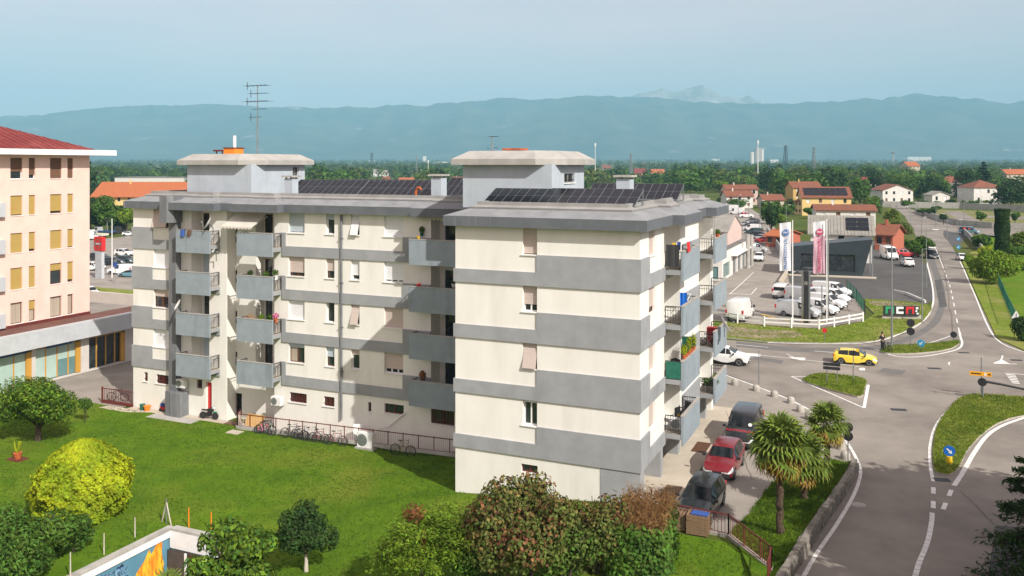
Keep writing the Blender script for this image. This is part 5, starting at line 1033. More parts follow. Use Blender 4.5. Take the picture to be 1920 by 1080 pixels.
def gable_house(name, label, pxl, pxr, veave, vridge, depth, wallm, roofm, over=.5, hip=False, wins=(), solar=False, group=None, ridge_along=True, ridge_tiles=True, floors=1, cat='house'):
    """House with its front wall between two ground pixels; ridge parallel to the front unless ridge_along is False."""
    a, rot, w = quadbox(pxl, pxr, depth); mid = (a + G(*pxr)) / 2; h = zat(mid, veave); t = thing(name, label, cat, a, rot, group)
    yr = mid.y + depth / 2 * abs(math.cos(rot)); hr = max(h + .6, CH - (vridge - HV) * yr / F - a.z); o = over
    nw = max(2, int(w / 3.2)); holes = []; fl = max(1, round(h / 3.0)); fh = h / fl
    for f in range(fl):
        for k in range(nw): c = w * (k + .5) / nw; holes.append((c - .5, c + .5, f * fh + fh * .36, f * fh + fh * .80, .15))
    P = lambda u, z, d: (u, d, z); b = MB(); facade(b, P, 0, w, -.3, h, holes)
    if ridge_along and not hip: b.add([(0, 0, -.3), (0, depth, -.3), (0, depth, h), (0, depth / 2, hr), (0, 0, h)], [(0, 1, 2, 3, 4)]); b.add([(w, 0, -.3), (w, depth, -.3), (w, depth, h), (w, depth / 2, hr), (w, 0, h)], [(0, 1, 2, 3, 4)])
    else: b.quad((0, 0, -.3), (0, depth, -.3), (0, depth, h), (0, 0, h)); b.quad((w, 0, -.3), (w, depth, -.3), (w, depth, h), (w, 0, h))
    if not ridge_along: b.add([(0, -.001, h), (w, -.001, h), (w / 2, -.001, hr)], [(0, 1, 2)])
    b.quad((0, depth, -.3), (w, depth, -.3), (w, depth, h), (0, depth, h)); b.build('wall', wallm, t)
    for k, hh in enumerate(holes):
        m = MB(); q = R.random(); m.quad(P(hh[0], hh[2], .13), P(hh[1], hh[2], .13), P(hh[1], hh[3], .13), P(hh[0], hh[3], .13)); wi = m.build('window', 'glass' if q < .5 else ('shutter_white' if q < .75 else 'shutter_brown'), t)
        m = MB(); pbox(m, P, hh[0] - .08, hh[1] + .08, hh[2] - .08, hh[2] - .01, -.05, .1); m.build('sill', 'white', wi)
    b = MB(); th = .16
    if hip:
        i = min(w, depth) / 2; pts = [(-o, -o, h), (w + o, -o, h), (w + o, depth + o, h), (-o, depth + o, h), (i, depth / 2, hr), (max(i, w - i), depth / 2, hr)]
        b.add(pts, [(0, 1, 5, 4), (1, 2, 5), (2, 3, 4, 5), (3, 0, 4), (3, 2, 1, 0)])
    elif ridge_along:
        s = (hr - h) / (depth / 2); e = h - s * o
        b.add([(-o, -o, e), (w + o, -o, e), (w + o, depth / 2, hr + .02), (-o, depth / 2, hr + .02), (w + o, depth + o, e), (-o, depth + o, e)] + [(-o, -o, e - th), (w + o, -o, e - th), (w + o, depth / 2, hr + .02 - th), (-o, depth / 2, hr + .02 - th), (w + o, depth + o, e - th), (-o, depth + o, e - th)],
              [(0, 1, 2, 3), (3, 2, 4, 5), (7, 6, 9, 8), (8, 9, 11, 10), (0, 6, 7, 1), (4, 10, 11, 5), (0, 3, 9, 6), (3, 5, 11, 9), (1, 7, 8, 2), (2, 8, 10, 4)])
    else:
        s = (hr - h) / (w / 2); e = h - s * o
        b.add([(-o, -o, e), (w / 2, -o, hr + .02), (w + o, -o, e), (w + o, depth + o, e), (w / 2, depth + o, hr + .02), (-o, depth + o, e)] + [(-o, -o, e - th), (w / 2, -o, hr + .02 - th), (w + o, -o, e - th), (w + o, depth + o, e - th), (w / 2, depth + o, hr + .02 - th), (-o, depth + o, e - th)],
              [(0, 1, 4, 5), (1, 2, 3, 4), (6, 11, 10, 7), (7, 10, 9, 8), (0, 6, 7, 1), (1, 7, 8, 2), (5, 4, 10, 11), (4, 3, 9, 10), (0, 5, 11, 6), (2, 8, 9, 3)])
    rf = b.build('roof', roofm, t)
    if roofm == 'sheet_roof' and ridge_along and w > 9:
        m = MB(); n = int(w / .55)
        for k in range(n + 1): x = w * k / n; m.bar((x, -o, h - (hr - h) / (depth / 2) * o + .05), (x, depth / 2, hr + .05), .09, .07)
        kind(m.build('roof_rib', roofm, rf), 'stuff')
    if solar and ridge_along:
        s = (hr - h) / (depth / 2); n = Vector((0, -s, 1)).normalized(); L_ = math.hypot(depth / 2, hr - h); k0, k1, rows_ = solar; nn = max(2, int((k1 - k0) * w / 1.7))
        for r in range(rows_):
            for k in range(nn):
                x0 = w * k0 + (k1 - k0) * w * k / nn; x1 = w * k0 + (k1 - k0) * w * (k + 1) / nn - .08; f0, f1 = .12 + .76 * r / rows_, .12 + .76 * (r + 1) / rows_ - .03
                m = MB(); q = [Vector((x, depth / 2 * f, h + (hr - h) * f)) + n * .12 for x, f in ((x0, f0), (x1, f0), (x1, f1), (x0, f1))]; m.quad(*q); m.build('solar_panel', 'solar_cell', rf)
    elif roofm.startswith('roof_tile') and not hip and ridge_along:
        m = MB(); m.box(w * .3, w * .3 + .5, depth * .42, depth * .42 + .5, h + (hr - h) * .6, hr + .9); m.build('chimney', wallm, rf)
    return t
gable_house('house', 'white house with ribbed pale roof and a block of solar panels behind the showroom', (1520, 490), (1636, 494), 436, 404, 9, 'wall_white', 'sheet_roof', solar=(.58, .96, 3))
gable_house('house', 'white house under a plain terracotta roof behind the ribbed roof', (1530, 440), (1642, 442), 393, 383, 9, 'wall_white', 'roof_tile')
gable_house('garage_annex', 'orange-red annex with tiled roof right of the showroom', (1640, 468), (1674, 470), 438, 420, 8, 'wall_red', 'roof_tile', cat='annex')
gable_house('garage_annex', 'small orange garage left of the white banner', (1436, 462), (1466, 464), 441, 430, 9, 'wall_red', 'roof_tile_orange', cat='garage')
gable_house('house', 'yellow house with two solar fields on its brown roof', (1504, 404), (1596, 405), 369, 350, 12, 'wall_yellow', 'roof_tile', solar=(.05, .95, 3))
gable_house('house', 'narrow yellow side wing with a pink door panel', (1490, 402), (1503, 403), 377, 370, 8, 'wall_yellow', 'roof_tile')
gable_house('house', 'ochre house with brown roof behind the yellow house', (1487, 388), (1540, 388), 351, 340, 10, 'wall_ochre', 'roof_tile')
gable_house('house', 'pink terraced house with mottled tile roof at the far yard', (1361, 384), (1421, 384), 354, 346, 9, 'wall_pink', 'roof_tile')
gable_house('house', 'white terraced house with purple-brown roof below the pink one', (1362, 390), (1412, 390), 367, 357, 9, 'wall_white', 'roof_tile')
gable_house('house', 'low house with wide red roof right of the terraces', (1432, 391), (1470, 391), 374, 364, 9, 'wall_beige', 'roof_tile')
gable_house('house', 'white house with bright red roof among the trees', (1622, 362), (1656, 362), 343, 332, 10, 'wall_white', 'roof_red')
gable_house('villa', 'white villa with dark gabled roof beyond the car park', (1655, 382), (1712, 382), 356, 345, 13, 'wall_white', 'roof_tile', ridge_along=False)
gable_house('garage', 'pale garage with a blue-grey door beyond the long wall', (1748, 381), (1781, 381), 365, 358, 8, 'wall_white', 'sheet_roof', ridge_along=False, cat='garage')
gable_house('villa', 'two-storey white villa with hipped terracotta roof at the far right', (1826, 383), (1881, 383), 352, 337, 14, 'wall_white', 'roof_tile', hip=True)
gable_house('house', 'house with orange roof at the right picture edge', (1888, 352), (1935, 352), 326, 317, 14, 'wall_beige', 'roof_tile_orange')
gable_house('house', 'orange-walled house half hidden behind the dark conifer', (1777, 364), (1812, 364), 342, 331, 10, 'wall_red', 'roof_tile')
gable_house('shed', 'long pale shed behind the bushy trees', (1768, 366), (1820, 366), 352, 343, 10, 'wall_white', 'sheet_roof', cat='shed')
gable_house('house', 'cluster house with terracotta roof below the water tower', (1703, 340), (1725, 340), 311, 303, 20, 'wall_beige', 'roof_tile_orange')
gable_house('house', 'yellow-walled building with big orange roof behind the left trees', (176, 402), (345, 402), 366, 341, 16, 'wall_yellow', 'roof_tile_orange', over=1)
for lab, l, r_, ve, vr, d, wm, rm in (('red house in the trees right of the right stair tower', 1190, 1212, 324, 316, 10, 'wall_red', 'roof_red'), ('small terracotta roofed house beside the red house', 1222, 1246, 325, 317, 10, 'wall_beige', 'roof_tile_orange'),
    ('tall narrow beige house above the red house', 1201, 1210, 311, 306, 8, 'wall_beige', 'roof_tile'), ('pale house left of the lattice mast', 1130, 1146, 316, 309, 10, 'wall_pink', 'roof_tile'), ('white house with grey roof seen between the two stair towers', 700, 713, 323, 317, 9, 'wall_white', 'sheet_roof'),
    ('second white grey-roofed house between the two stair towers', 716, 728, 324, 319, 9, 'wall_white', 'sheet_roof'), ('orange house just above the middle solar panels', 748, 775, 338, 333, 9, 'wall_ochre', 'roof_tile_orange'), ('brown-roofed house left of the right stair tower', 848, 870, 338, 331, 10, 'wall_beige', 'roof_tile'),
    ('cream cottage behind the left solar panels', 717, 730, 338, 331, 8, 'wall_beige', 'roof_tile')):
    gable_house('house', lab, (l, ve + 9), (r_, ve + 9), ve, vr, d, wm, rm, group='small houses out in the trees')
# garage shed and teal-glazed hall of the dealership
hall = thing('dealer_hall', 'flat-roofed dealer hall with white front, teal glazing and garage doors', 'building', LW(-11.5, 86), BR)
Ph = lambda u, z, d: (u, d, z); Pr = lambda u, z, d: (-d, u, z); h = 4.0
b = MB(); facade(b, Ph, -30, 0, -1.6, h, [(-29, -.6, .3, 2.1, .15)]); ho = [(.8, 6.5, .3, 2.4, .15)] + [(9 + 4.6 * k, 12.6 + 4.6 * k, -.2, 2.7, .25) for k in range(4)]
facade(b, Pr, 0, 27, -1.6, h, ho); b.quad((-30, 0, h), (0, 0, h), (0, 27, h), (-30, 27, h)); b.build('wall', 'wall_white', hall)
for k in range(8): x0 = -29 + 3.55 * k; q = MB(); q.quad((x0 + .04, .12, .3), (x0 + 3.5, .12, .3), (x0 + 3.5, .12, 2.1), (x0 + .04, .12, 2.1)); q.build('window', 'glass_teal', hall)
q = MB(); q.quad((-.12, .8, .3), (-.12, 6.5, .3), (-.12, 6.5, 2.4), (-.12, .8, 2.4)); q.build('window', 'glass_teal', hall)
for hh in ho[1:]: q = MB(); q.quad((-.22, hh[0], hh[2]), (-.22, hh[1], hh[2]), (-.22, hh[1], hh[3]), (-.22, hh[0], hh[3])); q.build('garage_door', 'metal_grey', hall)
q = MB(); q.box(-.3, .9, 7.5, 27, 3.0, 3.25); q.build('canopy', 'white', hall); q = MB(); q.box(-29.9, -.3, .3, 26.9, h + .002, h + .12); q.build('roof', 'deck', hall)
MB().tube([(.9, 18, -.1), (.9, 18, 5.6)], .35, 10).build('pillar', 'concrete', hall); MB().tube([(.9, 22, -.1), (.9, 22, 5.2)], .3, 10).build('pillar', 'concrete', hall)
shed = thing('garage_shed', 'pinkish gabled shed rising behind the block roof', 'shed', LW(-13, 99), BR)
b = MB(); e, r_ = 6.3, 8.5; b.quad((-26, 0, h), (0, 0, h), (0, 0, e), (-26, 0, e)); b.add([(0, 0, h - 4), (0, 13.5, h - 4), (0, 13.5, e), (0, 6.75, r_), (0, 0, e)], [(0, 1, 2, 3, 4)]); b.quad((-26, 13.5, 0), (0, 13.5, 0), (0, 13.5, e), (-26, 13.5, e)); b.build('wall', 'wall_pink', shed)
b = MB(); b.add([(-26, -.3, e - .1), (.15, -.3, e - .1), (.15, 6.75, r_ + .05), (-26, 6.75, r_ + .05), (.15, 13.8, e - .1), (-26, 13.8, e - .1)], [(0, 1, 2, 3), (3, 2, 4, 5)]); b.build('roof', 'sheet_roof', shed); b = MB(); b.tube([(-.5, -.25, h), (-.5, -.25, e)], .12, 8); b.build('downpipe', 'metal_grey', shed)
# flags, pylon and painted board at the dealership
def emblem(par, x, y, z, r, m, word):
    b = MB(); n = 20
    for k in range(n): a0, a1 = 6.2832 * k / n, 6.2832 * (k + 1) / n; b.quad((x, y, z), (x + r * math.cos(a0), y, z + r * math.sin(a0)), (x + r * math.cos(a1), y, z + r * math.sin(a1)))
    for k in range(n):
        a0, a1 = 6.2832 * k / n, 6.2832 * (k + 1) / n; b.quad(*[(x + rr * math.cos(a), y - .004, z + rr * math.sin(a)) for a, rr in ((a0, r * 1.12), (a1, r * 1.12), (a1, r * 1.25), (a0, r * 1.25))])
    b.build('emblem', m, par); text(word, 'lettering', r * .85, Matrix.Translation((x, y - .012, z)) @ Matrix.Rotation(rad(90), 4, 'X'), 'white', par, .004)
mat('flag_white', (.72, .72, .74), (.64, .65, .70), 1, .8, trans=.2); mat('flag_pink', (.58, .36, .43), (.52, .32, .39), 1, .8, trans=.2); mat('crimson', (.38, .02, .09), rough=.6); mat('navy', (.03, .10, .28), rough=.6)
def flag(px, vt, vb, ul, ur, label, low, em, tm, word):
    g = G(*px); t = thing('banner', label, 'banner flag', g, 0.0); mpp = g.y / F; z1 = zat(g, vt); z0 = zat(g, vb); xl, xr = (ul - px[0]) * mpp, (ur - px[0]) * mpp
    MB().tube([(0, 0, 0), (0, 0, z1 + .2)], [.085, .055], 8).build('pole', 'metal_white', t, smooth=40); b = MB(); n, m = 14, 5; hs = z0 + (z1 - z0) * (.72 if low != 'flag_white' else 0)
    P = lambda i, j: (xl + (xr - xl) * j / m, -.02 + .10 * math.sin(j * 1.1 + i * .55) * (1 - j / m * .6), z0 + (z1 - z0) * i / n + .16 * (1 - j / m) * (1 if i == n else 0) * -1)
    for i in range(n):
        for j in range(m): b.quad(P(i, j), P(i, j + 1), P(i + 1, j + 1), P(i + 1, j), mi=1 if (i + .5) / n < .70 and low != 'flag_white' else 0)
    b.build('cloth', ['flag_white', low], t, smooth=60); xm, wd_ = (xl + xr) / 2, xr - xl
    emblem(t, xm, -.16, z1 - wd_ * .95, wd_ * .26, em, 'FIAT'); text(word, 'lettering', wd_ * .42, Matrix.Translation((xm, -.17, z0 + (z1 - z0) * .36)) @ Matrix.Rotation(rad(90), 4, 'Y') @ Matrix.Rotation(rad(90), 4, 'X') @ Matrix.Rotation(rad(0), 4, 'Z') if False else Matrix.Translation((xm, -.17, z0 + (z1 - z0) * .36)) @ Matrix.Rotation(rad(90), 4, 'X') @ Matrix.Rotation(rad(90), 4, 'Z'), tm, t, .004)
    return t
flag((1486, 604), 416, 508, 1462, 1483, 'white banner flag with a blue round emblem before the showroom', 'flag_white', 'navy', 'navy', 'PROFESSIONAL')
flag((1550, 604), 414, 513, 1525, 1547, 'pink and white banner flag with a crimson round emblem', 'flag_pink', 'crimson', 'crimson', 'PROFESSIONAL')
pole('flagpole', 'bare steel flagpole close right of the pink banner', 'flagpole', (1553, 606), 412, .07, 'metal_grey')
pole('flagpole', 'shorter steel pole left of the pink banner pole', 'flagpole', (1541, 604), 535, .06, 'metal_grey')
g = G(1512, 606); t = thing('pylon_sign', 'tall narrow black and chrome pylon sign behind the white fence', 'pylon sign', g, BR); hh = zat(g, 508)
MB().box(-.50, -.30, -.1, .1, 0, hh).build('edge_strip', 'chrome', t); MB().box(-.28, .22, -.16, .16, 0, hh).build('panel', 'plastic_black', t, bevel=.03); MB().box(.24, .40, -.1, .1, 0, hh - .3).build('edge_strip', 'metal_grey', t); b = MB(); b.disc((-.03, -.18, hh - 1.3), .22, (0, 1, 0), 18); b.build('emblem', 'chrome', t)
g = G(1656, 599); g.z += .1; ln = (1726 - 1661) / F * g.y; t = thing('sign_board', 'black board with green, white and red block letters on the grass', 'sign board', g, math.atan2((G(1724, 604) - G(1660, 603)).y, (G(1724, 604) - G(1660, 603)).x))
MB().box(-.05, ln + .4, .12, .35, 0, .35).build('base', 'concrete', t); MB().box(0, ln, -.06, .06, .36, 1.42).build('board', 'plastic_black', t)
def block(name, m, segs):
    b = MB()
    for x0, x1, z0, z1 in segs: b.box(x0 * ln, x1 * ln, -.085, -.061, .36 + z0 * 1.06, .36 + z1 * 1.06)
    b.build(name, m, t)
mat('sign_green', (.02, .30, .12), rough=.5)
block('letter', 'sign_green', [(.06, .115, .2, .92), (.115, .235, .70, .92), (.235, .29, .2, .92)]); block('letter', 'white', [(.36, .415, .2, .92), (.415, .56, .70, .92), (.415, .56, .2, .42)]); block('letter', 'red', [(.63, .685, .2, .92), (.685, .80, .70, .92), (.80, .85, .2, .92)]); block('emblem', 'white', [(.90, .97, .68, .90), (.89, .94, .40, .58), (.92, .98, .16, .32)])
# masts and towers far out
def lattice(px, vt, wpx, label, m='metal_grey', base=352):
    g = G(px, base); t = thing('lattice_mast', label, 'mast', g, .4); h = zat(g, vt); w = max(1.2, wpx / F * g.y) / 2; b = MB(); n = 10
    for k in range(n):
        s0, s1 = w * (1 - .75 * k / n), w * (1 - .75 * (k + 1) / n); z0, z1 = h * k / n, h * (k + 1) / n; c0 = [(-s0, -s0, z0), (s0, -s0, z0), (s0, s0, z0), (-s0, s0, z0)]; c1 = [(-s1, -s1, z1), (s1, -s1, z1), (s1, s1, z1), (-s1, s1, z1)]
        for i in range(4): b.bar(c0[i], c1[i], w * .14); b.bar(c0[i], c1[(i + 1) % 4], w * .09); b.bar(c1[i], c1[(i + 1) % 4], w * .09)
    b.build('lattice', m, t); b = MB()
    for z in (.97, .88): b.bar((-w * 1.6, 0, h * z), (w * 1.6, 0, h * z), w * .12)
    b.build('arm', m, t)
lattice(1526, 276, 8, 'pale steel lattice mast above the yellow house', 'metal_grey', 350); lattice(1473, 273, 9, 'dark far power pylon right of the silo', 'metal_dark', 322); lattice(1183, 288, 7, 'lattice mast over the trees right of the right stair tower', 'metal_grey', 340); lattice(697, 287, 7, 'dark far power pylon between the two stair towers', 'metal_dark', 320); lattice(781, 292, 4, 'thin pale lattice mast left of the middle roof chimney', 'metal_grey', 340)
def telecom(px, vb, vt, label, r=.28):
    g = G(px, vb); t = thing('telecom_mast', label, 'mast', g); h = zat(g, vt); MB().tube([(0, 0, 0), (0, 0, h)], [r, r * .6], 8).build('pole', 'metal_white', t, smooth=40); b = MB()
    for a in (0, 2.1, 4.2): x, y = math.cos(a) * .5, math.sin(a) * .5; b.box(x - .16, x + .16, y - .16, y + .16, h - 2.6, h - .2)
    b.build('antenna_panel', 'metal_white', t)
telecom(1421, 352, 263, 'tall white mobile phone mast before the grey silo', .40); telecom(1116, 352, 268, 'mobile phone mast just right of the right stair tower', .28); telecom(803, 345, 300, 'white pole mast left of the middle roof chimney', .3)
g = G(1419, 318); t = thing('silo_tower', 'grey concrete silo block with a white cylinder far away', 'silo', g); s_ = g.y / F
MB().box(-1 * s_, 13 * s_, 0, 10 * s_, 0, zat(g, 278)).build('block', 'concrete', t); MB().tube([(-8 * s_, 4 * s_, 0), (-8 * s_, 4 * s_, zat(g, 285))], 4 * s_, 16).build('cylinder', 'wall_white', t, smooth=40); MB().tube([(-2.5 * s_, 3 * s_, 0), (-2.5 * s_, 3 * s_, zat(g, 283))], 3 * s_, 14).build('cylinder', 'metal_grey', t, smooth=40); MB().box(9 * s_, 13.2 * s_, -.5 * s_, 0, 0, zat(g, 280)).build('stair_shaft', 'wall_white', t)
g = G(1675, 318); t = thing('water_tower', 'slender mushroom water tower on the horizon', 'water tower', g); h = zat(g, 288); MB().lathe([(3.2, 0), (2.2, h * .6), (2.4, h), (9, h + 4), (9.5, h + 6), (7, h + 7)], n=16).build('tower', 'concrete', t, smooth=40)
for lab, l, r_, v0, v1, vb in (('long pale industrial hall on the right horizon', 1702, 1746, 294, 300, 314), ('white far warehouse left of the silo', 1335, 1350, 298, 303, 314), ('white warehouse right of the power pylon', 1444, 1460, 299, 304, 316), ('far white building beside the left stair tower', 672, 702, 301, 304, 314), ('tall white far block left of the right stair tower', 793, 799, 293, 306, 316), ('long far white hall left of the right stair tower', 812, 846, 303, 309, 316), ('far pale hall over the left woods', 215, 345, 333, 339, 345)):
    g = G(l, vb); w = (r_ - l) / F * g.y; h = zat(g, v0); t = thing('industrial_hall', lab, 'hall', g, .0, 'industrial halls on the plain'); MB().box(0, w, 0, w * .5 + 6, 0, h).build('wall', 'wall_white', t); MB().box(-.5, w + .5, -.5, w * .5 + 6.5, h + .003, h + .4).build('roof', 'sheet_roof', t)
# long garden and car park walls
def wall_run(pxs, h, th, label, m='concrete', cat='wall'):
    pts = [G(*p) for p in pxs]; t = thing('boundary_wall', label, cat, pts[0])
    for a, c in zip(pts, pts[1:]):
        d = c - a; b = MB(); b.bar(a - pts[0] + Vector((0, 0, h / 2 - .1)), c - pts[0] + Vector((0, 0, h / 2 - .1)), th, h + .2); b.build('wall', m, t)
wall_run([(1655, 388), (1700, 389), (1800, 391), (1930, 397)], 2.3, .25, 'long pale concrete wall at the back of the far car park')
wall_run([(1716, 398), (1738, 406), (1766, 415), (1800, 423), (1860, 428), (1940, 431)], 1.6, .3, 'curving grey concrete wall between side road and skate ground')
wall_run([(1806, 437), (1815, 445), (1830, 462), (1842, 472)], 1.3, .25, 'short grey wall round the raised garden at the minivan')
wall_run([(1466, 480), (1448, 452), (1438, 438)], 1.6, .2, 'low wall along the dealer alley behind the red car', 'concrete')
wall_run([(1480, 508), (1462, 536)], .8, .3, 'low ochre wall end between alley and dark yard', 'paving')
wall_run([(1677, 548), (1700, 553), (1735, 568)], .35, .2, 'low white kerb wall crossing the dark yard', 'wall_white')
# ---------------------------------------------------------------- sunken courtyard with mural
def mural_mat():
    m = bpy.data.materials.new('mural_paint'); m.use_nodes = True; MAT['mural_paint'] = m; t = m.node_tree; b = t.nodes['Principled BSDF']; N = t.nodes.new; K = t.links.new; b.inputs['Roughness'].default_value = .8
    co = N('ShaderNodeTexCoord'); mp_ = N('ShaderNodeMapping'); mp_.inputs['Scale'].default_value = (1, .8, 1.1); K(co.outputs['Object'], mp_.inputs[0])
    n = N('ShaderNodeTexNoise'); n.inputs['Scale'].default_value = .95; n.inputs['Detail'].default_value = 3; n.inputs['Distortion'].default_value = 2.4; K(mp_.outputs[0], n.inputs['Vector'])
    r = N('ShaderNodeValToRGB'); e = r.color_ramp.elements; e[0].position = .40; e[0].color = (.008, .010, .02, 1); e[1].position = .46; e[1].color = (.03, .10, .22, 1)
    for p, c in ((.50, (.22, .42, .58, 1)), (.53, (.02, .03, .06, 1)), (.57, (.10, .24, .36, 1)), (.63, (.12, .25, .32, 1))): q = e.new(p); q.color = c
    K(n.outputs[0], r.inputs[0]); K(r.outputs[0], b.inputs['Base Color']); return m
mural_mat()
mat('flame', (.72, .20, .012), (.85, .50, .03), 2.2, .8, lo=.42, hi=.58, stretch=(1, 1.6, .5), c3=(.35, .05, .01), scale3=2.5, lo3=.58, hi3=.7, stretch3=(1, 1.5, .5))
mat('mural_blue', (.10, .25, .33), (.08, .2, .28), 1.2, .85)
zL = zgx(-20.0); X0, Y0 = PIT[0], PIT[3]; zb = zL - 3.6
pit = thing('sunken_court', 'sunken court with white coping, mural wall and dark glazed front, cut into the lawn', 'sunken court', LW(X0, Y0, zL), BR)
b = MB(); b.box(-.2, .0, -16, .24, -3.6, -.0); b.box(.0, 4.8, .02, .24, -3.6, -.0); b.build('wall', 'wall_white', pit)
b = MB(); b.box(-.26, .12, -16, .12, .0, .12); b.box(.12, 4.9, -.12, .30, .0, .12); b.build('coping', 'concrete', pit)
b = MB(); b.box(.004, .10, -16, -.12, -.34, -.003); b.box(.10, 4.8, -.14, .015, -.85, -.003); b.build('fascia', 'white', pit)
b = MB(); b.quad((.012, -16, -3.6), (.012, .0, -3.6), (.012, .0, -.34), (.012, -16, -.34)); mu = b.build('mural', 'mural_blue', pit)
b = MB(); rr = random.Random(4)
def blob(cx, cz, rx, rz, n=22, d=.02): b.add([(d, cx, cz)] + [(d, cx + rx * math.cos(6.2832 * k / n) * rr.uniform(.75, 1.15), cz + rz * math.sin(6.2832 * k / n) * rr.uniform(.75, 1.15)) for k in range(n)], [(0, k + 1, (k + 1) % n + 1) for k in range(n)])
for cx, cz, rx, rz in ((-4.0, -1.5, .9, 1.1), (-5.4, -1.8, .9, 1.1), (-3.1, -1.1, .5, .7), (-6.9, -1.9, 1.0, 1.2), (-8.7, -1.9, 1.1, 1.3), (-4.7, -2.9, 1.2, .7)): blob(cx, cz, rx, rz)
b.build('painted_figures', 'mural_paint', mu)
b = MB(); fl = [(-3.0, -3.6), (-2.9, -2.6), (-2.4, -2.0), (-2.2, -1.3), (-1.7, -.9), (-1.4, -.45), (-1.25, -.75), (-.95, -.4), (-.55, -.42), (-.6, -.9), (-.45, -1.6), (-.6, -2.1), (-.4, -2.9), (-.5, -3.6)]
b.add([(.028, y, z) for y, z in fl], [tuple(range(len(fl)))]); b.build('painted_flame', 'flame', mu)
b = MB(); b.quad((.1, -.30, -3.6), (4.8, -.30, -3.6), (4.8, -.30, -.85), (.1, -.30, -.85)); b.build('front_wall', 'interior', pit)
for k in range(3):
    x = 1.35 + 1.3 * k; f = MB(); f.box(x - .05, x + .05, -.40, -.31, -3.6, -.86); f.box(x + .05, x + 1.25, -.40, -.31, -2.5, -2.42); w = f.build('window_frame', 'frame_white', pit)
    for z0, z1 in ((-3.6, -2.5), (-2.42, -.86)): q = MB(); q.quad((x + .05, -.33, z0), (x + 1.25, -.33, z0), (x + 1.25, -.33, z1), (x + .05, -.33, z1)); q.build('pane', 'glass', w)
b = MB(); b.quad((0, -16, -3.6), (4.8, -16, -3.6), (4.8, -.3, -3.6), (0, -.3, -3.6)); b.build('floor', 'lot', pit); b = MB(); b.quad((4.8, -16, -3.6), (4.8, 0, -3.6), (4.8, 0, 0), (4.8, -16, 0)); b.build('side_wall', 'concrete', pit)
for lab, px, vt, m in (('pale fence stake at the mural wall, nearest the yellow bush', (253, 1008), 970, 'bark_pale'), ('pale fence stake in front of the dark hedge', (195, 1040), 1000, 'bark_pale'), ('pale fence stake at the bottom left by the mural', (132, 1085), 1036, 'bark_pale'), ('orange fence stake behind the white court wall', (354, 988), 952, 'orange'), ('second orange fence stake behind the white court wall', (396, 996), 960, 'orange')):
    t, h, g = pole('fence_stake', lab, 'stake', px, vt, .035, m, 'stakes round the sunken court')
g = G(312, 982); t = thing('stake_tripod', 'tripod of two leaning stakes and a post at the court corner', 'tripod', g, BR); h = 1.1; b = MB(); b.tube([(0, 0, 0), (0, 0, h + .2)], .03, 6); b.build('post', 'metal_grey', t)
for s in (-1, 1): MB().bar((s * .42, -.1 * s, 0), (0, 0, h), .05).build('stake', 'bark_pale', t)
# ---------------------------------------------------------------- vegetation
NR = np.random.default_rng(5)
def leafmesh(name, P, Nn, size, asp, m, extra=None):
    """One leaf-sized quad per point; size may be an array."""
    n = len(P); Nn = Nn / (np.linalg.norm(Nn, axis=1, keepdims=True) + 1e-9); r = NR.normal(size=(n, 3)); t = np.cross(Nn, r); t /= np.linalg.norm(t, axis=1, keepdims=True) + 1e-9; bt = np.cross(Nn, t)
    s = (np.asarray(size) * np.ones(n))[:, None]; V = np.stack([P - t * s, P - bt * s * asp + Nn * s * .15, P + t * s, P + bt * s * asp + Nn * s * .15], 1).reshape(-1, 3)
    me = bpy.data.meshes.new(name); F4 = np.arange(4 * n, dtype=np.int32).reshape(-1, 4); mi = np.zeros(n, np.int32); nq = n
    ex_v, ex_f, ex_m = ([], [], [])
    if extra is not None: ex_v, ex_f, ex_m = extra.v, extra.f, extra.m
    base = 4 * n; me.vertices.add(base + len(ex_v)); allv = np.concatenate([V, np.array(ex_v, dtype=float).reshape(-1, 3)]); me.vertices.foreach_set('co', allv.astype(np.float32).ravel())
    loops = F4.ravel().tolist(); starts = list(range(0, 4 * n, 4)); tot = [4] * n; ms = [0] * n
    for f in ex_f: starts.append(len(loops)); tot.append(len(f)); loops += [base + i for i in f]; ms.append(1)
    me.loops.add(len(loops)); me.loops.foreach_set('vertex_index', loops); me.polygons.add(len(starts)); me.polygons.foreach_set('loop_start', starts); me.polygons.foreach_set('loop_total', tot)
    for q in (m if isinstance(m, (list, tuple)) else [m]): me.materials.append(M(q))
    if extra is not None: me.polygons.foreach_set('material_index', ms)
    me.update(calc_edges=True); return me
def shell(c, r, n, thick=.45, up=.25):
    d = NR.normal(size=(n, 3)); d /= np.linalg.norm(d, axis=1, keepdims=True); k = 1 - thick * NR.random((n, 1)) ** 1.6
    return np.array(c) + d * k * np.array(r), d / np.array(r) * np.mean(r) + NR.normal(size=(n, 3)) * .55 + np.array([0, 0, up])
def lobes(H0, H1, Rr, n, seed, rl=.45, flat=1.0):
    g = np.random.default_rng(seed); out = []; zc, zr = (H0 + H1) / 2, (H1 - H0) / 2
    for k in range(n):
        d = g.normal(size=3); d /= np.linalg.norm(d); q = g.uniform(.45, .72); r = g.uniform(.7, 1.15) * rl
        out.append(((d[0] * Rr * q, d[1] * Rr * q, zc + d[2] * zr * q), (Rr * r, Rr * r, zr * r * 1.1 * flat)))
    out.append(((0, 0, zc), (Rr * .55, Rr * .55, zr * .6))); return out
def crown(lb, n, thick=.45):
    P, N_ = [], []; tot = sum(l[1][0] ** 2 for l in lb)
    for c, r in lb: p, q = shell(c, r, max(6, int(n * r[0] ** 2 / tot)), thick); P.append(p); N_.append(q)
    return np.concatenate(P), np.concatenate(N_)
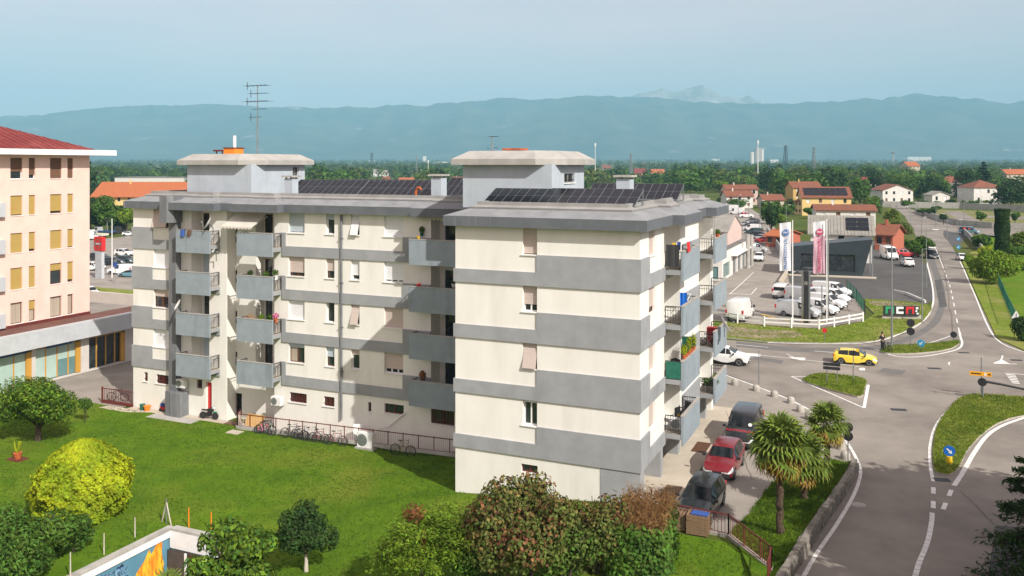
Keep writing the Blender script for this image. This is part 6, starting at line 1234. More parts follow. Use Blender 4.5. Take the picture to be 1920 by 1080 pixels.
def trunk(H0, H1, r, nb=5, spread=1.2, seed=1, lean=(0, 0)):
    g = random.Random(seed); b = MB(); b.tube([(0, 0, -.15), (lean[0] * .3, lean[1] * .3, H0 * .5), (lean[0], lean[1], H0), (lean[0] * 1.2, lean[1] * 1.2, (H0 + H1) / 2)], [r * 1.25, r, r * .8, r * .35], 7)
    for k in range(nb): a = 6.2832 * k / nb + g.uniform(-.4, .4); z = H0 * g.uniform(.75, 1.05); e = spread * g.uniform(.6, 1); b.tube([(lean[0], lean[1], z), (lean[0] + math.cos(a) * e * .5, lean[1] + math.sin(a) * e * .5, z + (H1 - H0) * .25), (lean[0] + math.cos(a) * e, lean[1] + math.sin(a) * e, z + (H1 - H0) * .5)], [r * .5, r * .35, r * .12], 5)
    return b
def link(name, me, parent=None, loc=None, rot=0.0):
    o = bpy.data.objects.new(name, me); COL.objects.link(o); o.parent = parent
    if loc is not None: o.location = loc
    o.rotation_euler.z = rot; return o
def tree(label, g, H0, H1, Rr, n, size, m, seed, cat='tree', nl=9, rl=.45, asp=.5, bark='bark', tr=.16, name='tree', flat=1.0, thick=.45, lean=(0, 0), group=None, mix=None):
    t = thing(name, label, cat, g, R.uniform(0, 6), group); trunk(H0, H1, tr, 6, Rr * .7, seed, lean).build('trunk', bark, t, smooth=60)
    P, N_ = crown(lobes(H0, H1, Rr, nl, seed, rl, flat), n, thick); P[:, 0] += lean[0]; P[:, 1] += lean[1]; sz = size * NR.uniform(.65, 1.25, len(P))
    if mix:
        k = NR.random(len(P)) < mix[1]; link('crown', leafmesh('crown', P[~k], N_[~k], sz[~k], asp, m), t); link('tinted_leaves', leafmesh('tinted_leaves', P[k], N_[k], sz[k], asp, mix[0]), t)
    else: link('crown', leafmesh('crown', P, N_, sz, asp, m), t)
    return t
def zrel(g, v): return CH - (v - HV) * g.y / F - g.z
# near trees and shrubs
g = G(72, 826); tree('broad feathery green tree on the lawn before the shops', g, .9, zrel(g, 697), 3.3, 12000, .13, 'leaf_bright', 3, nl=20, rl=.36, asp=.35, tr=.2, thick=.6, mix=('leaf', .5))
g = G(160, 792); tree('thin young sapling between the feathery tree and the yellow bush', g, .6, 1.9, .5, 500, .09, 'leaf', 4, nl=4, tr=.03, name='sapling')
# yellow clipped bush
g = G(155, 965); h = zrel(g, 824); t = thing('golden_bush', 'large rounded golden-yellow bush on the lawn', 'bush', g, 0); r_ = 84 / F * g.y
n = 26000; a = NR.random(n) * 6.2832; zz = NR.random(n) ** .8; prof = np.where(zz < .42, .80 + .2 * np.sin(zz / .42 * 1.57), np.cos((zz - .42) / .58 * 1.57) ** .62); wob = 1 + .045 * np.sin(a * 9 + 3 * np.sin(zz * 14)) * np.sin(zz * 21 + a) + .06 * np.sin(a * 5 + zz * 9) + .05 * np.sin(a * 11 - zz * 17) + .035 * np.sin(a * 23 + zz * 31)
rad_ = r_ * prof * wob * (1 - .13 * NR.random(n) ** 2); P = np.stack([np.cos(a) * rad_, np.sin(a) * rad_, zz * h], 1); N_ = np.stack([np.cos(a), np.sin(a), .3 + zz], 1) + NR.normal(size=(n, 3)) * .55
link('foliage', leafmesh('foliage', P, N_, .085 * NR.uniform(.6, 1.3, n), .7, 'leaf_yellow'), t); MB().tube([(0, 0, 0), (0, 0, h * .7)], [.14, .05], 7).build('stem', 'bark', t)
def shrub(label, g, H, rx, ry, n, size, m, seed, asp=.5, name='shrub', nl=8, cat='shrub', thick=.5, mix=None, z0=.0, rot=0.0, group=None, rl=.5):
    t = thing(name, label, cat, g, rot, group); lb = lobes(z0, H, 1.0, nl, seed, rl); P, N_ = crown(lb, n, thick); P[:, 0] *= rx; P[:, 1] *= ry; P[:, 2] = np.maximum(P[:, 2], .03); sz = size * NR.uniform(.65, 1.25, len(P))
    if mix: k = (NR.random(len(P)) < mix[1] * (.4 + 1.2 * (P[:, 2] / H))); link('foliage', leafmesh('foliage', P[~k], N_[~k], sz[~k], asp, m), t); link('tinted_leaves', leafmesh('tinted_leaves', P[k], N_[k], sz[k], asp, mix[0]), t)
    else: link('foliage', leafmesh('foliage', P, N_, sz, asp, m), t)
    b = MB(); q = random.Random(seed)
    for k in range(4): a = q.uniform(0, 6.28); b.tube([(0, 0, -.1), (math.cos(a) * rx * .3, math.sin(a) * ry * .3, H * .45), (math.cos(a) * rx * .55, math.sin(a) * ry * .55, H * .8)], [.06, .045, .015], 5)
    b.build('stem', 'bark', t); return t
g = G(40, 1075); shrub('dark green laurel hedge at the bottom left corner', g, zrel(g, 948), 2.4, 2.6, 9000, .12, 'leaf', 7, asp=.4, nl=10)
g = G(140, 1035); shrub('dark green branch of laurel leaning against the yellow bush', g, zrel(g, 965), 1.0, .9, 2200, .12, 'leaf', 8, asp=.4)
g = G(445, 1105); shrub('big-leaved fig shrub beside the sunken court', g, zrel(g, 984), 2.3, 1.8, 6500, .135, 'leaf', 12, asp=.5, nl=15, rl=.38, thick=.8, mix=('leaf_bright', .35))
g = G(574, 1072); tree('small round dark green tree with whitewashed trunk on the lawn', g, .75, zrel(g, 940), 1.5, 7500, .085, 'leaf_dark', 17, nl=18, rl=.40, thick=.6, asp=.6, bark='bark_pale', tr=.09)
# sumac: rosettes of long leaflets
g = G(790, 1125); t = thing('sumac_tree', 'bright green sumac tree with rust-coloured flower heads at the bottom middle', 'tree', g, 0); Hh = zrel(g, 945); lb = lobes(Hh * .35, Hh, 2.45, 15, 21, .40); C, Cn = crown(lb, 520, .6); PP, NN = [], []
for c, q in zip(C, Cn):
    for k in range(9):
        a = NR.random() * 6.2832; d = np.array([math.cos(a), math.sin(a), NR.uniform(-.5, .25)])
        for s in (.12, .24, .36): PP.append(c + d * s + np.array([0, 0, -.25 * s * s * 3])); NN.append(np.array([0, 0, 1]) + NR.normal(size=3) * .35)
link('foliage', leafmesh('foliage', np.array(PP), np.array(NN), .085 * NR.uniform(.7, 1.2, len(PP)), .38, 'leaf_bright'), t); trunk(Hh * .4, Hh, .09, 6, 1.6, 21).build('trunk', 'bark', t, smooth=60)
P, N_ = shell((-.25, -.2, Hh * .93), (.5, .5, .4), 260, .8); P2, N2 = shell((.1, -.5, Hh * .66), (.16, .16, .5), 130, .8); link('flower_head', leafmesh('flower_head', np.concatenate([P, P2]), np.concatenate([N_, N2]), .08, .4, 'leaf_rust'), t)
g = G(985, 1105); shrub('tall smoke bush with reddish and green leaves before the front wall', g, zrel(g, 888), 3.0, 2.0, 17000, .085, 'leaf_olive', 31, asp=.7, nl=20, mix=('leaf_red', .38), thick=.75, rl=.36)
g = G(1005, 1030); shrub('slender reddish top shoot of smoke bush rising against the wall', g, zrel(g, 872), .85, .8, 1300, .08, 'leaf_red', 35, asp=.7, nl=8, thick=.7, rl=.38)
g = G(895, 1110); shrub('green bush filling the gap between sumac and smoke bush', g, zrel(g, 955), 1.3, 1.1, 3200, .09, 'leaf', 39, asp=.6, nl=9, thick=.6)
g = G(1060, 1100); shrub('green lower skirt of bushes before the olive shrub', g, zrel(g, 970), 1.7, .9, 4200, .085, 'leaf', 40, asp=.65, nl=10, thick=.6, mix=('leaf_olive', .5))
g = G(915, 1075); shrub('low green side of the smoke bush next to the sumac', g, zrel(g, 925), 1.2, 1.1, 3000, .10, 'leaf_olive', 38, asp=.7, nl=8, mix=('leaf_red', .5), thick=.6)
g = G(1120, 1075); shrub('rounded olive-green shrub between smoke bush and brown hedge', g, zrel(g, 908), 1.75, 1.3, 6500, .08, 'leaf_olive', 33, asp=.7, nl=9, mix=('leaf_red', .35), thick=.6)
g = G(1208, 1062); hg = thing('ivy_hedge', 'block hedge of ivy with dry brown twigs on top', 'hedge', g, BR + .1); Hh = zrel(g, 962); n = 9000; q = NR.random((n, 3)); f = NR.integers(0, 5, n); P = np.empty((n, 3)); N_ = np.zeros((n, 3)); sx, sy = 1.05, 1.9
U, V_ = q[:, 0] * 2 - 1, q[:, 1]
P[:] = np.where((f == 0)[:, None], np.stack([sx + 0 * U, U * sy, V_ * Hh], 1), np.where((f == 1)[:, None], np.stack([-sx + 0 * U, U * sy, V_ * Hh], 1), np.where((f <= 3)[:, None], np.stack([U * sx, -sy + 0 * U, V_ * Hh], 1), np.stack([U * sx, (q[:, 1] * 2 - 1) * sy, Hh + 0 * U], 1)))); P += NR.normal(size=P.shape) * .11
N_ = P / np.array([sx, sy, Hh]) + NR.normal(size=P.shape) * .5; top = (f == 4); link('foliage', leafmesh('foliage', P[~top], N_[~top], .085 * NR.uniform(.7, 1.3, (~top).sum()), .75, 'leaf'), hg)
Pt = P[top]; Pt = np.concatenate([Pt, Pt + NR.normal(size=Pt.shape) * .15]); Pt[:, 2] += NR.random(len(Pt)) * .35; link('dry_twigs', leafmesh('dry_twigs', Pt, NR.normal(size=Pt.shape) * np.array([1, 1, .15]), .17 * NR.uniform(.6, 1.2, len(Pt)), .10, 'leaf_brown'), hg)
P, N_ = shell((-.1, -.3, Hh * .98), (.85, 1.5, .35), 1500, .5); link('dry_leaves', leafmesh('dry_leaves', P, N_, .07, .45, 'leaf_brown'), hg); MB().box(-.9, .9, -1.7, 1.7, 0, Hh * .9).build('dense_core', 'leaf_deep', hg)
def conifer(label, g, H, Rr, n, m, seed, name='conifer', z0=.6, group=None, size=.16, droop=.25, lvl=None):
    t = thing(name, label, 'tree', g, R.uniform(0, 6), group); b = MB(); b.tube([(0, 0, -.1), (0, 0, H * .95)], [.035 * H * .5, .02], 7); gg = np.random.default_rng(seed); P, N_ = [], []; L_ = lvl or int(H * 2.2)
    for k in range(L_):
        z = z0 + (H - z0) * k / L_; rr_ = Rr * (1 - k / L_) ** .85; nb = 7
        for j in range(nb):
            a = gg.uniform(0, 6.28); ln = rr_ * gg.uniform(.75, 1.1); e = (math.cos(a) * ln, math.sin(a) * ln, z - droop * ln); b.bar((0, 0, z), e, .03); cnt = max(2, int(n / (L_ * nb)))
            s = gg.random(cnt) ** .7; p = np.stack([e[0] * s, e[1] * s, z - droop * ln * s], 1) + gg.normal(size=(cnt, 3)) * np.array([.11, .11, .07]) * max(.5, rr_) * .8; P.append(p); N_.append(np.array([math.cos(a) * .3, math.sin(a) * .3, 1]) + gg.normal(size=(cnt, 3)) * .5)
    P = np.concatenate(P); link('crown', leafmesh('crown', P, np.concatenate(N_), size * NR.uniform(.6, 1.2, len(P)), .28, m), t); b.build('trunk', 'bark', t); return t
g = G(1950, 1085); conifer('dark fir tree cut by the right picture edge above the road', g, zrel(g, 800), 2.6, 9500, 'leaf_dark', 41, size=.15)
# palms
mat('palm_stalk', (.12, .13, .03), rough=.7)
def fan(seed, dry):
    g = random.Random(seed); b = MB(); b.tube([(0, 0, 0), (.35, 0, .03), (.62, 0, 0)], [.016, .013, .01], 4, mi=1); nb = 15
    for k in range(nb):
        a = rad(-115 + 230 * k / (nb - 1)); ln = (.62 + .12 * math.cos(a * .6)) * g.uniform(.9, 1.08); d = Vector((math.cos(a), math.sin(a), 0)); s = Vector((-d.y, d.x, 0)); o = Vector((.60, 0, 0)); pts = []
        for q, w, z in ((.03, .010, 0), (.5, .066, .05), (.78, .042, .02), (1.0, .005, -.13 - g.random() * .12)): pts.append((o + d * ln * q + Vector((0, 0, z)), w))
        for (p, w), (p2, w2) in zip(pts, pts[1:]): b.add([p - s * w, p2 - s * w2, p2 + s * w2, p + s * w], [(0, 1, 2, 3)])
    me = bpy.data.meshes.new('frond'); me.from_pydata(b.v, [], b.f); me.materials.append(M('leaf_palm_dry' if dry else 'leaf_palm')); me.materials.append(M('palm_stalk')); me.polygons.foreach_set('material_index', b.m); me.update(); return me
FAN = [fan(k, False) for k in range(3)]; DRY = [fan(9 + k, True) for k in range(2)]
def palm(label, g, H, sc, n, dryn, name='palm_tree', seed=1, group=None, shaggy=True):
    t = thing(name, label, 'palm', g, 0, group); q = random.Random(seed); k = 14; b = MB(); b.tube([(.04 * math.sin(i * 2.1), .04 * math.cos(i * 1.7), -.1 + (H + .1) * i / k) for i in range(k + 1)], [.15 * (1.18 if i % 2 else .95) * (1.15 if i < 2 else 1) for i in range(k + 1)], 9)
    for i in range(int(H * 26) if shaggy else 0): a = q.uniform(0, 6.28); z = q.uniform(.2, H); b.add([(math.cos(a) * .14, math.sin(a) * .14, z), (math.cos(a + .35) * .15, math.sin(a + .35) * .15, z), (math.cos(a + .17) * .21, math.sin(a + .17) * .21, z + .16)], [(0, 1, 2)])
    b.build('trunk', 'palm_bark', t)
    for i in range(n):
        a = i * 2.39996 + q.uniform(-.2, .2); f = i / n; el = rad(80 - 108 * f ** .9) + q.uniform(-.12, .12); o = link('frond', q.choice(FAN), t, (0, 0, H + .1 - .25 * f)); o.rotation_euler = (q.uniform(-.5, .5), -el, a); o.scale = (sc, sc, sc)
    for i in range(dryn): a = i * 2.4 + q.uniform(-.3, .3); o = link('dry_frond', q.choice(DRY), t, (0, 0, H - .12)); o.rotation_euler = (q.uniform(-.5, .5), rad(q.uniform(15, 65)), a); o.scale = (sc * .95,) * 3
    return t
def bank_g(u, v):
    dz = 0
    for _ in range(6): p = G(u, v, dz); dz = bank_z(p)
    return p
g = bank_g(1462, 1000); palm('tallest fan palm, nearest the camera on the grass bank', g, zrel(g, 838), 1.17, 38, 18, seed=2)
g = bank_g(1508, 936); palm('middle fan palm half hidden behind the tallest palm', g, zrel(g, 862), 1.1, 30, 6, seed=3)
g = bank_g(1551, 872); palm('fan palm with yellowed lower fronds nearest the junction', g, zrel(g, 796), 1.0, 28, 18, seed=4)
g = G(312, 1100); g.z -= 2.0; palm('small fan palm tip in the sunken court', g, 1.5, .9, 20, 0, seed=6, shaggy=False)
g = G(1672, 446); palm('distant fan palm behind the orange-red annex', g, zrel(g, 408), 1.7, 26, 0, seed=8)
g = G(1915, 470); palm('fan palm at the right edge behind the cypress', g, zrel(g, 455), 1.9, 26, 2, seed=9)
# middle distance
def mid(label, px, vt, wpx, n, sz, m, seed, shrubby=False, **k):
    g = G(*px); H = zrel(g, vt); r = wpx / F * g.y / 2
    if shrubby: return shrub(label, g, H, r, r * k.pop('ry', .8), n, sz, m, seed, **k)
    return tree(label, g, H * k.pop('h0', .3), H, r, n, sz, m, seed, tr=k.pop('tr', .2), **k)
mid('round dark green tree beside the side road at the yard exit', (1722, 482), 441, 54, 4500, .22, 'leaf', 51, h0=.15)
mid('bushy green tree next to the distant palm', (1688, 446), 414, 44, 3000, .24, 'leaf_olive', 52, True)
mid('clipped low hedge along the yard near the annex', (1690, 462), 449, 70, 2200, .22, 'leaf', 53, True, ry=.25, name='hedge', cat='hedge')
mid('large golden-green laurel hedge right of the side road', (1862, 532), 462, 78, 9000, .18, 'leaf_bright', 54, True, ry=.9, name='hedge', cat='hedge', nl=12)
mid('yellow pointed shrub behind the golden-green hedge', (1847, 492), 455, 24, 1200, .18, 'leaf_yellow', 55, True)
mid('clipped square hedge in front of the white parked car', (1818, 505), 477, 24, 2000, .16, 'leaf_bright', 56, True, name='hedge', cat='hedge')
mid('dense round tree at the raised garden edge', (1840, 467), 438, 40, 2600, .24, 'leaf', 57, h0=.12)
mid('long low hedge behind the garden fence at the right', (1905, 508), 486, 70, 3000, .2, 'leaf_bright', 58, True, ry=.3, name='hedge', cat='hedge')
mid('dark hedge at the right picture edge by the warning sign', (1925, 640), 590, 46, 3600, .14, 'leaf_dark', 59, True, name='hedge', cat='hedge')
mid('shrub at the foot of the palm near the cypress', (1905, 482), 462, 40, 1800, .22, 'leaf', 60, True)
g = G(1879, 482); t = thing('cypress_column', 'tall clipped dark green column cypress', 'tree', g, 0); H = zrel(g, 392); r_ = 12.5 / F * g.y; n = 12000; a = NR.random(n) * 6.2832; zz = NR.random(n); k = NR.random(n) < .1; rr_ = r_ * np.where(k, np.sqrt(NR.random(n)), 1 - .1 * NR.random(n)) * (1 + .06 * np.sin(zz * 15 + a * 2)) * np.where(zz < .05, .85, 1); P = np.stack([np.cos(a) * rr_, np.sin(a) * rr_, np.where(k, H * (1 - .01 * NR.random(n)), zz * H)], 1)
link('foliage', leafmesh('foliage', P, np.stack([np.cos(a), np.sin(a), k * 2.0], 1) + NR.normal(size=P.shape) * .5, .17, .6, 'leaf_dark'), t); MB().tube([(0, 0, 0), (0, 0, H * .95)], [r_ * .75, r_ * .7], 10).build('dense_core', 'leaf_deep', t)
for i, (px, vt, w) in enumerate((((1839, 424), 396, 22), ((1769, 421), 399, 15), ((1903, 426), 397, 19), ((1730, 404), 391, 20), ((1745, 408), 392, 24), ((1755, 400), 386, 20), ((1700, 392), 376, 28), ((1783, 388), 373, 22), ((1820, 391), 376, 20))):
    mid(('thin round street tree on the skate ground', 'small dark round tree on the car park bank', 'thin street tree at the right of the cypress', 'bushy tree at the start of the curving wall', 'second bushy tree above the curving wall', 'green tree just above the curving wall bend', 'dark leafy tree before the white villa', 'clipped round bush beside the pale garage', 'small leafy tree before the pale garage hedge')[i], px, vt, w, 900, .3, ('leaf', 'leaf_dark', 'leaf')[i % 3], 70 + i, h0=.4, tr=.1)
for i, (px, vt, w, m) in enumerate((((180, 436), 362, 48, 'leaf_dark'), ((205, 438), 366, 62, 'leaf'), ((238, 436), 384, 50, 'leaf_bright'), ((170, 430), 384, 40, 'leaf'), ((225, 434), 376, 46, 'leaf_dark'))):
    mid(('dark tree at the pink building before the orange roof', 'broad green tree before the orange roof', 'light green tree beside the block above the tyres', 'low green tree at the edge of the pink building', 'dark leafy tree behind the light green one')[i], px, vt, w, 3200, .38, m, 90 + i, h0=.2, nl=11)
for i, (px, vt, w, m, lab) in enumerate((((1446, 434), 384, 34, 'leaf_dark', 'dark hedge of trees behind the dealer alley'), ((1446, 420), 372, 50, 'leaf', 'green trees between the alley and the red roof'), ((1385, 392), 372, 50, 'leaf', 'leafy screen before the terraced houses'), ((1478, 405), 382, 34, 'leaf', 'bushy tree left of the yellow house'), ((1521, 410), 386, 30, 'leaf', 'small tree in front of the yellow house'), ((1462, 418), 402, 30, 'leaf_bright', 'bright shrub over the orange garage'))):
    mid(lab, px, vt, w, 2200, .36, m, 110 + i, h0=.1)
for i, (px, vt, w, m, lab) in enumerate((((1690, 377), 316, 64, 'leaf', 'big tree left of the gabled villa'), ((1732, 373), 320, 62, 'leaf_dark', 'big dark tree between gabled villa and pale garage'), ((1762, 372), 324, 52, 'leaf', 'tall tree behind the pale garage'), ((1812, 372), 312, 50, 'leaf_dark', 'tall dark tree left of the hipped villa'), ((1895, 392), 326, 74, 'leaf_dark', 'massive dark tree right of the hipped villa'), ((1922, 388), 332, 60, 'leaf_dark', 'dark tree cut by the right picture edge far off'), ((1640, 375), 322, 52, 'leaf_dark', 'tall tree before the red-roofed house'), ((1612, 384), 332, 46, 'leaf', 'green tree right of the yellow house'), ((1466, 380), 316, 56, 'leaf', 'tall tree behind the low red roof'), ((1440, 366), 312, 50, 'leaf_dark', 'tall dark tree at the foot of the phone mast'), ((1560, 364), 308, 70, 'leaf', 'broad tree crown above the yellow house roof'), ((1500, 362), 310, 56, 'leaf_olive', 'olive tree crown by the pale lattice mast'), ((1622, 352), 306, 60, 'leaf', 'large green tree behind the red-roofed white house'), ((1850, 352), 305, 66, 'leaf', 'large green tree behind the hipped villa'), ((1775, 346), 306, 60, 'leaf_dark', 'dark woodland tree behind the orange-walled house'), ((1700, 350), 308, 64, 'leaf', 'green woodland tree behind the gabled villa'))):
    mid(lab, px, vt, w, 1500, .62, m, 150 + i, h0=.08, nl=12, rl=.42)
conifer('dark spruce right of the left stair tower', G(590, 352), zrel(G(590, 352), 305), 7.5, 2500, 'leaf_deep', 120, size=.9, droop=.3, lvl=16)
conifer('big dark cedar at the right among the villas', G(1845, 372), zrel(G(1845, 372), 300), 8, 2600, 'leaf_deep', 121, size=.8, droop=.2, lvl=14)
conifer('dark pointed conifer left of the orange-walled house', G(1793, 370), zrel(G(1793, 370), 322), 4, 1600, 'leaf_deep', 122, size=.6, lvl=14)
# trees that stand outside the picture to the right and throw their shade on the road
for i, (x, y, H, r_) in enumerate(((22.5, 29.5, 12, 3.6), (26.2, 31.5, 13.0, 4.4), (30.5, 32.5, 13.2, 4.6), (25.6, 34.3, 13.5, 3.5), (30.0, 36.5, 13.0, 4.2), (21.5, 25.0, 13, 3.6), (25.5, 26.5, 13, 4.6), (19.2, 21.5, 12, 3.2), (34.5, 30, 13, 4.6))):
    tree(('lime tree just outside the picture, nearest the camera', 'second tall lime tree outside the picture', 'third lime tree outside the picture by the road', 'fourth lime tree far right outside the picture', 'lime tree low and near the camera', 'broad lime tree behind the front row', 'slim lime tree below the camera', 'ninth lime tree outside the picture', 'lime tree beyond the right picture edge')[i], Vector((x, y, 0)), 2.6, H, r_, 11000, .27, 'leaf', 130 + i, nl=16, rl=.5, tr=.25, group='lime trees beside the road', thick=.8)
# far trees: individuals
def far_variant(seed, m, H=10.0, Rr=4.6, n=420, h0=.12):
    b = trunk(H * .25, H, .25, 3, 2, seed); P, N_ = crown(lobes(H * h0, H, Rr, 8, seed, .46), n, .35); return leafmesh('broad_tree', P, N_, .62 * NR.uniform(.6, 1.25, len(P)), .75, [m, 'bark'], b)
VAR = [far_variant(200 + k, m, *hr) for k, (m, hr) in enumerate((('leaf', (10, 4.8)), ('leaf_dark', (11, 4.6)), ('leaf', (9, 5.2)), ('leaf_olive', (9, 4.4)), ('leaf_bright', (8, 4.2)), ('leaf_dark', (12, 4.2)), ('leaf_blue', (11, 4.5)), ('leaf', (12, 5.4)), ('leaf_deep', (13, 3.6))))]
VLAB = ['mid green broad', 'dark green broad', 'mid green spreading', 'olive green', 'bright yellow-green', 'tall dark green', 'blue-green', 'large mid green', 'slim blackish']
LMK = ((350, 'behind the pink building and orange roof'), (600, 'behind the left stair tower'), (680, 'right of the left stair tower'), (770, 'behind the left solar panels'), (870, 'left of the right stair tower'), (1120, 'behind the right stair tower'), (1190, 'right of the right stair tower'), (1290, 'beyond the red house'), (1370, 'left of the terraced houses'), (1430, 'by the phone mast and silo'), (1500, 'left of the yellow house'), (1600, 'behind the yellow house'), (1660, 'by the red-roofed white house'), (1720, 'by the gabled white villa'), (1790, 'around the pale garage'), (1880, 'left of the hipped villa'), (9999, 'at the right picture edge'))
def tlabel(k, u, v, pre=''): return f"{VLAB[k]} {pre}tree {'close ' if v > 365 else 'at middle distance ' if v > 340 else 'far off '}{next(t for a, t in LMK if u < a)}"
def vmax(u):
    for a, b_, v in ((150, 345, 398), (345, 1340, 372), (1340, 1470, 372), (1470, 1650, 384), (1650, 2000, 379)):
        if a <= u < b_: return v
    return 372
KEEP = [(176, 345, 338, 402), (1361, 1421, 344, 392), (1430, 1472, 360, 392), (1486, 1598, 338, 406), (1600, 1658, 330, 358), (1652, 1714, 343, 384), (1745, 1783, 356, 384), (1768, 1820, 330, 356), (1822, 1884, 335, 380), (1886, 1925, 315, 338), (1700, 1728, 302, 320), (1188, 1248, 305, 330), (1128, 1148, 308, 322), (698, 730, 315, 340), (746, 777, 331, 345), (846, 872, 329, 345), (1404, 1434, 276, 318), (1700, 1748, 292, 306), (670, 704, 299, 308), (790, 848, 292, 312), (214, 346, 331, 346), (1670, 1680, 284, 318), (1640, 1760, 384, 460)]
def clear(X, Y, H, r_):
    u = 960 + F * X / Y; w = F * r_ / Y; vb = HV + F * CH / Y; vt = HV + F * (CH - H) / Y
    return not any(u + w > a and u - w < c and vt < b_ + .6 * (d - b_) and vb > d - 2 for a, c, b_, d in KEEP)
tries = 0; cnt = 0; rr2 = random.Random(77)
while cnt < 205 and tries < 9000:
    tries += 1; Y = 290 + 620 * rr2.random() ** .8; u = rr2.uniform(150, 1990); X = (u - 960) / F * Y; vb = HV + F * CH / Y
    if vb > vmax(u): continue
    k = rr2.choices(range(9), (5, 4, 5, 3, 2, 3, 2, 4, 1))[0]; s = rr2.uniform(.95, 1.6)
    if u > 1640: s *= .85
    if not clear(X, Y, 11 * s, 4.5 * s): continue
    o = link('broad_tree' if k != 8 else 'slim_conifer', VAR[k], None, (X, Y, zg(X, Y)), rr2.uniform(0, 6.28)); o.scale = (s * rr2.uniform(.9, 1.25), s * rr2.uniform(.9, 1.25), s); lab = tlabel(k, u, vb); tag(o, lab, 'tree', 'plain trees: ' + lab); cnt += 1
def inpoly(p, poly):
    c = False; n = len(poly)
    for i in range(n):
        a, d = poly[i], poly[i - 1]
        if (a[1] > p[1]) != (d[1] > p[1]) and p[0] < (d[0] - a[0]) * (p[1] - a[1]) / (d[1] - a[1]) + a[0]: c = not c
    return c
RP = [tuple(p) for p in ROADP]; cnt = tries = 0
while cnt < 92 and tries < 9000:                        # garden trees between the houses
    tries += 1; u = rr2.uniform(1350, 1960); v = rr2.uniform(338, 432 if u < 1650 else 384); g = G(u, v); k = rr2.choices(range(9), (5, 4, 5, 3, 4, 2, 1, 3, 2))[0]; s = rr2.uniform(.25, .62)
    if u > 1440 and v > 408 or 1340 < u < 1440 and v > 384 or inpoly((g.x, g.y), RP): continue
    if not clear(g.x, g.y, 11 * s, 4.0 * s): continue
    o = link('broad_tree' if k != 8 else 'slim_conifer', VAR[k], None, g, rr2.uniform(0, 6.28)); o.scale = (s * rr2.uniform(.9, 1.4), s * rr2.uniform(.9, 1.4), s); lab = tlabel(k, u, v, 'garden '); tag(o, lab, 'tree', 'garden trees: ' + lab); cnt += 1

cnt = tries = 0; SLAB = ['low dark bush', 'low green bush', 'low olive bush', 'low bright bush']
while cnt < 110 and tries < 6000:                       # low bushes and hedges in the gardens
    tries += 1; u = rr2.uniform(1345, 1960); v = rr2.uniform(352, 425 if u < 1650 else 386); g = G(u, v); k = rr2.randrange(4); s = rr2.uniform(.12, .30)
    if u > 1440 and v > 404 or 1340 < u < 1440 and v > 386 or inpoly((g.x, g.y), RP): continue
    if any(u > a and u < c and v < d + 1 and v > b_ - 4 for a, c, b_, d in KEEP[:-1]) and rr2.random() < .8: continue
    o = link('garden_shrub', VAR[(1, 0, 3, 4)[k]], None, g, rr2.uniform(0, 6.28)); o.scale = (s * rr2.uniform(1, 2.2), s * rr2.uniform(1, 1.6), s); lab = f"{SLAB[k]} {'near ' if v > 372 else 'farther '}{next(t for a, t in LMK if u < a)}"; tag(o, lab, 'shrub', 'garden shrubs: ' + lab); cnt += 1
# the plain rises gently towards the hills and is wooded
def rise(Y): return max(0.0, (Y - 1100) * .0088)
b = MB(); nx = 40; ys = [1100, 2000, 3200, 4600, 6000, 6900]
for y in ys: b.v += [(-8500 + 17000 * i / nx, y, rise(y) + zg(-8500 + 17000 * i / nx, y) - .02) for i in range(nx + 1)]
for j in range(len(ys) - 1): b.f += [(j * (nx + 1) + i, j * (nx + 1) + i + 1, (j + 1) * (nx + 1) + i + 1, (j + 1) * (nx + 1) + i) for i in range(nx)]
b.m = [0] * len(b.f); kind(b.build('far_plain', 'field'), 'structure')
def wood(name, m, n, Y0, Y1, seed, leaves, pw=1.0, hmin=8, hmax=15):
    g = np.random.default_rng(seed); PP, NN, SS = [], [], []; c = 0
    while c < n:
        Y = Y0 + (Y1 - Y0) * g.random() ** pw; X = (g.uniform(-60, 1980) - 960) / F * Y; H = g.uniform(hmin, hmax); r_ = H * g.uniform(.38, .6)
        if noise.noise(Vector((X * .004, Y * .004, seed * .1))) < -.22 and Y < 2600: continue
        if not clear(X, Y, H, r_): c += .3; continue
        p, q = shell((0, 0, H * .55), (r_, r_, H * .46), leaves, .3, .5); p += np.array([X, Y, rise(Y) + zg(X, Y)]); PP.append(p); NN.append(q); SS.append(np.full(leaves, H * .11)); c += 1
    P = np.concatenate(PP); o = link(name, leafmesh(name, P, np.concatenate(NN), np.concatenate(SS) * g.uniform(.6, 1.3, len(P)), .8, m)); kind(o, 'stuff')
wood('distant_woodland', 'leaf_dark', 1000, 560, 2400, 1, 64, 1.3); wood('distant_woodland', 'leaf', 1300, 520, 2400, 2, 64, 1.3); wood('distant_woodland', 'leaf_olive', 600, 560, 2600, 3, 60, 1.2)
wood('far_woodland', 'leaf_dark', 1500, 2200, 6800, 4, 26, 1.1, 10, 17); wood('far_woodland', 'leaf_blue', 1300, 2200, 6800, 6, 26, 1.1, 10, 17)
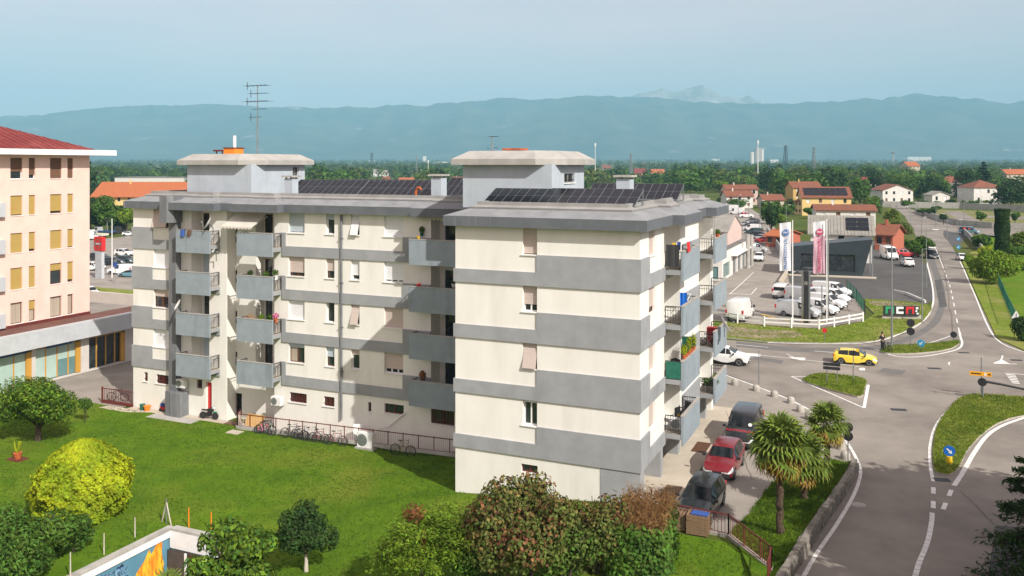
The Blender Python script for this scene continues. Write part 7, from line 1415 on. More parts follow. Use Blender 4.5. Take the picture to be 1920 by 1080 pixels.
# grass blades on the lawns
def grass(name, pts, hts, m):
    n = len(pts); k = 3; P = np.repeat(pts, k, 0) + NR.normal(size=(n * k, 3)) * np.array([.05, .05, 0]); h = np.repeat(hts, k)[:, None] * NR.uniform(.6, 1.3, (n * k, 1)); a = NR.random(n * k) * 6.2832; s = np.stack([np.cos(a), np.sin(a), 0 * a], 1) * .022; l = np.stack([NR.normal(size=n * k) * .4, NR.normal(size=n * k) * .4, np.ones(n * k)], 1) * h
    V = np.stack([P - s, P + s, P + l], 1).reshape(-1, 3); me = bpy.data.meshes.new(name); N3 = n * k; me.vertices.add(3 * N3); me.vertices.foreach_set('co', V.astype(np.float32).ravel()); me.loops.add(3 * N3); me.loops.foreach_set('vertex_index', np.arange(3 * N3, dtype=np.int32)); me.polygons.add(N3); me.polygons.foreach_set('loop_start', np.arange(0, 3 * N3, 3, dtype=np.int32)); me.polygons.foreach_set('loop_total', np.full(N3, 3, np.int32)); me.materials.append(M(m)); me.update(calc_edges=True); return kind(link(name, me), 'stuff')
leafmat('grass_blade', (.115, .185, .010), (.065, .125, .008), .5, .35, .25)
leafmat('grass_verge', (.20, .25, .030), (.12, .18, .018), .7, .4, .25)
pts = []
while len(pts) < 42000:
    x, y = R.uniform(-48, 7), R.uniform(-13, 6.1)
    if PIT[0] - .5 < x < PIT[1] and y < PIT[3] + .5: continue
    if x > 1.6 and y > -2.7: continue
    if x > -10.5 and y > -.1: continue
    if -39 < x < -34 and y > 5.1: continue
    p = LW(x, y); pts.append((p.x, p.y, zgx(x)))
grass('lawn_grass', np.array(pts), NR.uniform(.03, .085, len(pts)), 'grass_blade')
pts = []
for px, n, dz in ((IA, 2500, .13), (IB, 2500, .13), (IC, 9000, .13), (VERGE, 6000, .10)):
    pg = [tuple(v) for v in gp(smooth_px(px, 3, True))]; xs = [p[0] for p in pg]; ys_ = [p[1] for p in pg]; c = 0
    while c < n:
        q = (R.uniform(min(xs), max(xs)), R.uniform(min(ys_), min(max(ys_), 140)))
        if inpoly(q, pg): pts.append((*q, zg(*q) + dz)); c += 1
grass('verge_grass', np.array(pts), NR.uniform(.04, .15, len(pts)), 'grass_verge')
pg = [(p.x, p.y) for p in inner + wp[::-1]]; pts = []
while len(pts) < 9000:
    q = Vector((R.uniform(8, 26), R.uniform(33, 52), 0))
    if inpoly(q, pg): pts.append((q.x, q.y, bank_z(q)))
grass('bank_grass', np.array(pts), NR.uniform(.05, .15, len(pts)), 'grass_blade')
# ---------------------------------------------------------------- street furniture, bicycles, people, balcony things
def lamp(label, px, vt, arm=1.2, side=1, r=.07, group='street lamps', down=0):
    g = G(*px); t = thing('street_lamp', label, 'street lamp', g, BR, group); h = zat(g, vt); MB().tube([(0, 0, -.05), (0, 0, h)], [r, r * .6], 8).build('pole', 'metal_grey', t, smooth=40)
    b = MB(); b.tube([(0, 0, h - .1), (side * arm, 0, h + .1)], .03, 6); b.build('arm', 'metal_grey', t); b = MB(); x0, x1 = sorted((side * arm * .7, side * arm * 1.5)); b.box(x0, x1, -.14, .14, h + .08, h + .2); b.build('lamp_head', 'metal_white', t, bevel=.02)
lamp('tall grey lamp pole at the splitter island near the cyclist', (1672, 653), 462, .0001, 1, .10)
lamp('grey lamp post behind the black letter board', (1729, 605), 466, .9, 1)
lamp('lamp post on the grass beside the dark yard', (1737, 540), 432, 1.0, 1)
LL = ['left of the yellow house roof corner', 'above the plain terracotta roof', 'in front of the gabled villa', 'at the start of the side road', 'on the left kerb of the side road', 'at the bend opposite the grey wall', 'on the car park bank behind the wall', 'between gabled villa and pale garage', 'nearest the minivan', 'at the corner of the raised garden', 'in the middle of the skate ground', 'before the pale garage hedge', 'on the skate ground left of the cypress', 'directly behind the cypress', 'by the long pale back wall', 'at the back wall right of the cypress', 'at the far right back wall', 'farthest along the dealer alley', 'at the middle of the dealer alley', 'nearest in the dealer alley', 'by the orange garage roof']
for lab, (px, vt, s) in zip(['slim street lamp ' + q for q in LL], (((1608, 364), 349, 1), ((1631, 383), 356, 1), ((1652, 388), 361, 1), ((1681, 406), 378, 1), ((1707, 441), 388, -1), ((1728, 440), 408, 1), ((1755, 425), 375, 1), ((1740, 386), 361, 1), ((1776, 447), 402, -1), ((1795, 441), 413, 1), ((1808, 421), 378, 1), ((1821, 390), 366, 1), ((1840, 395), 369, 1), ((1863, 400), 373, 1), ((1797, 384), 362, 1), ((1888, 391), 377, 1), ((1914, 386), 362, 1), ((1384, 405), 366, 1), ((1404, 420), 372, 1), ((1425, 440), 377, 1), ((1474, 440), 385, 1))): lamp(lab, px, vt, .7, s, .09, 'slim street lamps round the far car park')
def sign_disc(label, px, vt, vb_, r, m, face, arrow=None, base=None, name='traffic_sign', post='metal_grey', n=1, dz=.13):
    g = G(*px, dz); t = thing(name, label, 'road sign', g, BR); zt, z1 = zat(g, vt), zat(g, vb_); MB().tube([(0, .05, -.1), (0, .05, zt)], .03, 6).build('post', post, t)
    for k in range(n):
        zc = (zt + z1) / 2 - k * (zt - z1) * 1.05; b = MB(); b.disc((0, 0, zc), r, (face[0], face[1], 0), 18, .03); d = b.build('disc', m, t)
        if arrow is not None:
            f = Vector((face[0], face[1], 0)).normalized(); s = Vector((-f.y, f.x, 0)); a = rad(arrow); dv = s * math.cos(a) + Vector((0, 0, math.sin(a))); pv_ = s * -math.sin(a) + Vector((0, 0, math.cos(a))); c = Vector((0, 0, zc)) + f * .022
            q = MB(); q.quad(c - dv * r * .6 - pv_ * r * .12, c + dv * r * .15 - pv_ * r * .12, c + dv * r * .15 + pv_ * r * .12, c - dv * r * .6 + pv_ * r * .12); q.quad(c + dv * r * .1 - pv_ * r * .38, c + dv * r * .68, c + dv * r * .1 + pv_ * r * .38); q.build('arrow', 'white', d)
    if base: b = MB(); b.lathe([(.16, 0), (.15, zat(g, vb_) - .02)], n=10); b.build('base', base, t)
    return t
mat('sign_light_blue', (.02, .30, .55), rough=.5); mat('sign_royal', (.01, .12, .48), rough=.5)
sign_disc('blue round keep-right arrow sign on a yellow base on the near island', (1780, 869), 836, 855, .30, 'sign_royal', (0, -1), -45, 'yellow')
sign_disc('light blue round arrow sign on the splitter island', (1727, 656), 637, 650, .32, 'sign_light_blue', (-.2, -1), 225)
sign_disc('back of a round sign at the tip of the splitter island', (1788, 641), 622, 633, .30, 'metal_dark', (0, 1))
sign_disc('pole with two dark round sign backs behind the letter board', (1707.5, 649), 598, 613, .36, 'metal_dark', (0, 1), n=2)
sign_disc('pole with two dark round sign backs by the stone wall', (1590, 872), 793, 809, .27, 'metal_dark', (0, 1), n=2)
sign_disc('light blue round sign by the far parked car', (1797, 472), 459, 468, .38, 'sign_light_blue', (0, -1), 225); sign_disc('blue round sign at the turn by the minivan', (1797, 452), 444, 452, .38, 'sign_light_blue', (0, -1), 225)
sign_disc('red dotted small sign on the grass verge', (1546, 640), 615, 624, .22, 'red', (0, -1), dz=.1)
g = G(1840, 742, .13); t = thing('direction_sign', 'orange direction board on a green pole at the near island', 'road sign', g, BR); h = zat(g, 670); MB().tube([(0, 0, -.1), (0, 0, h)], .04, 6).build('pole', 'metal_grey', t); zc = zat(g, 701); MB().box(-.76, .66, -.05, -.02, zc - .15, zc + .15).build('board', 'orange_sign', t) if 'orange_sign' in MAT else (mat('orange_sign', (.78, .36, .01), rough=.5), MB().box(-.76, .66, -.05, -.02, zc - .15, zc + .15).build('board', 'orange_sign', t))
b = MB(); b.box(-.68, -.02, -.058, -.051, zc - .04, zc + .05); b.box(.40, .58, -.058, -.051, zc - .03, zc + .03); b.quad((.50, -.058, zc - .09), (.62, -.058, zc), (.50, -.058, zc + .09)); b.build('lettering', 'plastic_black', t); b = MB(); b.box(.18, .32, -.058, -.051, zc - .1, zc + .1); b.build('pictogram', 'white', t)
g = G(1843, 745, .13); t = thing('traffic_mast', 'dark sign mast with round sign and long arm reaching right', 'mast', g, BR); h = zat(g, 716); MB().tube([(0, 0, -.1), (0, 0, h + .3)], .06, 8).build('pole', 'metal_grey', t); b = MB(); b.disc((-.05, -.1, h), .30, (0, 1, 0), 18); b.build('disc', 'metal_dark', t); b = MB(); b.tube([(.1, -.03, h + .05), (1.1, -.03, h - .05), (4.8, -.1, h - .55)], [.09, .08, .06], 8); b.build('arm', 'metal_dark', t, smooth=40)
g = G(1560, 717, .13); t = thing('direction_sign', 'two-post direction board seen from behind on the triangle island', 'road sign', g, BR)
for x in (-.38, .38): MB().tube([(x, 0, -.1), (x, 0, 1.55)], .035, 6).build('post', 'metal_grey', t)
for z in (1.1, 1.4): MB().box(-.65, .6, -.04, -.02, z - .12, z + .12).build('board', 'metal_dark', t)
t, h, g = pole('sign_pole', 'tall pole with small square plate on the triangle island', 'sign pole', (1600, 714), 655, .045); b = MB(); b.box(-.18, .18, -.04, .04, h - .5, h - .1); b.build('plate', 'metal_dark', t); b = MB(); b.box(.2, .42, -.04, .04, h - .15, h + .05); b.build('plate', 'yellow', t)
pole('sign_pole', 'bare thin pole beside the stone bollards', 'pole', (1423, 733), 657, .04)
g = G(1901, 636); t = thing('warning_sign', 'white triangular warning sign on a leaning post at the right edge', 'road sign', g, BR); h = zat(g, 598); MB().tube([(0, .05, 0), (.2, .05, h)], .035, 6).build('post', 'metal_grey', t); z0, z1 = zat(g, 597), zat(g, 582); b = MB(); b.prism([(-.42, 0), (.42, 0), (0, z1 - z0)], 0, .03); b.v = [(v[0] + .2, v[2], v[1] + z0) for v in b.v]; b.build('plate', 'white', t); b = MB(); b.box(.17, .23, -.02, -.004, z0 + .2, z0 + .5); b.box(.17, .23, -.02, -.004, z0 + .1, z0 + .15); b.build('mark', 'plastic_black', t); b = MB(); b.box(-.2, .62, 0, .03, z0 - .27, z0 - .03); b.build('plate', 'glass_teal', t)
# bollards
for i, (u, v) in enumerate(((1378, 722), (1418, 733), (1452, 744), (1483, 756), (1501, 772), (1517, 786), (1563, 827), (1577, 842), (1585, 861))):
    t = tag(MB().lathe([(.27, -.05), (.27, .22), (.25, .34), (.17, .44), (.05, .48)], n=14).build('stone_bollard', 'kerb', loc=G(u, v), smooth=50), ('stone bollard nearest the building behind the lowest balcony', 'stone bollard beside the bare thin pole', 'stone bollard third from the building', 'stone bollard fourth from the building', 'stone bollard fifth from the building, left of the yellowed palm', 'stone bollard just left of the yellowed palm crown', 'stone bollard right of the yellowed palm crown', 'stone bollard second from the stone wall end', 'stone bollard at the end of the stone wall')[i], 'bollard', 'stone bollards along the road')
# iron fences
def iron_fence(p, label, h=1.0, step=.16, m='red_brown', bar='red_brown', base=None, cat='fence', solid=None):
    t = thing('iron_fence', label, cat, p[0])
    for a, c in zip(p, p[1:]):
        d = c - a; q = MB(); a0, c0 = a - p[0], c - p[0]; q.bar(a0 + Vector((0, 0, h)), c0 + Vector((0, 0, h)), .05); q.bar(a0 + Vector((0, 0, .12)), c0 + Vector((0, 0, .12)), .04); q.build('rail', m, t); n = max(2, int(d.length / step)); me = None
        for k in range(n + 1):
            pp = a0 + d * k / n
            if k % 8 == 0 or k == n: MB().box(-.03, .03, -.03, .03, 0, h + .05).build('post', m, t, loc=pp); continue
            if me is None: o = MB().box(-.011, .011, -.011, .011, .12, h).build('bar', bar, t, loc=pp); me = o
            else: o = dup(me, pp, parent=t)
        if base: q = MB(); q.bar(a0 + Vector((0, 0, .02)), c0 + Vector((0, 0, .02)), .22, .22); q.build('kerb_stone', base, t)
iron_fence([G(1262, 985), G(1366, 1006), G(1446, 1070), G(1440, 1100)], 'rust-red iron railing between pallets and grass bank', base='kerb')
mat('bar_pink', (.50, .40, .37), rough=.6)
iron_fence([LW(-31.0, 6.55, -1.42), LW(-30.6, 5.75, -1.42), LW(-13.2, 5.75, -1.05), LW(-12.6, 6.6, -1.0)], 'low railing with pale bars and brown rail along the wing wall', .95, .14, 'red_brown', 'bar_pink', 'concrete')
g = G(1905, 590); iron_fence([G(1872, 535), G(1880, 555), G(1890, 580), G(1905, 612)], 'green mesh fence along the right-hand garden', 1.5, .3, 'green_cloth', 'green_cloth')
g0_, g1_ = G(1606, 566), G(1622, 590); iron_fence([G(1588, 548), g0_, g1_], 'dark green mesh fence at the end of the van row', 1.6, .35, 'metal_dark', 'green_cloth')
# pallets
for i, (x, y, n) in enumerate(((2.25, -1.8, 6), (3.35, -2.0, 7))):
    for k in range(n if i == 0 else n):
        t = bthing('wooden_pallet', 'wooden pallet ' + ('lowest', 'second from the ground', 'third from the ground', 'fourth from the ground', 'fifth from the ground', 'sixth from the ground', 'seventh from the ground', 'eighth from the ground')[min(k, 7)] + (' in the left stack' if i == 0 else ' in the right stack') + ' by the dark estate' if k < n - 1 else ('topmost pallet of the left stack beside the dark estate' if i == 0 else 'topmost pallet of the right stack beside the dark estate'), 'pallet', x, y, .03 + k * .125, R.uniform(-.05, .05), 'left pallet stack' if i == 0 else 'right pallet stack')
        for j in range(6): MB().box(-.5 + j * .175, -.5 + j * .175 + .13, -.4, .4, .10, .12).build('slat', 'wood', t)
        for j in range(3): MB().box(-.5, .5, -.4 + j * .36, -.32 + j * .36, .0, .099).build('bearer', 'wood', t)
t = bthing('tarpaulin', 'blue folded tarpaulin draped over the right pallets', 'tarpaulin', 3.4, -1.95, .91); b = MB(); b.box(-.35, .42, -.38, .1, 0, .06); b.build('sheet', 'blue', t, bevel=.02)
for i, y in enumerate((2.3, 10.1)): g = LW(1.0, y, .03); o = MB().box(-.42, .42, -.95, .95, 0, .025).build('door_mat', ('wood', 'frame_brown')[i], loc=g, rot=BR); tag(o, ('brown coir mat on the side pavement nearest the corner', 'dark brown mat on the side pavement beyond the red car')[i], 'mat')
# bicycles
def bike(label, x, y, z, rot, m, s=1.0, lean=.14, name='bicycle', nw=16):
    t = bthing(name, label, 'bicycle', x, y, z, rot, None); r = .33 * s; e = bpy.data.objects; wb = .52 * s
    for sx in (-1, 1):
        b = MB(); n = nw
        for k in range(n): a0, a1 = 6.2832 * k / n, 6.2832 * (k + 1) / n; b.bar((sx * wb + r * math.cos(a0), 0, r + r * math.sin(a0)), (sx * wb + r * math.cos(a1), 0, r + r * math.sin(a1)), .045)
        for k in range(6): a = 3.1416 * k / 6; b.bar((sx * wb + r * math.cos(a), 0, r + r * math.sin(a)), (sx * wb - r * math.cos(a), 0, r - r * math.sin(a)), .008)
        b.build('wheel', 'rubber', t)
    b = MB(); bb = (-.05 * s, 0, .29 * s); st = (-.2 * s, 0, .78 * s); hd = (.36 * s, 0, .80 * s); ra, fa = (-wb, 0, r), (wb, 0, r)
    for p, q in ((bb, st), (bb, hd), (st, hd), (st, ra), (bb, ra), (hd, fa)): b.tube([p, q], .02, 5)
    b.build('frame', m, t); b = MB(); b.tube([(hd[0], 0, hd[2]), (hd[0] - .03, 0, hd[2] + .18)], .016, 5); b.tube([(hd[0] - .12, -.27, hd[2] + .2), (hd[0] - .03, 0, hd[2] + .18), (hd[0] - .12, .27, hd[2] + .2)], .016, 5); b.build('handlebar', 'metal_dark', t); b = MB(); b.box(st[0] - .14, st[0] + .1, -.07, .07, st[2] + .1, st[2] + .15); b.tube([st, (st[0], 0, st[2] + .1)], .016, 5); b.build('saddle', 'plastic_black', t, bevel=.02)
    t.rotation_euler = (lean, 0, BR + rot); return t
mat('cycle_pink', (.62, .16, .30), rough=.4); mat('cycle_dark', (.03, .03, .04), rough=.4); mat('cycle_plum', (.22, .05, .08), rough=.4); mat('cycle_sand', (.40, .32, .14), rough=.4); mat('cycle_silver', (.45, .45, .45), rough=.3, metal=.5)
for lab, u, v, m, s, a in (('pink childs bicycle leaning on the railing', 512, 806, 'cycle_pink', .85, .1), ('silver bicycle behind the pink one', 528, 802, 'cycle_silver', 1, 0), ('black bicycle at the grey box by the railing', 560, 816, 'cycle_dark', 1, .1), ('dark bicycle right of the black one', 577, 818, 'cycle_dark', .95, -.1), ('silver city bicycle in the middle of the railing', 598, 820, 'cycle_silver', 1, .05), ('plum-coloured bicycle beside the silver city one', 613, 823, 'cycle_plum', .95, 0), ('rust-brown bicycle left of the lawn air conditioner', 648, 826, 'cycle_plum', 1, .1), ('sand-coloured mountain bicycle standing alone by the shaded railing', 777, 842, 'cycle_sand', 1.05, .05)):
    g = G(u, v); x, y = WL(g.x, g.y); bike(lab, x, min(y, 5.45), g.z, a, m, s, -.12)
bike('dark bicycle at the red gate in the passage', *WL(*G(222, 752).xy), G(222, 752).z, .3, 'cycle_dark', 1.05)
g = G(392, 786); t = bthing('motorbike', 'small black and green motorbike before the red door', 'motorbike', *WL(g.x, g.y), g.z, .12); m = MB()
for sx in (-.52, .52): b = MB(); b.at(Matrix.Translation((sx, 0, .27)) @ Matrix.Rotation(rad(90), 4, 'X')); b.lathe([(.15, -.05), (.25, -.05), (.27, 0), (.25, .05), (.15, .05)], n=16); b.build('wheel', 'rubber', t)
b = MB(); b.tube([(-.5, 0, .27), (-.1, 0, .35), (.3, 0, .7), (.5, 0, .27)], .035, 6); b.box(-.2, .15, -.1, .1, .25, .5); b.build('frame', 'metal_dark', t); b = MB(); b.prism([(-.1, -.1), (.32, -.08), (.32, .08), (-.1, .1)], .55, .76); b.build('tank', 'plastic_black', t, bevel=.04); b = MB(); b.prism([(-.62, -.06), (-.1, -.1), (-.1, .1), (-.62, .06)], .62, .70); b.build('seat', 'plastic_black', t, bevel=.02); b = MB(); b.tube([(.32, -.32, .95), (.34, 0, .88), (.32, .32, .95)], .018, 5); b.build('handlebar', 'metal_dark', t); b = MB(); b.disc((.42, 0, .85), .09, (1, 0, .2), 10, .06); b.build('headlight', 'white', t); b = MB(); b.box(.35, .7, -.06, .06, .55, .58); b.build('mudguard', 'sign_green', t)
# cyclist
mat('skin', (.45, .26, .17), (.40, .22, .14), 4, .6); mat('shirt_black', (.018, .018, .02), rough=.85); mat('trousers_dark', (.03, .032, .04), rough=.85); mat('hair', (.03, .02, .015), rough=.7)
def skinned(name, verts, edges, radii, m, parent, lv=1):
    me = bpy.data.meshes.new(name); me.from_pydata(verts, edges, []); o = bpy.data.objects.new(name, me); COL.objects.link(o); md = o.modifiers.new('s', 'SKIN'); me.skin_vertices[0].data[0].use_root = True
    for i, r in enumerate(radii): me.skin_vertices[0].data[i].radius = (r, r) if not isinstance(r, tuple) else r
    sb = o.modifiers.new('u', 'SUBSURF'); sb.levels = lv; sb.render_levels = lv; dg = bpy.context.evaluated_depsgraph_get(); m2 = bpy.data.meshes.new_from_object(o.evaluated_get(dg)); bpy.data.objects.remove(o); m2.materials.clear(); m2.materials.append(M(m)); m2.shade_smooth()
    q = bpy.data.objects.new(name, m2); COL.objects.link(q); q.parent = parent; return q
def person(label, g, rot, shirt, trous, ride=False):
    t = thing('person', label, 'person', g, rot); h = .0
    V = [(0, 0, .92), (0, .01, 1.12), (0, .03, 1.36), (0, .05, 1.47), (0, .07, 1.56), (0, .08, 1.66), (0, .07, 1.74), (.09, 0, .88), (.10, .06, .50), (.10, -.02, .09), (.10, .13, .04), (-.09, 0, .88), (-.10, .02, .50), (-.10, -.06, .09), (-.10, .09, .04), (.19, .03, 1.40), (.25, .10, 1.14), (.22, .34, 1.05), (.21, .42, 1.04), (-.19, .03, 1.40), (-.25, .10, 1.14), (-.22, .34, 1.05), (-.21, .42, 1.04)]
    E_ = [(0, 1), (1, 2), (2, 3), (3, 4), (4, 5), (5, 6), (0, 7), (7, 8), (8, 9), (9, 10), (0, 11), (11, 12), (12, 13), (13, 14), (2, 15), (15, 16), (16, 17), (17, 18), (2, 19), (19, 20), (20, 21), (21, 22)]
    r = [.12, .115, .13, .06, .065, .10, .08, .09, .06, .042, .035, .09, .06, .042, .035, .06, .045, .034, .035, .06, .045, .034, .035]
    skinned('body', V, E_, r, 'skin', t)
    skinned('shirt', [V[i] for i in (0, 1, 2, 3, 15, 16, 19, 20)], [(0, 1), (1, 2), (2, 3), (2, 4), (4, 5), (2, 6), (6, 7)], [.14, .14, .155, .07, .08, .06, .08, .06], shirt, t)
    skinned('trousers', [V[i] for i in (0, 7, 8, 9, 11, 12, 13)], [(0, 1), (1, 2), (2, 3), (0, 4), (4, 5), (5, 6)], [.135, .105, .08, .06, .105, .08, .06], trous, t)
    b = MB(); b.lathe([(.03, .10), (.085, .08), (.108, .02), (.105, -.04), (.08, -.07)], (0, .065, 1.69), 12); b.build('hair', 'hair', t, smooth=60)
    b = MB(); b.add([(-.012, .165, 1.66), (.012, .165, 1.66), (0, .195, 1.645), (0, .165, 1.69)], [(0, 1, 2), (0, 2, 3), (2, 1, 3)]); b.build('nose', 'skin', t)
    for s in (-1, 1): b = MB(); b.box(s * .105 - .012, s * .105 + .012, .05, .09, 1.63, 1.69); b.build('ear', 'skin', t, bevel=.008)
    return t
g = G(1655, 659); person('person in a black shirt standing astride a bicycle at the island', g, BR + rad(35), 'shirt_black', 'trousers_dark')
bike('dark bicycle held by the person at the island', *WL(g.x + .25, g.y - .3), 0.0, rad(120), 'cycle_dark', 1.05, 0)
# pots, tools and oddments round the left end
def pot(label, loc, r, h, m, plant=None, ph=.4, seed=1, group=None, cat='potted plant', n=220, ls=.05):
    t = thing('plant_pot' if not plant else 'potted_plant', label, cat if plant else 'plant pot', loc, BR, group); MB().lathe([(r * .7, 0), (r, h * .85), (r * 1.1, h * .86), (r * 1.1, h), (r * .9, h)], n=12).build('pot', m, t, smooth=40)
    if plant: P, N_ = shell((0, 0, h + ph * .5), (r * 1.5, r * 1.5, ph * .55), n, .8); link('foliage', leafmesh('foliage', P, N_, ls, .45, plant), t)
    return t
p = lambda u, v, dz=0: G(u, v, dz)
pot('green and grey plant pot stack by the left wall', p(267, 769), .2, .45, 'green_cloth'); pot('orange terracotta pot by the left wall', p(276, 770), .26, .38, 'orange')
t = thing('parasol_folded', 'yellow folded parasol leaning on the left wall', 'parasol', p(295, 768), BR); b = MB(); b.tube([(0, 0, .1), (0, .05, 1.5)], .02, 5); b.build('pole', 'metal_grey', t); b = MB(); b.tube([(0, 0, .35), (0, .02, .6), (0, .04, 1.2), (0, .05, 1.5)], [.03, .13, .10, .03], 8); b.build('canopy', 'yellow', t)
t = thing('toy_car', 'red and blue toy vehicle beside the grey flue', 'toy', p(309, 771), BR); MB().box(-.35, .3, -.18, .18, .12, .34).build('body', 'red', t, bevel=.05); MB().box(-.3, .0, -.16, .16, .342, .6).build('seat', 'blue', t, bevel=.04)
for sx in (-.24, .2): b = MB(); b.at(Matrix.Translation((sx, 0, .13)) @ Matrix.Rotation(rad(90), 4, 'X')); b.lathe([(.13, -.22), (.13, .22)], n=12); b.build('wheel', 'plastic_black', t)
t = thing('board', 'ochre plywood board leaning near the railing end', 'board', p(474, 800), BR); b = MB(); b.add([(-.75, 0, .0), (.75, 0, 0), (.75, .35, .75), (-.75, .35, .75), (-.75, .03, 0), (.75, .03, 0), (.75, .38, .75), (-.75, .38, .75)], [(0, 1, 2, 3), (7, 6, 5, 4), (0, 4, 5, 1), (1, 5, 6, 2), (2, 6, 7, 3), (3, 7, 4, 0)]); b.build('sheet', 'plywood', t)
o = MB().box(-.6, .6, -.4, .4, 0, .03).build('door_mat', 'frame_brown', loc=p(438, 794), rot=BR); tag(o, 'dark brown mat before the entrance door', 'mat')
o = MB().box(-.5, .5, -.35, .35, 0, .05).build('stone_slab', 'paving', loc=p(440, 811), rot=BR); tag(o, 'single pale slab lying in the lawn before the entrance', 'slab')
t = thing('cactus_pot', 'tall yellow-green cactus in a terracotta pot on the lawn', 'potted plant', p(33, 861), BR); MB().box(-.62, .62, -.4, .4, 0, .03).build('base_slab', 'red_brown', t); MB().lathe([(.18, .03), (.26, .36), (.28, .42), (.24, .42)], n=12).build('pot', 'terracotta', t, smooth=40)
for q in ([(0, 0, .4), (-.22, 0, .7), (-.34, .0, 1.1)], [(0, 0, .4), (.02, .1, .9), (.0, .1, 1.1)], [(0, 0, .4), (.22, -.05, .7), (.30, 0, 1.15)], [(0, 0, .4), (-.06, -.1, .6), (-.12, -.1, .85)]): b = MB(); b.tube(q, [.05, .065, .05], 7); b.build('cactus_stem', 'leaf_yellow', t, smooth=60)
t = thing('white_planter', 'small white planter behind the yellow bush', 'planter', p(203, 868), BR); MB().lathe([(.18, 0), (.24, .4), (.22, .4)], n=4).build('pot', 'white', t); P, N_ = shell((0, 0, .5), (.3, .3, .2), 150, .8); link('foliage', leafmesh('foliage', P, N_, .07, .5, 'leaf'), t)
t = bthing('mirror_pane', 'tilted pale glass pane leaning beside the lawn air conditioner', 'glass pane', *WL(*p(672, 834).xy), p(672, 834).z, .5); b = MB(); b.add([(-.35, 0, 0), (.35, 0, 0), (.35, .25, 1.3), (-.35, .25, 1.3), (-.35, .02, 0), (.35, .02, 0), (.35, .27, 1.3), (-.35, .27, 1.3)], [(0, 1, 2, 3), (7, 6, 5, 4), (0, 4, 5, 1), (1, 5, 6, 2), (2, 6, 7, 3), (3, 7, 4, 0)]); b.build('pane', 'metal_white', t)
# tyres in the left yard
for i, (u, v) in enumerate(((212, 438), (217, 437), (222, 438), (214, 432), (220, 431), (228, 436), (232, 434), (225, 431))):
    g = G(u, v); b = MB(); b.at(Matrix.Rotation(rad(90 if i % 3 else 60), 4, 'X')); b.lathe([(.55, -.3), (.95, -.3), (1.05, 0), (.95, .3), (.55, .3)], n=14); o = b.build('tyre', 'rubber', loc=g + Vector((0, 0, 1.0 + (.8 if i in (3, 4, 7) else 0))), rot=R.uniform(-.6, .6), smooth=40); tag(o, 'big black tractor tyre ' + ('at the left foot', 'in the middle of the foot', 'at the right foot', 'lying on top at the left', 'lying on top in the middle', 'standing apart on the right', 'behind the one standing apart', 'at the back on top')[i] + ' of the yard heap', 'tyre', 'heap of tyres in the left yard')
# things on the balconies
def bt(x, y, s): return LW(x, y, s - 1.045)
def chair(label, x, y, s, rot, m='metal_dark'):
    t = thing('balcony_chair', label, 'chair', bt(x, y, s), BR + rot)
    MB().box(-.26, .26, -.25, .25, .38, .44).build('seat', m, t); MB().box(-.26, .26, .22, .27, .45, .95).build('backrest', m, t)
    for a in (-.23, .23):
        for c in (-.22, .22): MB().box(a - .02, a + .02, c - .02, c + .02, 0, .379).build('leg', m, t)
        MB().box(a - .03, a + .03, -.22, .22, .6, .64).build('armrest', m, t)
chair('dark wicker chair on the lowest right balcony', .5, 6.9, SK[3], 1.2); chair('dark chair at the rear of the lowest right balcony', .5, 8.2, SK[3], -.4)
t = thing('cushion', 'yellow cushion on the dark wicker chair', 'cushion', bt(.5, 6.9, SK[3]) + Vector((0, 0, .45)), BR); MB().box(-.2, .2, -.2, .2, 0, .1).build('pad', 'yellow', t, bevel=.04)
t = thing('mat_screen', 'green mesh screen tied to the railing of the third right balcony', 'screen', LW(.1, 4.97, SK[2] - 1.0), BR); MB().box(0, .82, -.012, .012, 0, .92).build('mesh', 'green_cloth', t); 
t = thing('mat_screen', 'green cloth at the far end of the third right balcony', 'screen', LW(.1, 8.9, SK[2] - .8), BR); MB().box(0, .8, -.012, .012, 0, 1.4).build('mesh', 'green_cloth', t)
for i in range(5): pot(('leftmost flower trough plant on the third right balcony', 'second trough plant on the third right balcony', 'bushy trough plant in the middle of the third right balcony', 'tall trough plant on the third right balcony', 'rearmost trough plant on the third right balcony')[i], LW(.98, 5.5 + i * .62, SK[2] + .012), .12, .22, 'terracotta', 'leaf_olive' if i % 2 else 'leaf_yellow', .55 + .2 * (i > 1), i, ls=.06)
def laundry(label, x, y, z, w, h, m, rot=0.0, name='hung_cloth'):
    t = thing(name, label, 'laundry', LW(x, y, z), BR + rot); b = MB(); n = 6
    for k in range(n): x0, x1 = w * k / n, w * (k + 1) / n; y0, y1 = .04 * math.sin(k * 1.9), .04 * math.sin((k + 1) * 1.9); b.quad((x0, y0, 0), (x1, y1, 0), (x1, y1 - .05, -h), (x0, y0 - .05, -h))
    b.build('cloth', m, t)
laundry('dark hanging cover over the top right balcony railing', .12, 4.9, SK[0] + .35, .75, 1.2, 'plastic_black'); laundry('bright red blanket on the top right balcony edge', 1.12, 5.6, SK[0] + .45, .55, .55, 'red', rad(90)); laundry('blue garment among the red blankets, top right balcony', .7, 5.1, SK[0] + .5, .2, .45, 'blue'); laundry('grey cloth behind the red blanket on top right balcony', 1.1, 6.2, SK[0] + .38, .6, .35, 'metal_grey', rad(90)); laundry('yellow garment hung on the top right balcony', .45, 5.0, SK[0] + .45, .2, .3, 'yellow')
xA = WX(340, YP); laundry('blue and yellow towel over the top left balcony', xA, YP - .06, SK[0] + .03, .45, .5, 'blue'); laundry('brown towel beside the blue one on the top left balcony', xA + .65, YP - .06, SK[0] + .03, .4, .42, 'frame_brown')
laundry('blue cloth hung in the second right balcony', .5, 6.6, SK[1] + .5, .4, 1.0, 'sign_royal', .4)
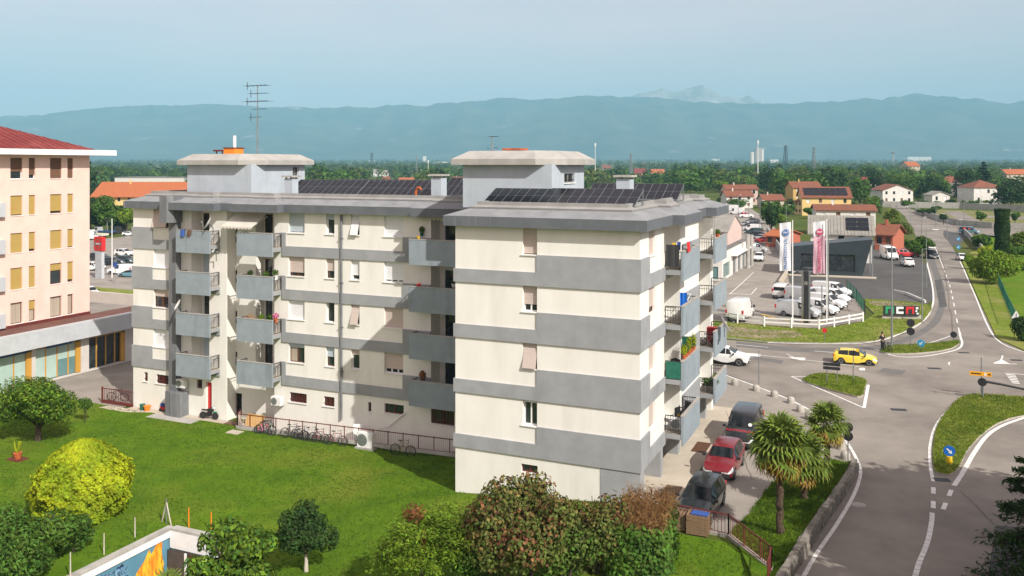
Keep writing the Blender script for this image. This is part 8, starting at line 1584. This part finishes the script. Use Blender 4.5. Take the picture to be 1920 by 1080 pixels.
t = thing('folding_rack', 'white folding drying rack on the second right balcony', 'drying rack', bt(.5, 7.6, SK[1]), BR); b = MB(); b.bar((-.3, -.5, 0), (.3, .5, 1.3), .03); b.bar((.3, -.5, 0), (-.3, .5, 1.3), .03); b.bar((-.3, .5, 1.3), (.3, .5, 1.3), .03); b.bar((-.3, -.5, 1.25), (.3, -.5, 1.25), .03); b.build('frame', 'white', t)
bike('small bicycle kept on the second rear right balcony', .5, 14.9, SK[2] - 1.04, 0, 'cycle_silver', .75, 0); t = thing('red_box', 'red box on the second rear right balcony', 'box', bt(.45, 16.2, SK[2]), BR); MB().box(-.3, .3, -.25, .25, 0, .95).build('box', 'red', t)
pot('potted green plant on the lowest rear right balcony', bt(.35, 14.7, SK[3]), .24, .42, 'concrete', 'leaf', .5, 5, ls=.08); pot('second potted plant on the lowest rear right balcony', bt(.8, 14.75, SK[3]), .26, .42, 'concrete', 'leaf', .5, 6, ls=.08); pot('leafy trough plant on the top rear right balcony', LW(1.0, 15.2, SK[0] + .012), .14, .2, 'terracotta', 'leaf', .3, 7)
xB0, xB1 = WX(444, YP), WX(510, YP)
for i, (f, m, pm, k, lab) in enumerate(((.3, 'leaf_dark', 'terracotta', 1, 'dark green plant on the second middle balcony'), (.75, 'leaf', 'terracotta', 1, 'green plant with flowers at the right of the second middle balcony'), (.97, 'leaf', 'white', 1, 'trailing plant at the second middle balcony corner'), (.62, 'leaf_bright', 'terracotta', 2, 'bright potted plant on the third middle balcony'), (.97, 'cycle_pink', 'terracotta', 2, 'pink flowering plant on the third middle balcony corner'), (.85, 'leaf', 'terracotta', 2, 'leafy pot beside the pink flowers'))):
    pot(lab, LW(xB0 + (xB1 - xB0) * f, YP + .3 if f < .9 else YP + .5, SK[k] - .35 if f < .9 else SK[k] - .25), .15, .3, pm, m, .4, i, ls=.06)
t = thing('dog_kennel', 'brown pitched wooden box on the third middle balcony', 'kennel', LW(xB0 + .7, YP + .5, SK[2] - .35), BR); b = MB(); b.prism([(-.4, 0), (.4, 0), (.4, .3), (0, .55), (-.4, .3)], -.25, .25); b.v = [(v[0], v[2], v[1]) for v in b.v]; b.build('box', 'wood', t)
xC = WX(785, YP); pot('dark leafy plant on the lowest balcony at the inner corner', LW(xC + .1, YP + .35, SK[3] - .2), .16, .3, 'frame_brown', 'leaf_rust', .5, 8, ls=.07, n=300); pot('hanging green plant on the wall over the inner corner top balcony', LW(WX(793, YW), YW - .15, SK[0] + .1), .12, .2, 'green_cloth', 'leaf', .45, 9, ls=.06); pot('yellow flowers on the top balcony at the inner corner', LW(WX(783, YP), YP + .12, SK[0] + .012), .09, .1, 'yellow', 'yellow', .12, 10, n=80, ls=.04); pot('red-leaved pot on the second balcony at the inner corner', LW(WX(783, YP), YP + .15, SK[1] - .03), .12, .14, 'red', 'red', .1, 11, n=60, ls=.04)
pot('green plants on the window ledge of the second inner balcony', LW(WX(845, YW), YW + .5, SK[1] - .15), .2, .25, 'white', 'leaf', .35, 12)
t = thing('barbecue', 'black round barbecue on the third right balcony', 'barbecue', bt(.4, 5.9, SK[2]), BR); MB().lathe([(.03, .5), (.26, .62), (.3, .74), (.26, .9), (.05, .98)], n=14).build('bowl', 'plastic_black', t, smooth=50)
for a in (0, 2.1, 4.2): MB().bar((math.cos(a) * .25, math.sin(a) * .25, 0), (math.cos(a) * .12, math.sin(a) * .12, .6), .025).build('leg', 'metal_dark', t)
t = bthing('vent_pipe', 'orange bent vent pipe before the left roof solar panels', 'vent pipe', WX(780, 8.9), 8.9, 14.68); b = MB(); b.tube([(0, 0, 0), (0, 0, .55), (.1, 0, .75), (.3, 0, .78), (.38, 0, .62)], .09, 8); b.build('pipe', 'terracotta', t, smooth=50)
